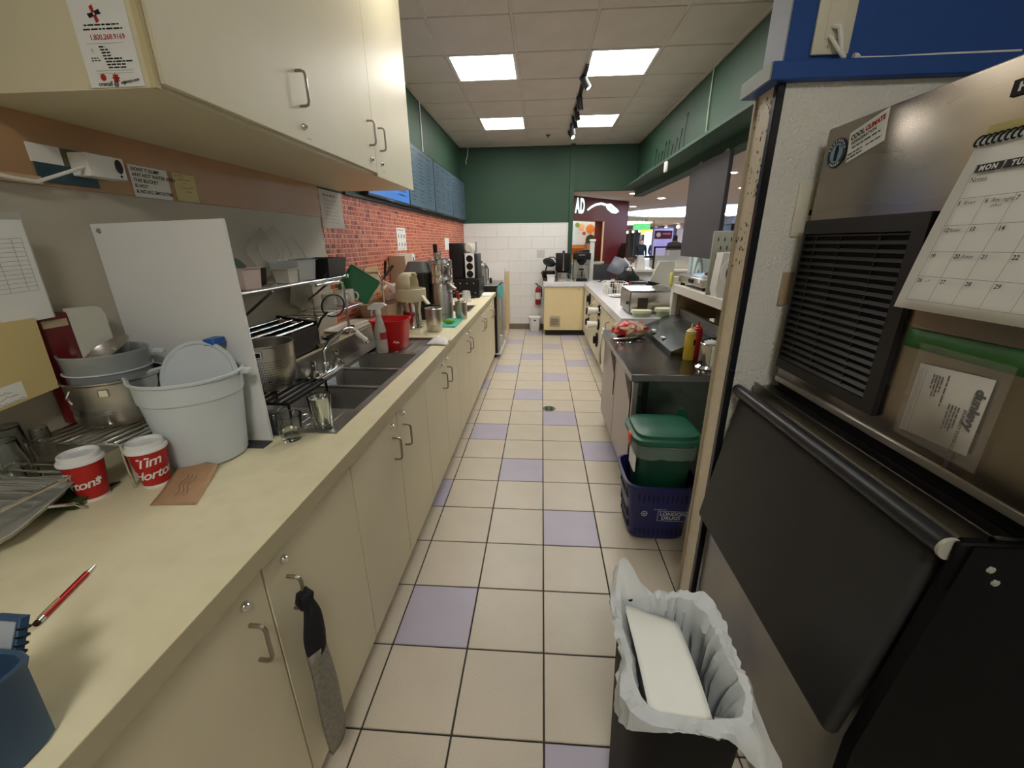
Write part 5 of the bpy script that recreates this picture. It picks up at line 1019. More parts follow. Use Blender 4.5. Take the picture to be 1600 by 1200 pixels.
Mx = Matrix.Translation(fo(.553, .188)+Vector((0, -.001, 0))) @ Matrix.Rotation(R(90), 4, 'X')
k.lathe([(.012, 0), (.016, 0)], (0, 0, 0), 20, Mx); k.lathe([(0, 0), (.006, 0)], (0, 0, 0), 6, Mx)
k.build('lettering', mat('pale_print', 'C3C4CC', .6, var=0), t, smooth=False)
gp = mat('organics_green', '0B3F2D', .4, var=.05); gl = mat('organics_lid_green', '165A44', .4, var=.05)
t = thing('organics_bin', 'dark green kitchen scraps bin with hinged lid standing in the blue basket', 'bin', (bcx, bcy, .03))
loft([sqring(bcx+.005, bcy+.005, .110, .10, .028, 40), sqring(bcx+.005, bcy+.005, .148, .135, .55, 40), sqring(bcx+.005, bcy+.005, .140, .128, .55, 40), sqring(bcx+.005, bcy+.005, .10, .09, .04, 40)]).build('pail', gp, t)
loft([sqring(bcx+.005, bcy+.005, .172, .158, .575, 40), sqring(bcx+.005, bcy+.005, .178, .164, .58, 40), sqring(bcx+.005, bcy+.005, .176, .162, .60, 40), sqring(bcx+.005, bcy+.005, .158, .146, .606, 40), sqring(bcx+.005, bcy+.005, .154, .142, .622, 40), sqring(bcx+.005, bcy+.005, .12, .11, .63, 40), sqring(bcx+.005, bcy+.005, .04, .036, .632, 40), sqring(bcx+.005, bcy+.005, .0005, .0005, .6322, 40)]).build('lid', gl, t)
MB().bx((bcx-.178, bcy-.075, .545), (bcx-.162, bcy-.02, .605), .006, None, 2).build('orange_latch', mat('orange_latch', 'C24E2C', .45), t)
MB().prism([(0, 0), (.07, 0), (.055, .06), (.03, .075), (.012, .07)], (bcx+.12, bcy+.15, .58), (1, 0, 0), (0, 0, 1), (0, .03, 0)).build('hinge_handle', gl, t)
rings = [sqring(bcx+.005, bcy+.005, .150, .137, z, 60) for z in (.49, .515, .54, .575)]
for k_, rg in enumerate(rings):
    for i, v in enumerate(rg):
        a = 2*math.pi*i/60; d = Vector((math.cos(a), math.sin(a), 0)); v += d*(.006+.008*abs(mnoise.noise((a*4, k_*.8, 2)))); v.z += .012*mnoise.noise((a*3, k_, 5)) if k_ < 2 else 0
loft(rings, False).build('liner_skirt', mat('green_tint_film', '9DB0A6', .3, alpha=.38, var=.05), t)
MB().bx((bcx-.150, bcy-.10, .40), (bcx-.142, bcy+.02, .49), .001).build('instruction_label', paper(), t)
# ---- prep fridge
t = thing('prep_fridge', 'stainless sandwich prep fridge with two doors and a steel work top', 'fridge', (.95, 2.87, 0))
fy0, fy1, fxf = 2.285, 3.45, .545
B((fxf+.03, fy0+.01, .1), (1.40, fy1, .765)).build('body', mat('fridge_steel_reflection', '55605A', .3, .9, var=.15), t)  # dark greenish tone puts the reflected bin and surroundings into the steel colour
for i, (a, b_) in enumerate(((fy0+.012, 2.86), (2.87, fy1-.01))):
    d = B((fxf, a, .105), (fxf+.03, b_, .755), .003).build('door', mat('fridge_door_steel', 'B4ABA8', .4, .8, var=.04, scale=2), t)
    MB().prism([(a+.05 if i == 0 else a+.06, .735), (a+.26, .735), (a+.05, .60)], (fxf-.0012, 0, 0), (0, 1, 0), (0, 0, 1), (.002, 0, 0)).build('recessed_handle', mat('handle_black', '0D0D0F', .5), d)
    MB().tube([(fxf-.001, a+.035, .45), (fxf-.001, a+.035, .70), (fxf-.001, a+.06, .742)], .004, 6).build('gasket_line', black_p(), d)
B((fxf+.001, 2.86, .105), (fxf+.028, 2.87, .755)).build('mullion', black_p(), t); B((fxf+.04, fy0+.02, .0), (1.38, fy1-.02, .1)).build('plinth', mat('dark_kick', '2E2A26', .7), t)
m = MB(); m.bx((.525, 2.268, .768), (1.42, 3.55, .81), .003); m.build('work_top', mat('worktop_steel', '7D7F7F', .22, 1, var=.18, scale=4), t)
MB().bx((.60, fy0-.001, .02), (.63, fy0+.012, .768)).build('black_upright', black_p(), t)
MB().prism([(.865, .811), (.865, .838), (1.10, .935), (1.16, .935), (1.16, .811)], (0, 2.70, 0), (1, 0, 0), (0, 0, 1), (0, .90, 0)).build('topping_lid', mat('lid_steel', '6F7478', .25, 1, var=.12, scale=3), t)
m = MB(); m.bx((1.16, 2.30, .811), (1.185, 3.55, 1.0)); m.build('backguard', steel_h(), t)
for y in (3.28, 3.02): MB().box((.90, y, .862), (.03, .05, .012), .004, None).build('lid_clip', white_p(), t)
def bottle(label, x, y, col, z=.811, tipc=None):
    t = thing('squeeze_bottle', label, 'bottle', (x, y, z), 0, 'squeeze bottles on the prep fridge')
    MB().lathe([(0, 0), (.029, 0), (.032, .004), (.032, .15), (.028, .165), (.028, .17), (0, .17)], (x, y, z), 24).build('body', col, t)
    MB().lathe([(.030, .168), (.030, .186), (.022, .190), (.020, .196), (.007, .202), (.004, .232), (0, .234)], (x, y, z), 20).build('nozzle_cap', tipc or col, t); return t
mus = mat('mustard_yellow', 'D8B93C', .4, var=.03); ket = mat('ketchup_red', 'B51E22', .4)
t = bottle('yellow squeeze bottle with a black label on the prep fridge', .945, 2.605, mus, tipc=mat('pale_cap', 'DCCB86', .4))
m = MB()
for i in range(5):
    a0, a1 = R(-70+i*12), R(-58+i*12); m.add([(.945+.0324*math.cos(a), 2.605+.0324*math.sin(a), .811+z) for a, z in ((a0, .10), (a1, .10), (a1, .135), (a0, .135))], [(0, 1, 2, 3)])
m.build('black_label', ink(), t)
bottle('red squeeze bottle behind the yellow one', 1.02, 2.70, ket)
t = thing('steel_pail', 'polished steel container filled with white packets on the prep fridge', 'container', (1.02, 2.44, .811)); pc_ = (1.015, 2.435, .811)
MB().lathe([(0, .01), (.075, .01), (.082, 0), (.084, .006), (.068, .02), (.066, .145), (.070, .15), (.066, .152), (.062, .145), (.062, .02), (0, .02)], pc_, 32).build('body', chrome(), t); MB().tube([(.955, 2.42, .85), (.935, 2.41, .85), (.93, 2.41, .835)], .008, 8).build('knob', black_p(), t)
for i in range(7):
    a = i*.9; o_ = MB().box((0, 0, 0), (.05, .03, .006), .002, Matrix.Translation((pc_[0]+.028*math.cos(a), pc_[1]+.028*math.sin(a), .965)) @ Matrix.Rotation(a*1.7, 4, 'Z') @ Matrix.Rotation(R(25), 4, 'X')).build('sugar_packet', paper()); tag(o_, 'white paper packet in the polished steel container', 'packet', 'packets in the steel container')
# bread bag and tongs
t = thing('bread_bag', 'clear and red printed bread bag crumpled on the prep fridge', 'bag', (.72, 3.30, .811))
m = MB(); bm = bmesh.new(); bmesh.ops.create_icosphere(bm, subdivisions=4, radius=1); cols = []
for v in bm.verts: n0 = v.co.copy(); v.co *= 1+.22*mnoise.noise(n0*2.6)+.08*mnoise.noise(n0*7)
bmf = [[v.index for v in f.verts] for f in bm.faces]; bmv = [(.715+.135*v.co.x, 3.30+.12*v.co.y, max(.812, .865+.065*v.co.z)) for v in bm.verts]; bm.free()
m.add(bmv, bmf); bo = m.build('bag', mat('bread_bag_film', 'D9C6B8', .2, trans=.35, ior=1.15, var=.2, scale=25), t)
bo.data.materials.append(mat('bag_red', 'C1262D', .25)); bo.data.materials.append(mat('bread_crust', 'B08045', .6, var=.2, scale=30))
for p in bo.data.polygons:
    c_ = p.center; n0 = mnoise.noise(Vector((c_.x*22, c_.y*22, c_.z*22)))
    if c_.x < -.05 and c_.z < .07 and n0 > -.25: p.material_index = 1
    elif n0 > .28: p.material_index = 1 if c_.z > .06 else 2
    elif n0 < -.25: p.material_index = 2
t = thing('metal_tongs', 'stainless tongs lying beside the bread bag', 'tongs', (.73, 3.12, .811))
for s_ in (-1, 1): MB().tube([(.56, 3.12, .825), (.66, 3.13+s_*.012, .83), (.80, 3.20+s_*.022, .84), (.88, 3.26+s_*.03, .85)], [.006, .007, .007, .005], 8).build('arm', chrome(), t); MB().lathe([(0, -.004), (.022, 0), (.024, .004), (.020, .004), (0, 0)], (.895, 3.27+s_*.033, .852), 16, sx=1.3).build('scoop_end', chrome(), t)
for i, (x, y, s_) in enumerate(((.60, 3.05, .05), (.66, 3.06, .04), (.75, 3.13, .035))): tag(MB().grid(lambda u, v: (x+s_*(u-.5), y+s_*.7*(v-.5), .812+.012*abs(mnoise.noise((u*3+i, v*3, i*2)))), 6, 6).build('foil_scrap', chrome(), None, solid=.001), ['foil scrap on the work top, nearest the tongs tip', 'foil scrap on the work top, middle one', 'foil scrap on the work top by the topping lid'][i], 'foil', 'foil scraps')
t = thing('white_towel_cloth', 'white towel hanging down at the far end of the prep fridge', 'towel', (.53, 3.47, .5)); MB().grid(lambda u, v: (.532-.02*math.sin(v*2.5)-.012*math.sin(u*6), 3.46+.09*u*(1-.5*v), .80-.30*v+.03*u), 8, 14).build('cloth', mat('white_cotton', 'E2E0DC', .9), t, solid=.006)
# ---- right serving counter and end counter
wtop = mat('white_counter', 'DCDCE0', .22, var=.04, scale=3)
m = MB(); m.bx((.69, 3.565, .835), (1.43, 6.95, .905)); m.bx((.035, 6.945, .835), (1.43, YB-.02, .905)); tag(m.build('serving_counter', wtop), 'white L-shaped serving counter on the right and far end', 'countertop')
RC = [(3.60, 4.25), (4.25, 4.90), (4.90, 5.55), (5.55, 6.20), (6.20, 6.93)]
RL = ['cream cabinet under the white counter, nearest the prep fridge', 'cream cabinet under the white counter, second from the prep fridge', 'cream cabinet under the white counter behind the near cup dispensers', 'cream cabinet under the white counter, second from the far corner', 'cream cabinet under the white counter in the far corner']
for (a, b_), lb in zip(RC, RL):
    c = thing('serving_cabinet', lb, 'cabinet', (1.05, (a+b_)/2, 0), 0, 'cabinets under the white counter')
    B((.735, a+.001, .1), (1.42, b_-.001, .833)).build('body', cream(), c); B((.79, a, 0), (1.40, b_, .1)).build('toe_kick', mat('dark_kick', '2E2A26', .7), c)
    d = B((.715, a+.002, .105), (.735, b_-.002, .825), .0015).build('door', cream(), c); pull(d, .715, a+.07, .62, .73, -1); lock(d, .715, a+.07, .78, -1)
c = thing('end_cabinet', 'cream end cabinet with a vent grille facing down the aisle', 'cabinet', (.37, 7.2, 0)); B((.05, 6.975, .1), (.714, YB-.03, .833)).build('body', cream(), c); B((.08, 7.03, 0), (.76, YB-.03, .1)).build('toe_kick', mat('dark_kick', '2E2A26', .7), c)
d = B((.052, 6.96, .105), (.700, 6.975, .828), .0015).build('panel', mat('end_panel_cream', 'DCC99B', .45, var=.03), c); MB().cyl((.62, 6.96, .78), (.62, 6.953, .78), .008, n=10).build('lock', black_p(), c)
g = B((.145, 6.952, .16), (.325, 6.960, .345), .002).build('vent_frame', mat('vent_tan', 'B7A88C', .4), c)
for i in range(7): B((.17, 6.946, .19+i*.018), (.30, 6.953, .199+i*.018), .001).build('vent_slat', mat('vent_slat', '8E8372', .4, .4), g)
# cup dispensers protruding from the counter front
def dispenser(y, z, cups, lb, oval=False):
    t = thing('cup_dispenser', lb, 'cup dispenser', (.70, y, z-.06), 0, 'cup dispensers on the counter front'); bp = black_p(); Mx = Matrix.Translation((.713, y, z)) @ Matrix.Rotation(R(-90), 4, 'Y')
    MB().lathe([(0, .0), (.062, .0), (.066, .008), (.064, .02), (.055, .022), (.046, .02), (0, .018)], (0, 0, 0), 28, Mx @ (Matrix.Diagonal((1.4 if oval else 1, 1, 1, 1)))).build('flange', bp, t)
    if cups: MB().lathe([(.036, .02), (.044, .13), (.047, .135), (.047, .143), (.043, .14), (.038, .10), (0, .10)], (0, 0, 0), 24, Mx).build('cup_stack', mat('paper_cup_white', 'E8E6E0', .5), t)
    else: MB().lathe([(.046, .018), (.050, .05), (.046, .05), (.040, .02)], (0, 0, 0), 24, Mx).build('sleeve', bp, t)
for y, z, cu_, lb, ov in ((5.06, .735, True, 'cup dispenser with white cups, upper of the near pair', False), (5.06, .565, True, 'cup dispenser with white cups, lower of the near pair', False), (5.12, .36, False, 'empty black oval dispenser low on the counter front', True), (6.10, .745, False, 'empty black dispenser, top of the far column', True), (6.12, .56, False, 'empty black dispenser, middle of the far column', False), (6.14, .40, False, 'empty black dispenser, bottom of the far column', False)): dispenser(y, z, cu_, lb, ov)
# ---- things on the right counter
CZ = .9055
t = thing('conveyor_toaster', 'stainless conveyor toaster on the white counter', 'toaster', (.98, 3.97, CZ))
B((.80, 3.76, CZ+.02), (1.19, 4.20, CZ+.20), .006, 2).build('housing', steel(), t); B((.788, 3.765, CZ+.02), (.80, 4.195, CZ+.19), .002).build('front_panel', steel_h(), t); B((.86, 3.7575, CZ+.05), (.95, 3.761, CZ+.15)).build('side_vent', mat('vent_dark', '4A3F33', .5, .5), t); B((.79, 3.755, CZ+.195), (1.20, 4.205, CZ+.212), .003).build('top', mat('toaster_top', 'A9A9A8', .25, 1), t); MB().cyl((.788, 3.82, CZ+.10), (.772, 3.82, CZ+.10), .014, n=14).build('dial', black_p(), t)
for x in (.83, 1.15):
    for y in (3.79, 4.17): MB().cyl((x, y, CZ), (x, y, CZ+.022), .015, n=10).build('foot', black_p(), t)
gt = mat('pale_green_tub', 'A9BE98', .45); ct_ = mat('cream_tub_rim', 'DAD9BE', .45)
for i, (x, y, wx, lb) in enumerate(((.875, 3.655, .17, 'small pale green tub on the counter corner'), (1.085, 3.65, .19, 'larger pale green tub beside the shelf post'))):
    t = thing('butter_tub', lb, 'tub', (x, y, CZ), 0, 'pale green tubs'); h_ = .045+.018*i
    MB().lathe([(0, 0), (wx*.38, 0), (wx*.48, h_*.9), (wx*.48, h_), (wx*.44, h_), (wx*.35, .006), (0, .006)], (x, y, CZ), 28, sy=.55, sq=5).build('base', gt, t); MB().lathe([(wx*.49, h_*.75), (wx*.51, h_*.8), (wx*.50, h_+.012), (wx*.40, h_+.016), (0, h_+.012)], (x, y, CZ), 28, sy=.55, sq=5).build('lid', ct_, t)
t = thing('condiment_rack', 'white wire basket of cutlery and packets on the white counter', 'basket', (.92, 5.35, CZ))
for z in (.01, .07, .14): MB().tube([(.78, 5.22, CZ+z), (1.06, 5.22, CZ+z), (1.06, 5.52, CZ+z), (.78, 5.52, CZ+z)], .004, 6, closed=True).build('hoop', white_p(), t)
for i in range(10):
    for y in (5.22, 5.52): MB().cyl((.78+i*.031, y, CZ+.006), (.78+i*.031, y, CZ+.14), .0028, n=6).build('wire', white_p(), t)
rr = random.Random(12); pk = [('DDD8CF', 'cream'), ('E4E4E4', 'white'), ('2B3A33', 'dark green'), ('C7B7A0', 'tan'), ('D3D0D8', 'pale'), ('3A3634', 'black')]
for i in range(12):
    x, y, z = .81+.045*(i % 6), 5.27+.16*(i//6)+rr.uniform(-.02, .02), CZ+.016; h_ = rr.uniform(.06, .14)
    tag(MB().box((x, y, z+h_/2), (.036, .06, h_), .004, None).build('packet_box', mat('packet_%d' % (i % 6), pk[i % 6][0], .5)), '%s packet in the %s row of the white wire basket' % (pk[i % 6][1], 'near' if i < 6 else 'back'), 'packet', 'packets in the wire basket')
t = thing('white_plate', 'oval white plate with napkins in front of the wire basket', 'plate', (.92, 5.05, CZ)); MB().lathe([(0, 0), (.07, 0), (.11, .016), (.113, .018), (.07, .005), (0, .004)], (.93, 5.05, CZ), 28, sx=1.2).build('plate', white_p(), t); B((.87, 5.01, CZ+.006), (.98, 5.09, CZ+.03), .006).build('napkins', paper(), t)
t = thing('sauce_bottle', 'red and black sauce bottle on the white counter', 'bottle', (1.09, 5.45, CZ)); MB().lathe([(0, 0), (.035, 0), (.036, .09), (.022, .13), (0, .13)], (1.11, 5.47, CZ), 20).build('body', mat('sauce_red', 'B23A3C', .35), t); MB().cyl((1.11, 5.47, CZ+.128), (1.11, 5.47, CZ+.21), .022, .016, 14).build('cap', black_p(), t)
t = thing('clear_tub', 'clear plastic tub with black lid on the white counter', 'tub', (1.20, 5.3, CZ)); MB().lathe([(0, 0), (.08, 0), (.09, .14), (.086, .14), (.076, .006), (0, .006)], (1.20, 5.32, CZ), 24, sq=5).build('body', clearpl(), t); MB().lathe([(.094, .13), (.094, .15), (0, .155)], (1.20, 5.32, CZ), 24, sq=5).build('lid', black_p(), t)
t = thing('black_bag', 'slumped black bag on the white counter', 'bag', (1.15, 5.85, CZ)); bm = bmesh.new(); bmesh.ops.create_icosphere(bm, subdivisions=3, radius=1)
for v in bm.verts: v.co *= 1+.2*mnoise.noise(v.co*2)
m = MB().add([(1.17+.16*v.co.x, 5.85+.12*v.co.y, max(CZ, CZ+.12+.13*v.co.z)) for v in bm.verts], [[v.index for v in f.verts] for f in bm.faces]); bm.free(); m.build('bag', mat('black_fabric', '17181C', .9), t); MB().tube([(1.10, 5.80, CZ+.22), (1.12, 5.78, CZ+.30), (1.2, 5.78, CZ+.30), (1.24, 5.80, CZ+.22)], .008, 8).build('strap', black_p(), t)
t = thing('coffee_scoop_stand', 'black angled card reader on a stand by the pale panel', 'stand', (1.20, 4.55, CZ)); MB().box((0, 0, 0), (.02, .05, .20), .005, Matrix.Translation((1.145, 4.62, CZ+.10))).build('post', black_p(), t); MB().prism([(0, 0), (.13, .045), (.0, .07)], (1.145, 4.60, CZ+.15), (1, 0, 0), (0, 0, 1), (0, .03, 0)).build('head', black_p(), t)
t = thing('sneeze_panel', 'pale grey slant sided panel standing on the white counter', 'panel', (1.32, 4.7, CZ)); MB().prism([(1.14, CZ), (1.16, CZ+.17), (1.26, CZ+.42), (1.42, CZ+.42), (1.42, CZ)], (0, 4.66, 0), (1, 0, 0), (0, 0, 1), (0, .03, 0)).build('sheet', mat('pale_panel', 'C4C2B6', .4), t)
for i in range(6): tag(MB().lathe([(0, 0), (.02, .003), (.026, .012), (.02, .02), (0, .022)], (1.02+.03*(i % 3)+.02*(i//3), 4.62+.05*(i//3), CZ), 12).build('garlic_bulb', mat('garlic', 'D8D3C0', .6)), 'pale garlic bulb in the heap behind the toaster', 'garlic', 'garlic heap behind the toaster')
# ---- shelf above the prep fridge
wsh = mat('white_shelf', 'D8D4C8', .4, var=.03)
t = thing('white_shelf', 'deep white shelf on posts above the prep fridge', 'shelf', (1.3, 2.6, 1.0)); B((1.10, 1.48, 1.128), (1.50, 3.60, 1.19), .002).build('board', wsh, t)
B((1.10, 3.565, .906), (1.14, 3.605, 1.128), .002).build('post', wsh, t); B((1.48, 1.48, .862), (1.50, 3.6, 1.128)).build('back_panel', mat('tan_back', 'A8916A', .6), t); B((1.14, 3.575, .906), (1.50, 3.595, 1.128)).build('end_panel', mat('tan_back', 'A8916A', .6), t)
SHZ = 1.19
t = thing('hot_griddle', 'stainless countertop griddle on the white shelf', 'griddle', (1.28, 3.28, SHZ)); B((1.13, 3.03, SHZ+.025), (1.44, 3.56, SHZ+.085), .004).build('housing', steel(), t); B((1.145, 3.05, SHZ+.085), (1.44, 3.55, SHZ+.092), .002).build('plate', steel_h(), t); B((1.43, 3.04, SHZ+.085), (1.445, 3.55, SHZ+.12)).build('splash_guard', steel(), t); B((1.126, 3.22, SHZ+.04), (1.131, 3.32, SHZ+.07), .002).build('control_panel', black_p(), t); B((1.127, 3.07, SHZ+.055), (1.131, 3.12, SHZ+.075)).build('label', paper(), t)
for x in (1.16, 1.41):
    for y in (3.06, 3.53): MB().cyl((x, y, SHZ), (x, y, SHZ+.027), .018, n=10).build('foot', black_p(), t)
for i in range(5):
    x, y = 1.26+.05*(i % 3), 3.12+.07*(i % 2)+.04*(i//3); tag(MB().tube([(x-.05, y-.01, SHZ+.108), (x, y, SHZ+.114), (x+.05, y+.012, SHZ+.108)], [.008, .017, .008], 10).build('sausage', mat('sausage_red', 'A44A2E', .35, var=.2, scale=30)), 'reddish sausage on the griddle, %s in the heap from the left' % ORD[i], 'sausage', 'sausages on the griddle')
t = thing('griddle_scraper', 'black handled scraper behind the griddle', 'scraper', (1.40, 3.2, SHZ+.12)); MB().cyl((1.38, 3.10, SHZ+.10), (1.40, 3.12, SHZ+.16), .006, n=8).build('blade_shaft', chrome(), t); MB().cyl((1.40, 3.12, SHZ+.15), (1.425, 3.14, SHZ+.23), .014, .016, 10).build('grip', black_p(), t)
tag(MB().bx((1.085, 3.60, SHZ-.02), (1.10, 3.66, SHZ+.09), .01, None, 2).build('yellow_sponge', mat('yellow_sponge', 'CFC85C', .8, bump=.3, bscale=200)), 'yellow sponge at the far end of the white shelf', 'sponge')
tag(B((1.11, 3.61, 1.0), (1.40, 3.66, 1.25), .004).build('white_box', white_p()), 'white box at the end of the griddle shelf', 'box')
t = thing('pegboard', 'pale grey slotted pegboard standing on the white shelf', 'pegboard', (1.12, 2.87, SHZ)); B((1.095, 2.86, SHZ), (1.50, 2.875, SHZ+.40), .006, 2).build('board', mat('peg_grey', 'B4B7A8', .5), t)
for i in range(5):
    for j in range(9): B((1.125+j*.04+(.02 if i % 2 else 0), 2.8585, SHZ+.13+i*.052), (1.131+j*.04+(.02 if i % 2 else 0), 2.861, SHZ+.152+i*.052)).build('slot', ink(), t)
t = thing('white_fan', 'white ring shaped appliance with a notice stuck inside on the white shelf', 'appliance', (1.2, 2.66, SHZ)); wcx = 1.23
MB().prism([(1.115, SHZ), (1.10, SHZ+.05), (1.115, SHZ+.27), (1.36, SHZ+.285), (1.38, SHZ)], (0, 2.72, 0), (1, 0, 0), (0, 0, 1), (0, .10, 0)).build('housing', white_p(), t)
MB().lathe([(.085, 0), (.10, -.01), (.115, 0), (.115, .012), (.085, .012)], (0, 0, 0), 32, Matrix.Translation((1.225, 2.716, SHZ+.15)) @ Matrix.Rotation(R(90), 4, 'X')).build('ring', white_p(), t); MB().lathe([(0, 0), (.086, 0)], (0, 0, 0), 32, Matrix.Translation((1.225, 2.718, SHZ+.15)) @ Matrix.Rotation(R(90), 4, 'X')).build('dark_drum', mat('drum_dark', '26282A', .4), t)
B((1.165, 2.700, SHZ+.07), (1.30, 2.7015, SHZ+.225)).build('notice', paper(), t); k = MB()
for i in range(6): fine(k, (1.172, 2.6995, SHZ+.20-i*.024), (1, 0, 0), (0, 0, 1), 0, 0, .10+.02*(i % 2), .017, 70+i)
k.build('print', ink(), t, smooth=False)
# ---- far counter things
EZ = .9055
t = thing('waffle_maker', 'black waffle maker with its lid open on the far counter', 'waffle maker', (.12, 7.25, EZ)); MB().lathe([(0, 0), (.10, 0), (.11, .02), (.115, .09), (.11, .11), (0, .11)], (.115, 7.28, EZ+.05), 28).build('base', black_p(), t); MB().lathe([(0, 0), (.105, .003), (.115, .02), (.09, .05), (0, .055)], (0, 0, 0), 28, Matrix.Translation((.12, 7.33, EZ+.28)) @ Matrix.Rotation(R(18), 4, 'Y') @ Matrix.Rotation(R(28), 4, 'X')).build('lid', black_p(), t); MB().tube([(.06, 7.34, EZ+.14), (.09, 7.36, EZ+.25)], .012, 8).build('hinge_arm', black_p(), t); MB().bx((.02, 7.2, EZ), (.21, 7.38, EZ+.05), .01).build('stand', mat('brown_base', '4A2E25', .5), t); MB().tube([(.02, 7.2, EZ+.15), (-.01, 7.12, EZ+.13)], .010, 8).build('handle', mat('brown_base', '4A2E25', .5), t); MB().tube([(.10, 7.31, EZ+.33), (.13, 7.3, EZ+.38), (.21, 7.32, EZ+.38), (.23, 7.33, EZ+.34)], .009, 8).build('lid_handle', black_p(), t)
pan('white_bin', 'small white tub in front of the waffle maker', 'tub', .155, 7.05, .13, .13, .11, white_p(), EZ)
t = thing('drink_machine', 'black drink machine with a chrome lever over a steel jug', 'machine', (.34, 7.2, EZ)); B((.235, 7.16, EZ+.16), (.47, 7.40, EZ+.45), .01, 2).build('tank', black_p(), t); B((.26, 7.25, EZ), (.45, 7.40, EZ+.16), .006).build('base', black_p(), t); MB().cyl((.36, 7.15, EZ+.19), (.36, 7.15, EZ+.46), .010, n=12).build('lever', chrome(), t); MB().cyl((.36, 7.15, EZ+.45), (.36, 7.15, EZ+.49), .018, .02, 12).build('lever_knob', black_p(), t); MB().cyl((.36, 7.15, EZ+.17), (.36, 7.15, EZ+.20), .016, n=12).build('tap', chrome(), t)
t = thing('steel_jug', 'squat steel jug under the black drink machine', 'jug', (.34, 7.10, EZ)); MB().lathe([(0, 0), (.085, 0), (.088, .008), (.092, .135), (.095, .138), (.090, .138), (.084, .012), (0, .008)], (.345, 7.10, EZ), 28).build('body', steel(), t); MB().tube([(.435, 7.10, EZ+.12), (.475, 7.10, EZ+.11), (.48, 7.10, EZ+.05), (.435, 7.10, EZ+.03)], .007, 8).build('handle', chrome(), t)
t = thing('coffee_brewer', 'stainless coffee brewer with a glass carafe on the far counter', 'coffee maker', (.66, 7.15, EZ)); B((.535, 7.0, EZ), (.79, 7.40, EZ+.035), .006).build('base', steel(), t); B((.535, 7.25, EZ+.035), (.79, 7.40, EZ+.36), .006).build('back', steel(), t); B((.53, 7.0, EZ+.35), (.795, 7.41, EZ+.455), .01, 2).build('head', black_p(), t); MB().lathe([(.03, 0), (.075, .05), (.08, .09), (0, .09)], (.66, 7.12, EZ+.26), 24).build('brew_basket', black_p(), t); B((.60, 6.997, EZ+.415), (.70, 7.001, EZ+.43)).build('maker_strip', mat('badge_grey', '8A8D92', .4), t); MB().cyl((.66, 7.12, EZ+.035), (.66, 7.12, EZ+.045), .075, n=24).build('hot_plate', black_p(), t); B((.57, 6.999, EZ+.006), (.75, 7.003, EZ+.05), .003).build('switch_panel', black_p(), t)
t = thing('coffee_carafe', 'glass carafe with black handle on the coffee brewer plate', 'carafe', (.66, 7.12, EZ+.046)); MB().lathe([(0, 0), (.055, 0), (.068, .03), (.062, .08), (.038, .12), (.042, .14), (.038, .14), (.034, .12), (.058, .08), (.064, .03), (.05, .004), (0, .004)], (.66, 7.12, EZ+.046), 24).build('glass', glass_m(), t); MB().tube([(.66, 7.06, EZ+.17), (.66, 7.02, EZ+.16), (.66, 7.015, EZ+.09), (.66, 7.055, EZ+.08)], .010, 8).build('handle', black_p(), t); MB().lathe([(.043, .135), (.043, .155), (0, .16)], (.66, 7.12, EZ+.046), 20).build('collar', black_p(), t)
t = thing('white_pillar', 'slim white pillar with a dark camera on top at the counter corner', 'pillar', (.85, 7.3, EZ)); B((.805, 7.26, EZ), (.875, 7.34, EZ+.63), .003).build('column', mat('pillar_white', 'D3D6D0', .4), t); B((.79, 7.24, EZ+.63), (.89, 7.36, EZ+.665), .006).build('cap', white_p(), t)
t = thing('monitor', 'black monitor seen from behind beside the white pillar', 'monitor', (.99, 6.95, EZ)); B((.835, 6.93, EZ+.03), (1.13, 6.97, EZ+.28), .012, 3).build('shell', mat('monitor_grey', '2A2B2D', .45), t); B((.93, 6.92, EZ), (1.04, 7.02, EZ+.012), .004).build('foot', black_p(), t); B((.965, 6.955, EZ+.01), (1.005, 6.985, EZ+.06)).build('neck', black_p(), t)
for i in range(8): B((.86, 6.9285, EZ+.05+i*.012), (1.10, 6.9305, EZ+.053+i*.012)).build('vent_line', ink(), t)
t = thing('till_terminal', 'grey tilted till terminal on the white counter', 'till', (1.15, 6.3, EZ)); MB().box((0, 0, 0), (.30, .035, .24), .012, Matrix.Translation((1.13, 6.3, EZ+.28)) @ Matrix.Rotation(R(-35), 4, 'Z') @ Matrix.Rotation(R(-28), 4, 'X') @ Matrix.Rotation(R(18), 4, 'Y'), 2).build('screen', mat('till_grey', '4A505A', .35), t); MB().box((0, 0, 0), (.10, .03, .22), .01, Matrix.Translation((1.20, 6.32, EZ+.12)) @ Matrix.Rotation(R(-30), 4, 'Z')).build('stand', black_p(), t); B((1.06, 6.22, EZ), (1.32, 6.44, EZ+.02), .006).build('base', black_p(), t); MB().tube([(1.18, 6.22, EZ+.40), (1.26, 6.18, EZ+.30), (1.20, 6.16, EZ+.15)], .012, 8).build('white_edge', white_p(), t)
# ---- fire extinguisher and white pail by the far wall
t = thing('fire_extinguisher', 'red fire extinguisher with white label hung on the far wall', 'fire extinguisher', (-.05, YB-.08, .46)); fx, fy = -.06, YB-.075
MB().lathe([(0, 0), (.042, 0), (.05, .012), (.05, .26), (.035, .30), (.018, .315), (0, .315)], (fx, fy, .46), 24).build('cylinder', mat('extinguisher_red', '8E1A1C', .3), t); MB().lathe([(.0505, .10), (.0508, .10), (.0508, .22), (.0505, .22)], (fx, fy, .46), 24).build('label', paper(), t); MB().cyl((fx, fy, .77), (fx, fy, .80), .02, n=12).build('valve', chrome(), t); MB().tube([(fx, fy, .80), (fx-.03, fy-.02, .83), (fx-.05, fy-.03, .84)], .009, 8).build('lever', black_p(), t); MB().tube([(fx+.02, fy, .79), (fx+.06, fy-.02, .76), (fx+.065, fy-.02, .60)], .010, 8).build('hose', black_p(), t)
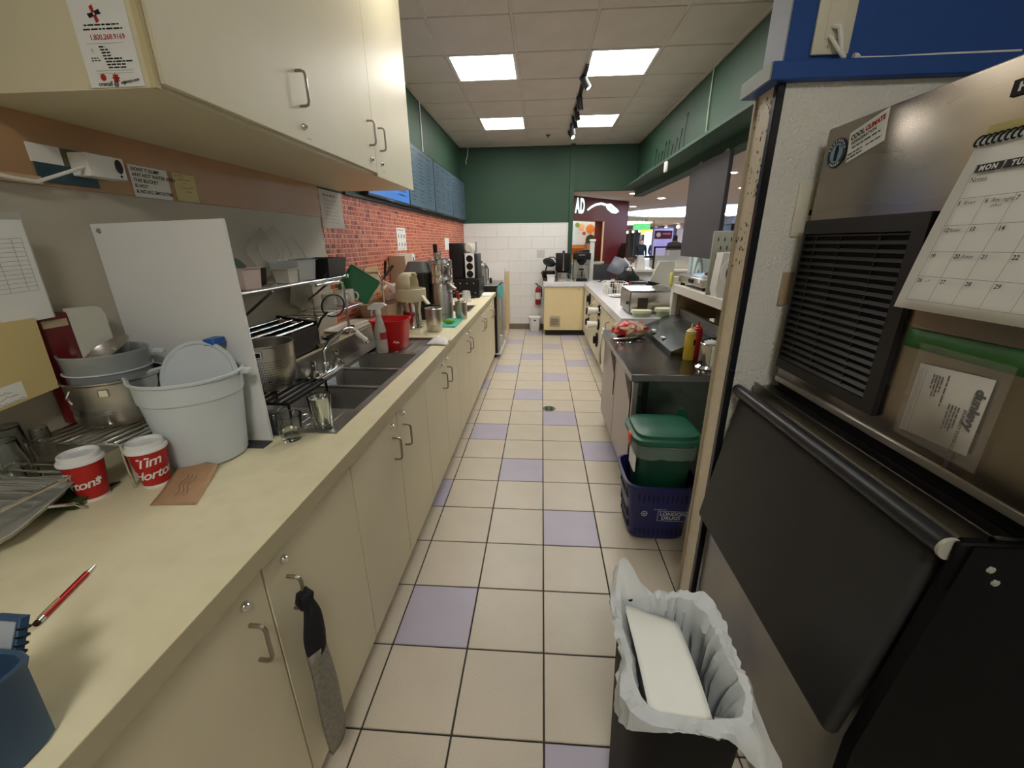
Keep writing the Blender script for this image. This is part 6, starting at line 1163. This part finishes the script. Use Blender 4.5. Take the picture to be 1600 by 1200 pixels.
t = thing('white_pail', 'white lidded pail on the floor by the end cabinet', 'pail', (-.11, 7.38, 0)); MB().lathe([(0, 0), (.085, 0), (.09, .01), (.10, .22), (.106, .225), (.106, .24), (.09, .24), (.085, .02), (0, .01)], (-.11, 7.40, 0), 28, sq=5).build('pail', white_p(), t); MB().lathe([(.11, .24), (.112, .255), (.10, .262), (0, .262)], (-.11, 7.40, 0), 28, sq=5).build('lid', white_p(), t); B((-.13, 7.297, .195), (-.09, 7.303, .215)).build('dark_tag', ink(), t); MB().tube([(-.20, 7.40, .25), (-.2, 7.38, .33), (-.11, 7.37, .35), (-.02, 7.38, .33), (-.01, 7.40, .25)], .004, 6).build('bail', white_p(), t)
tag(B((-.09, YB-.012, 1.27), (.05, YB-.0095, 1.40)).build('wall_notice', mat('grey_notice', 'C2C0BC', .6)), 'small grey notice stuck on the white block wall', 'notice')
# ---- ceiling track lights, sprinkler, right wall wiring
t = thing('track_light', 'black ceiling track with a row of spot heads', 'track light', (.39, 5.5, ZC-.03)); B((.365, 4.40, ZC-.028), (.40, 6.75, ZC-.0095), .002).build('track', black_p(), t)
spot_e = mat('spot_lens', 'FFF1DC', .3, var=0, emit=14)
for i, (y, rx, rz) in enumerate(((4.62, 35, 150), (5.22, 10, 200), (5.62, 12, 190), (5.95, 15, 200), (6.32, 10, 180), (6.62, 48, 120))):
    Mx = Matrix.Translation((.385, y, ZC-.075)) @ Matrix.Rotation(R(rz), 4, 'Z') @ Matrix.Rotation(R(rx), 4, 'Y')
    h = MB().lathe([(0, .06), (.028, .06), (.032, .055), (.032, -.075), (.028, -.075), (.026, -.055), (0, -.05)], (0, 0, 0), 20, Mx).build('spot_head', black_p(), t); MB().cyl((.385, y, ZC-.03), (.385, y, ZC-.07), .010, n=10).build('stem', black_p(), h); MB().lathe([(0, -.060), (.025, -.062)], (0, 0, 0), 20, Mx).build('lens', spot_e, h)
t = thing('sprinkler', 'small fire sprinkler head in the ceiling', 'sprinkler', (.06, 6.93, ZC-.03)); MB().lathe([(.04, -.001), (.035, -.008), (.01, -.012), (.008, -.03), (.016, -.034), (0, -.036)], (.064, 6.93, ZC-.005), 18).build('head', mat('sprinkler_metal', '5A5550', .4, .8), t); MB().lathe([(.04, -.0005), (.05, -.002), (.05, -.004), (.04, -.004)], (.064, 6.93, ZC-.005), 18).build('ring', white_p(), t)
tag(MB().tube([(XR-.008, 4.557, ZC), (XR-.012, 4.56, 2.75), (XR-.010, 4.555, 2.5), (XR-.008, 4.555, 2.362)], .007, 8).build('wall_cable', mat('cable_pale_green', 'A5B8A2', .5)), 'pale cable running down the green right wall', 'cable')
for i in range(9):
    y = 5.2+i*.15; hgt = 2.66+.05*math.sin(i*1.7)+(.16 if i == 0 else 0)
    tag(MB().tube([(XR-.012, y, 2.36), (XR-.02, y-.01, 2.36+(hgt-2.36)*.6), (XR-.014, y-.04, hgt), (XR-.03, y-.07, hgt-.04)], .0045, 6).build('loose_wire', mat('dark_green_wire', '1B2A20', .5)), '%s dark loose wire on the green ledge, counted from the near side' % ORD[i], 'wire', 'loose wires on the green wall')
tag(B((1.29, 4.94, 2.225), (1.32, 5.01, 2.331), .012, 2).build('white_sensor', white_p()), 'small white sensor hanging under the green ledge', 'sensor'); 
t = thing('menu_board', 'dark grey back of a hanging menu board in the serving opening', 'menu board', (1.5, 4.25, 1.38)); B((1.485, 3.79, 1.38), (1.52, 4.72, 2.222), .004).build('panel', mat('board_grey', '3A373A', .7, var=.03), t)
for y in (3.95, 4.55): MB().cyl((1.5, y, 2.22), (1.53, y, 2.25), .008, n=8).build('hanger', steel_h(), t)
tag(B((1.32, 2.0, 2.362), (1.36, 2.1, 2.375)).build('paper_scrap', paper()), 'pale scrap on top of the green ledge', 'paper')
# ================================================================ MALL BEYOND
MZ = 2.62
struct(B((1.6, 1.0, -.06), (34, 60, -.002)).build('floor_mall', mat('mall_floor', 'B5ACA0', .25, var=.06)), 'pale mall floor')
struct(B((-3, 7.73, -.06), (1.6, 60, -.002)).build('floor_mall_far', mat('mall_floor', 'B5ACA0', .25)), 'pale mall floor beyond the far wall')
mc = mat('mall_ceiling', 'D0C2BA', .8, var=.03)
# ceiling with a round cove opening
cxx, cyy, crr = 7.1, 18.4, 3.85
def ceil_ring():
    m = MB(); n = 48; inn = [(cxx+crr*math.cos(2*math.pi*i/n), cyy+crr*math.sin(2*math.pi*i/n)) for i in range(n)]
    out = []
    for i in range(n):
        a = 2*math.pi*i/n; c_, s_ = math.cos(a), math.sin(a); q = 1/max(abs(c_), abs(s_)); out.append((cxx+4.2*c_*q, cyy+4.2*s_*q))
    m.add([(x, y, MZ) for x, y in inn]+[(x, y, MZ) for x, y in out]+[(x, y, MZ+.06) for x, y in inn]+[(x, y, MZ+.06) for x, y in out], [(i, (i+1) % n, n+(i+1) % n, n+i) for i in range(n)]+[(2*n+i, 3*n+i, 3*n+(i+1) % n, 2*n+(i+1) % n) for i in range(n)]+[(i, 2*n+i, 2*n+(i+1) % n, (i+1) % n) for i in range(n)])
    return m
m = ceil_ring()
x0, x1, y0, y1 = cxx-4.2, cxx+4.2, cyy-4.2, cyy+4.2
for a, b_ in (((1.70, 1.0), (34, 7.72)), ((-3, 7.72), (34, y0)), ((-3, y0), (x0, y1)), ((x1, y0), (34, y1)), ((-3, y1), (34, 60))): m.bx((a[0], a[1], MZ), (b_[0], b_[1], MZ+.06))
struct(m.build('ceiling_mall', mc, smooth=False), 'beige mall ceiling with a round cove')
struct(MB().lathe([(0, .55), (crr+.3, .55), (crr+.3, .06)], (cxx, cyy, MZ), 48).build('ceiling_mall_cove', mat('cove_lilac', 'C9C2D6', .7, var=.02)), 'recessed lilac dome of the mall cove')
t = thing('cove_light', 'glowing ring of cove light in the mall ceiling', 'light', (cxx, cyy, MZ)); MB().lathe([(crr+.01, .065), (crr+.20, .065), (crr+.20, .20), (crr+.01, .20)], (cxx, cyy, MZ), 64).build('ring', mat('cove_glow', 'DFF6FF', .5, var=0, emit=MALL_E), t); MB().lathe([(crr-.02, -.005), (crr+.02, -.005), (crr+.02, .05), (crr-.02, .05)], (cxx, cyy, MZ), 64).build('trim_ring', white_p(), t)
tag(MB().lathe([(0, -.03), (1.9, -.03), (1.95, -.004)], (5.4, 28.6, MZ), 40, sx=.75, sy=1.35).build('oval_light', mat('oval_glow', 'FFF9EE', .5, var=0, emit=5)), 'oval luminous ceiling panel deep in the mall', 'light')
for i, (x, y) in enumerate(((3.2, 12.3), (3.0, 15.0), (2.2, 11.0), (4.4, 10.2), (6.0, 12.0), (3.2, 8.0), (5.5, 7.0), (3.4, 4.5), (3.0, 18.5))):
    t = thing('downlight', 'round recessed mall downlight, number counted from the maroon stall outward' if False else ['round downlight in the bright triangle of mall ceiling', 'round downlight left of the big cove', 'round downlight above the maroon stall corner', 'round downlight nearest the serving opening', 'round downlight in front of the cove', 'round downlight above the walkway behind the menu board', 'round downlight out in the concourse', 'round downlight level with the griddle shelf', 'round downlight at the cove left rim'][i], 'light', (x, y, MZ), 0, 'mall downlights'); MB().lathe([(.09, 0), (.12, -.006), (.12, 0)], (x, y, MZ), 24).build('ring', white_p(), t); MB().lathe([(0, -.003), (.09, -.003)], (x, y, MZ), 24).build('lens', mat('downlight_glow', 'FFF0D8', .4, var=0, emit=170), t)
# ---- maroon food stall, set at an angle
ma = mat('maroon_panel', '5A1A1E', .45, var=.06, scale=2)
A_, B_ = Vector((.60, 11.02, 0)), Vector((2.50, 13.12, 0)); fd = (B_-A_).normalized(); fn_ = Vector((fd.y, -fd.x, 0)); up_ = Vector((0, 0, 1)); FL = (B_-A_).length
def fp(u, z, off=0): return A_+fd*u+up_*z+fn_*off
def fbox(u0, u1, z0, z1, o0, o1): 
    return MB().add([fp(u, z, o_) for u in (u0, u1) for z in (z0, z1) for o_ in (o0, o1)], [(0, 1, 3, 2), (4, 6, 7, 5), (0, 4, 5, 1), (2, 3, 7, 6), (0, 2, 6, 4), (1, 5, 7, 3)])
t = thing('food_stall', 'maroon food stall with a lit sign and glowing kitchen across the walkway', 'stall', tuple(A_))
fbox(-1.2, FL, 2.05, MZ-.002, -.3, 0).build('fascia', ma, t); fbox(1.63, FL, 0, 2.05, -.3, 0).build('pier', ma, t)
fbox(-1.2, 1.63, 0, .95, -.06, 0).build('counter_front', mat('stall_counter', '9AA39D', .4), t); fbox(-1.2, 1.63, .95, 1.0, -.5, .08).build('counter_top', mat('stall_top', 'B9C2BF', .3), t)
ora = mat('kitchen_orange', 'E0A066', .6, var=.06, scale=3)
fbox(-1.2, 2.83, 0, 2.5, -.85, -.75).build('back_wall', ora, t); fbox(2.78, 2.83, 0, 2.5, -.75, -.3).build('side_wall', ora, t); fbox(-1.2, 2.83, 2.44, 2.46, -.85, -.3).build('kitchen_ceiling', white_p(), t)
fbox(.2, 2.5, 2.425, 2.438, -.70, -.35).build('kitchen_lamp', mat('kitchen_glow', 'FFEBCB', .5, var=0, emit=5), t)
fbox(1.15, 2.35, 1.45, 2.30, -.748, -.735).build('menu_picture', mat('menu_backlit', 'BFD5DA', .5, var=.2, scale=2.5, emit=.25), t)
for i, (u, z, r0, c_) in enumerate(((1.58, 1.92, .13, 'E6B98A'), (2.02, 1.88, .18, 'E8934B'), (1.40, 1.98, .09, '6E9A5A'), (2.22, 1.74, .09, 'F0E6D8'), (2.05, 1.58, .20, '46503A'), (1.55, 1.62, .18, 'D9E3E6'), (1.72, 1.76, .07, 'D5573A'))):
    MB().add([fp(u+r0*1.2*math.cos(j*math.pi/8), z+r0*.75*math.sin(j*math.pi/8), -.733+.001*i) for j in range(16)], [tuple(range(16))]).build('food_picture', mat('food_%d' % i, c_, .5, emit=.12), t)
fbox(1.1, 2.4, 1.0, 1.36, -.74, -.55).build('back_counter', mat('kitchen_shelf', 'B9743F', .6), t)
for i in range(5): fbox(.3+i*.26, .45+i*.26, 1.0, 1.14+.05*(i % 2), -.35, -.2).build('display_food', mat('display_food_%d' % (i % 3), ('C98A4A', 'E2C9A0', '8C4A2A')[i % 3], .7, var=.3, scale=20), t)
fbox(1.585, 1.63, 1.0, 2.05, -.02, .012).build('pale_jamb', mat('pale_jamb', 'E3C9A8', .5), t)
glow = mat('sign_glow', 'CFF3F2', .4, var=0, emit=1.1); blackm = mat('sign_black', '0B0B0D', .6)
for i, ch in ((3, 'A'), (4, 'D')):
    k = MB(); vs, fs = text_mesh(ch, .47, .02, 0, 1, 'CENTER', 4); k.add([fp(.69-.105-(4-i)*.20+v.x*.55, 2.235+v.y, .03) for v in vs], fs); k.build('sign_letter', glow, t, smooth=False)
m = MB(); P = [(.82, 2.31), (.95, 2.38), (1.15, 2.45), (1.40, 2.49), (1.62, 2.47), (1.70, 2.45)]
m.tube([fp(u, z, .03) for u, z in P], [.022, .026, .028, .03, .03, .03], 10); m.prism([(1.66, 2.42), (1.72, 2.50), (1.84, 2.51), (2.14, 2.40), (2.24, 2.35), (2.27, 2.32), (2.18, 2.30), (2.14, 2.27), (1.94, 2.28), (1.72, 2.36)], A_+fn_*.015, fd, up_, fn_*.03); m.build('fork_sign', glow, t)
m = MB()
for i in range(5): m.add([fp(1.80+i*.07, 2.45-i*.018, .047), fp(1.825+i*.07, 2.445-i*.018, .047), fp(1.82+i*.07, 2.39-i*.016, .047), fp(1.795+i*.07, 2.395-i*.016, .047)], [(0, 1, 2, 3)])
m.build('fork_tines', blackm, t, smooth=False)
tag(MB().prism([(0, 0), (.34, 0), (.32, .10), (.28, .32), (.20, .42), (.10, .42), (.03, .28)], fp(FL-.42, 1.06, .06), fd, up_, fn_*.2).build('dark_bag', mat('dark_brown_bag', '2A1512', .6)), 'dark brown bag standing on the stall pier ledge', 'bag')
tag(fbox(FL-.62, FL+.06, .93, 1.06, .01, .30).build('stall_ledge', mat('ledge_brown', '5B4038', .5)), 'brown ledge on the maroon pier', 'ledge')
# ---- other side counters in the walkway
t = thing('display_counter', 'white counter with a glass food display outside the serving opening', 'counter', (3.0, 9.0, 0)); B((1.9, 8.6, 0), (3.7, 9.2, .95)).build('base', mat('counter_white', 'DDDAD2', .4), t); B((1.85, 8.5, .95), (3.75, 9.25, 1.0), .01).build('top', white_p(), t); B((2.25, 8.7, 1.0), (3.2, 8.71, 1.36)).build('glass_front', clearpl(), t)
for x in (2.22, 3.2): B((x, 8.7, 1.0), (x+.03, 8.73, 1.42)).build('glass_post', black_p(), t)
B((2.22, 8.7, 1.40), (3.23, 8.74, 1.43)).build('top_rail', black_p(), t)
rr = random.Random(4)
for i in range(14): tag(MB().lathe([(0, 0), (.06, .005), (.08, .04), (.05, .075), (0, .085)], (2.32+.13*(i % 7), 8.82+.13*(i//7), 1.0), 12).build('pastry', mat('pastry_%d' % (i % 3), ('E3CFA3', 'D9B97F', 'EBDCC0')[i % 3], .7)), '%s pale pastry from the left in the %s row of the glass display' % (ORD[i % 7], 'front' if i < 7 else 'back'), 'pastry', 'pastries in the glass display')
for i, (x, h_, c_, lb) in enumerate(((2.0, .26, 'E6E6E6', 'white folded card sign on the display counter'), (3.32, .16, 'B3242A', 'red tray on the display counter'), (3.55, .12, 'B98445', 'tan wicker basket on the display counter'))):
    tag(MB().prism([(-.09, 0), (.09, 0), (.05, h_), (-.05, h_)], (x, 8.75, 1.0), (1, 0, 0), (0, 0, 1), (0, .15, 0)).build(['card_sign', 'red_tray', 'wicker_basket'][i], mat('dc_%d' % i, c_, .5)), lb, ['sign', 'tray', 'basket'][i])
tag(B((1.72, 5.2, 0), (2.3, 8.2, .90), .01).build('outer_counter', mat('outer_counter_dark', '55565A', .5)), 'dark grey counter front on the customer side', 'counter')
sw = mat('swirl_base', 'BFD3CC', .5); t = thing('swirl_panel', 'pale teal panel with swirling rings below the menu board', 'panel', (1.75, 4.4, .9)); B((1.70, 3.2, 0), (1.72, 4.95, 1.36)).build('panel', sw, t)
for i, (y, z) in enumerate(((4.72, 1.15), (4.25, 1.30), (3.85, 1.12), (3.5, 1.25))):
    for r0, c_ in ((.17, '6F8A84'), (.10, 'D9E3DC'), (.06, '6F8A84')):
        MB().lathe([(r0*.72, 0), (r0, 0)], (0, 0, 0), 28, Matrix.Translation((1.6985-.001*(1-r0), y, z)) @ Matrix.Rotation(R(-90), 4, 'Y') @ Matrix.Diagonal((1.35, .8, 1, 1))).build('swirl_ring', mat('swirl_'+c_, c_, .5), t)
tag(B((1.68, 4.93, 0), (1.74, 5.02, 1.42), .004).build('panel_post', mat('post_grey', 'A9B4B4', .4)), 'grey post at the end of the swirl panel', 'post')
# ---- far shop fronts
shop = mat('shop_grey', '6E7074', .6, var=.08)
t = thing('shop_row', 'row of far shop fronts with a lit fascia across the mall', 'shop front', (9.2, 32, 0)); B((9.2, 22, 2.30), (9.6, 52, MZ)).build('fascia', mat('fascia_grey', '7A7680', .6), t)
for i in range(10):
    y = 23+i*2.9; B((9.25, y, 0), (9.6, y+.5, 2.3)).build('pier', shop, t); B((9.55, y+.5, 0), (9.6, y+2.9, 2.3)).build('shop_window', mat('shop_window_%d' % (i % 4), ('5A4E46', '6C6B78', 'B9B4C4', '4D5550')[i % 4], .4, var=.3, scale=1.5, emit=.25), t); MB().cyl((9.1, y+1.5, 2.42), (9.19, y+1.5, 2.42), .09, n=14).build('spot_lamp', mat('spot_glow', 'FFF3DE', .4, var=0, emit=14), t)
struct(B((-3, 52, 0), (34, 52.3, MZ)).build('wall_mall_end', shop), 'far end wall of the mall')
struct(B((14, 8, 0), (14.3, 22, MZ)).build('wall_mall_side', mat('mall_side', '8C8688', .6)), 'mall wall across the concourse')
for i, (x, y, z0, z1, w_, c_, lb, em) in enumerate(((4.9, 24, 2.10, 2.42, .9, '5BB36A', 'green and yellow hanging shop sign', .8), (5.4, 24.2, 1.86, 2.12, .8, 'CFE04A', 'yellow green lit shop sign below the green one', 1.2), (5.3, 24.1, 2.10, 2.30, .35, 'D9482F', 'small red sign in front of the green one', .7))):
    t = thing('hanging_sign', lb, 'sign', (x+w_/2, y, z0), 0, 'far hanging signs'); B((x, y, z0), (x+w_, y+.1, z1), .02).build('board', mat('hs_%d' % i, c_, .5, emit=em, var=.1), t)
    for f_ in (.2, .8): MB().cyl((x+w_*f_, y+.05, z1-.01), (x+w_*f_, y+.05, MZ), .015, n=8).build('rod', black_p(), t)
tag(B((5.2, 22.5, 0), (6.3, 22.6, 2.0)).build('bright_window', mat('bright_window', 'E4E8EC', .4, emit=.5, var=.1)), 'bright white shop window behind the seated people', 'window')
t = thing('poster_stand', 'lilac lit poster stand with a maroon header in the mall', 'poster stand', (4.2, 16, 0)); B((3.98, 16, 0), (4.72, 16.1, 1.98), .03, 2).build('frame', mat('poster_frame', '6D6880', .5), t); B((4.02, 15.99, 1.0), (4.68, 16.0, 1.94)).build('poster', mat('poster_lilac', 'A9A2E0', .4, emit=.25, var=.15, scale=3), t); B((4.04, 15.98, 1.60), (4.66, 15.99, 1.88)).build('header', mat('poster_maroon', '4B1A2B', .5), t)
MB().lathe([(0, 0), (.08, 0)], (0, 0, 0), 20, Matrix.Translation((4.18, 15.975, 1.74)) @ Matrix.Rotation(R(90), 4, 'X')).build('header_logo', mat('logo_pale', 'CDBFCB', .5), t); B((4.32, 15.972, 1.74), (4.60, 15.978, 1.80)).build('header_text', mat('logo_rose', 'B0607A', .5), t)
t = thing('railing', 'black railing along the mall seating', 'railing', (3.4, 14, 0)); B((2.6, 14.0, 1.02), (5.2, 14.05, 1.08)).build('top_rail', black_p(), t)
for i in range(6): B((2.62+i*.5, 14.0, 0), (2.67+i*.5, 14.05, 1.02)).build('baluster', black_p(), t)
B((2.62, 14.02, .1), (5.2, 14.03, .95)).build('glass_infill', clearpl(), t)
# ---- people far off in the mall
def person(label, loc, rotz, top, bottom, hair, skin='B98C70', pose='stand'):
    s_ = 1.0
    J = {'pelvis': (0, 0, .93), 'spine': (0, .01, 1.15), 'chest': (0, .0, 1.36), 'neck': (0, .01, 1.50), 'head': (0, -.02, 1.62), 'crown': (0, -.01, 1.73)}
    for sd, k_ in ((-1, 'l'), (1, 'r')):
        J['sh'+k_] = (sd*.19, .01, 1.42); J['el'+k_] = (sd*.25, .03, 1.15); J['wr'+k_] = (sd*.22, -.12, .98); J['ha'+k_] = (sd*.21, -.18, .94)
        J['hip'+k_] = (sd*.10, 0, .88); J['kn'+k_] = (sd*.11, -.02, .50); J['an'+k_] = (sd*.11, .03, .09); J['to'+k_] = (sd*.12, -.14, .04)
    Rr = {'pelvis': .15, 'spine': .15, 'chest': .17, 'neck': .06, 'head': .095, 'crown': .075, 'sh': .085, 'el': .06, 'wr': .045, 'ha': .05, 'hip': .11, 'kn': .075, 'an': .05, 'to': .045}
    E_ = [('pelvis', 'spine'), ('spine', 'chest'), ('chest', 'neck'), ('neck', 'head'), ('head', 'crown')]
    for k_ in 'lr': E_ += [('chest', 'sh'+k_), ('sh'+k_, 'el'+k_), ('el'+k_, 'wr'+k_), ('wr'+k_, 'ha'+k_), ('pelvis', 'hip'+k_), ('hip'+k_, 'kn'+k_), ('kn'+k_, 'an'+k_), ('an'+k_, 'to'+k_)]
    names = list(J); me = bpy.data.meshes.new('p'); me.from_pydata([J[n] for n in names], [(names.index(a), names.index(b)) for a, b in E_], [])
    ob = bpy.data.objects.new('p', me); COL.objects.link(ob); md = ob.modifiers.new('s', 'SKIN'); sv = me.skin_vertices[0].data
    for i, n in enumerate(names):
        r0 = Rr.get(n, Rr.get(n[:-1], .06)); sv[i].radius = (r0, r0*.85); sv[i].use_root = (n == 'pelvis')
    sb = ob.modifiers.new('b', 'SUBSURF'); sb.levels = 2; sb.render_levels = 2
    dg = bpy.context.evaluated_depsgraph_get(); dg.update(); nm = bpy.data.meshes.new_from_object(ob.evaluated_get(dg)); bpy.data.objects.remove(ob)
    o = bpy.data.objects.new('person', nm); COL.objects.link(o); o.location = loc; o.rotation_euler = (0, 0, rotz)
    nm.materials.clear()
    for n_, c_ in (('coat_'+top, top), ('trousers_'+bottom, bottom), ('skin_'+skin, skin), ('hair_'+hair, hair)): nm.materials.append(mat(n_, c_, .8))
    for p in nm.polygons:
        c_ = p.center; p.use_smooth = True
        p.material_index = (3 if (c_.z > 1.66 or (c_.z > 1.52 and c_.y > .0)) else 2) if c_.z > 1.5 else (2 if c_.z < 1.0 and abs(c_.x) > .16 and c_.y < -.14 else (0 if c_.z > .86 else 1))
    return tag(o, label, 'person', 'people in the mall')
person('person in black standing behind the stall counter by the white pillar', (1.25, 12.05, -.18), R(20), '0F0F12', '17171B', '14110F')
person('person in a dark grey brown coat walking with back turned in the mall', (4.55, 15.2, 0), R(170), '4A4446', '2A2A30', '2B2624')
person('person in black by the bright shop window, left of two', (4.85, 21.5, -.12), R(0), '14151A', '1A1A20', '4A4038')
person('person in navy beside the person in black at the shop window', (5.45, 21.4, -.12), R(15), '1B2238', '1A1A20', 'A9A39A')
person('person in a pale top at the edge of the menu board', (5.3, 16.6, 0), R(-20), '8C90A0', '2A2A30', '2B2624')
# ---- plants seen between the menu board and the wing wall
t = thing('dark_plant', 'dark leafy plant behind the menu board in the mall', 'plant', (3.2, 5.6, 0)); MB().lathe([(0, 0), (.16, 0), (.2, .4), (.17, .4), (.14, .05), (0, .05)], (3.35, 6.1, 0), 20).build('pot', black_p(), t); MB().cyl((3.35, 6.1, .3), (3.35, 6.1, 1.5), .03, .02, 8).build('stem', mat('stem_brown', '3A2C20', .8), t)
rr = random.Random(8); m = MB()
for i in range(170):
    c_ = Vector((3.35+rr.gauss(0, .16), 6.1+rr.gauss(0, .2), 1.55+rr.gauss(0, .26))); Mx = Matrix.Translation(c_) @ Euler((rr.uniform(0, 6), rr.uniform(0, 6), rr.uniform(0, 6))).to_matrix().to_4x4(); L_ = rr.uniform(.08, .15)
    m.add([(0, -L_, 0), (L_*.35, 0, .01), (0, L_, 0), (-L_*.35, 0, .01)], [(0, 1, 2), (0, 2, 3)], Mx)
q = m.build('foliage', mat('dark_leaf', '16211A', .5, var=.3), t, smooth=False)

# fine print and handwriting: joined marks too small to pick apart
for o in bpy.data.objects:
    if o.parent and o.name.split('.')[0] in ('printing', 'fine_print', 'pictures', 'handwriting', 'menu_text', 'table_lines', 'grid_lines', 'label_print', 'print', 'ring_print', 'printed_lines', 'navy_lettering', 'red_lettering'): o['kind'] = 'stuff'
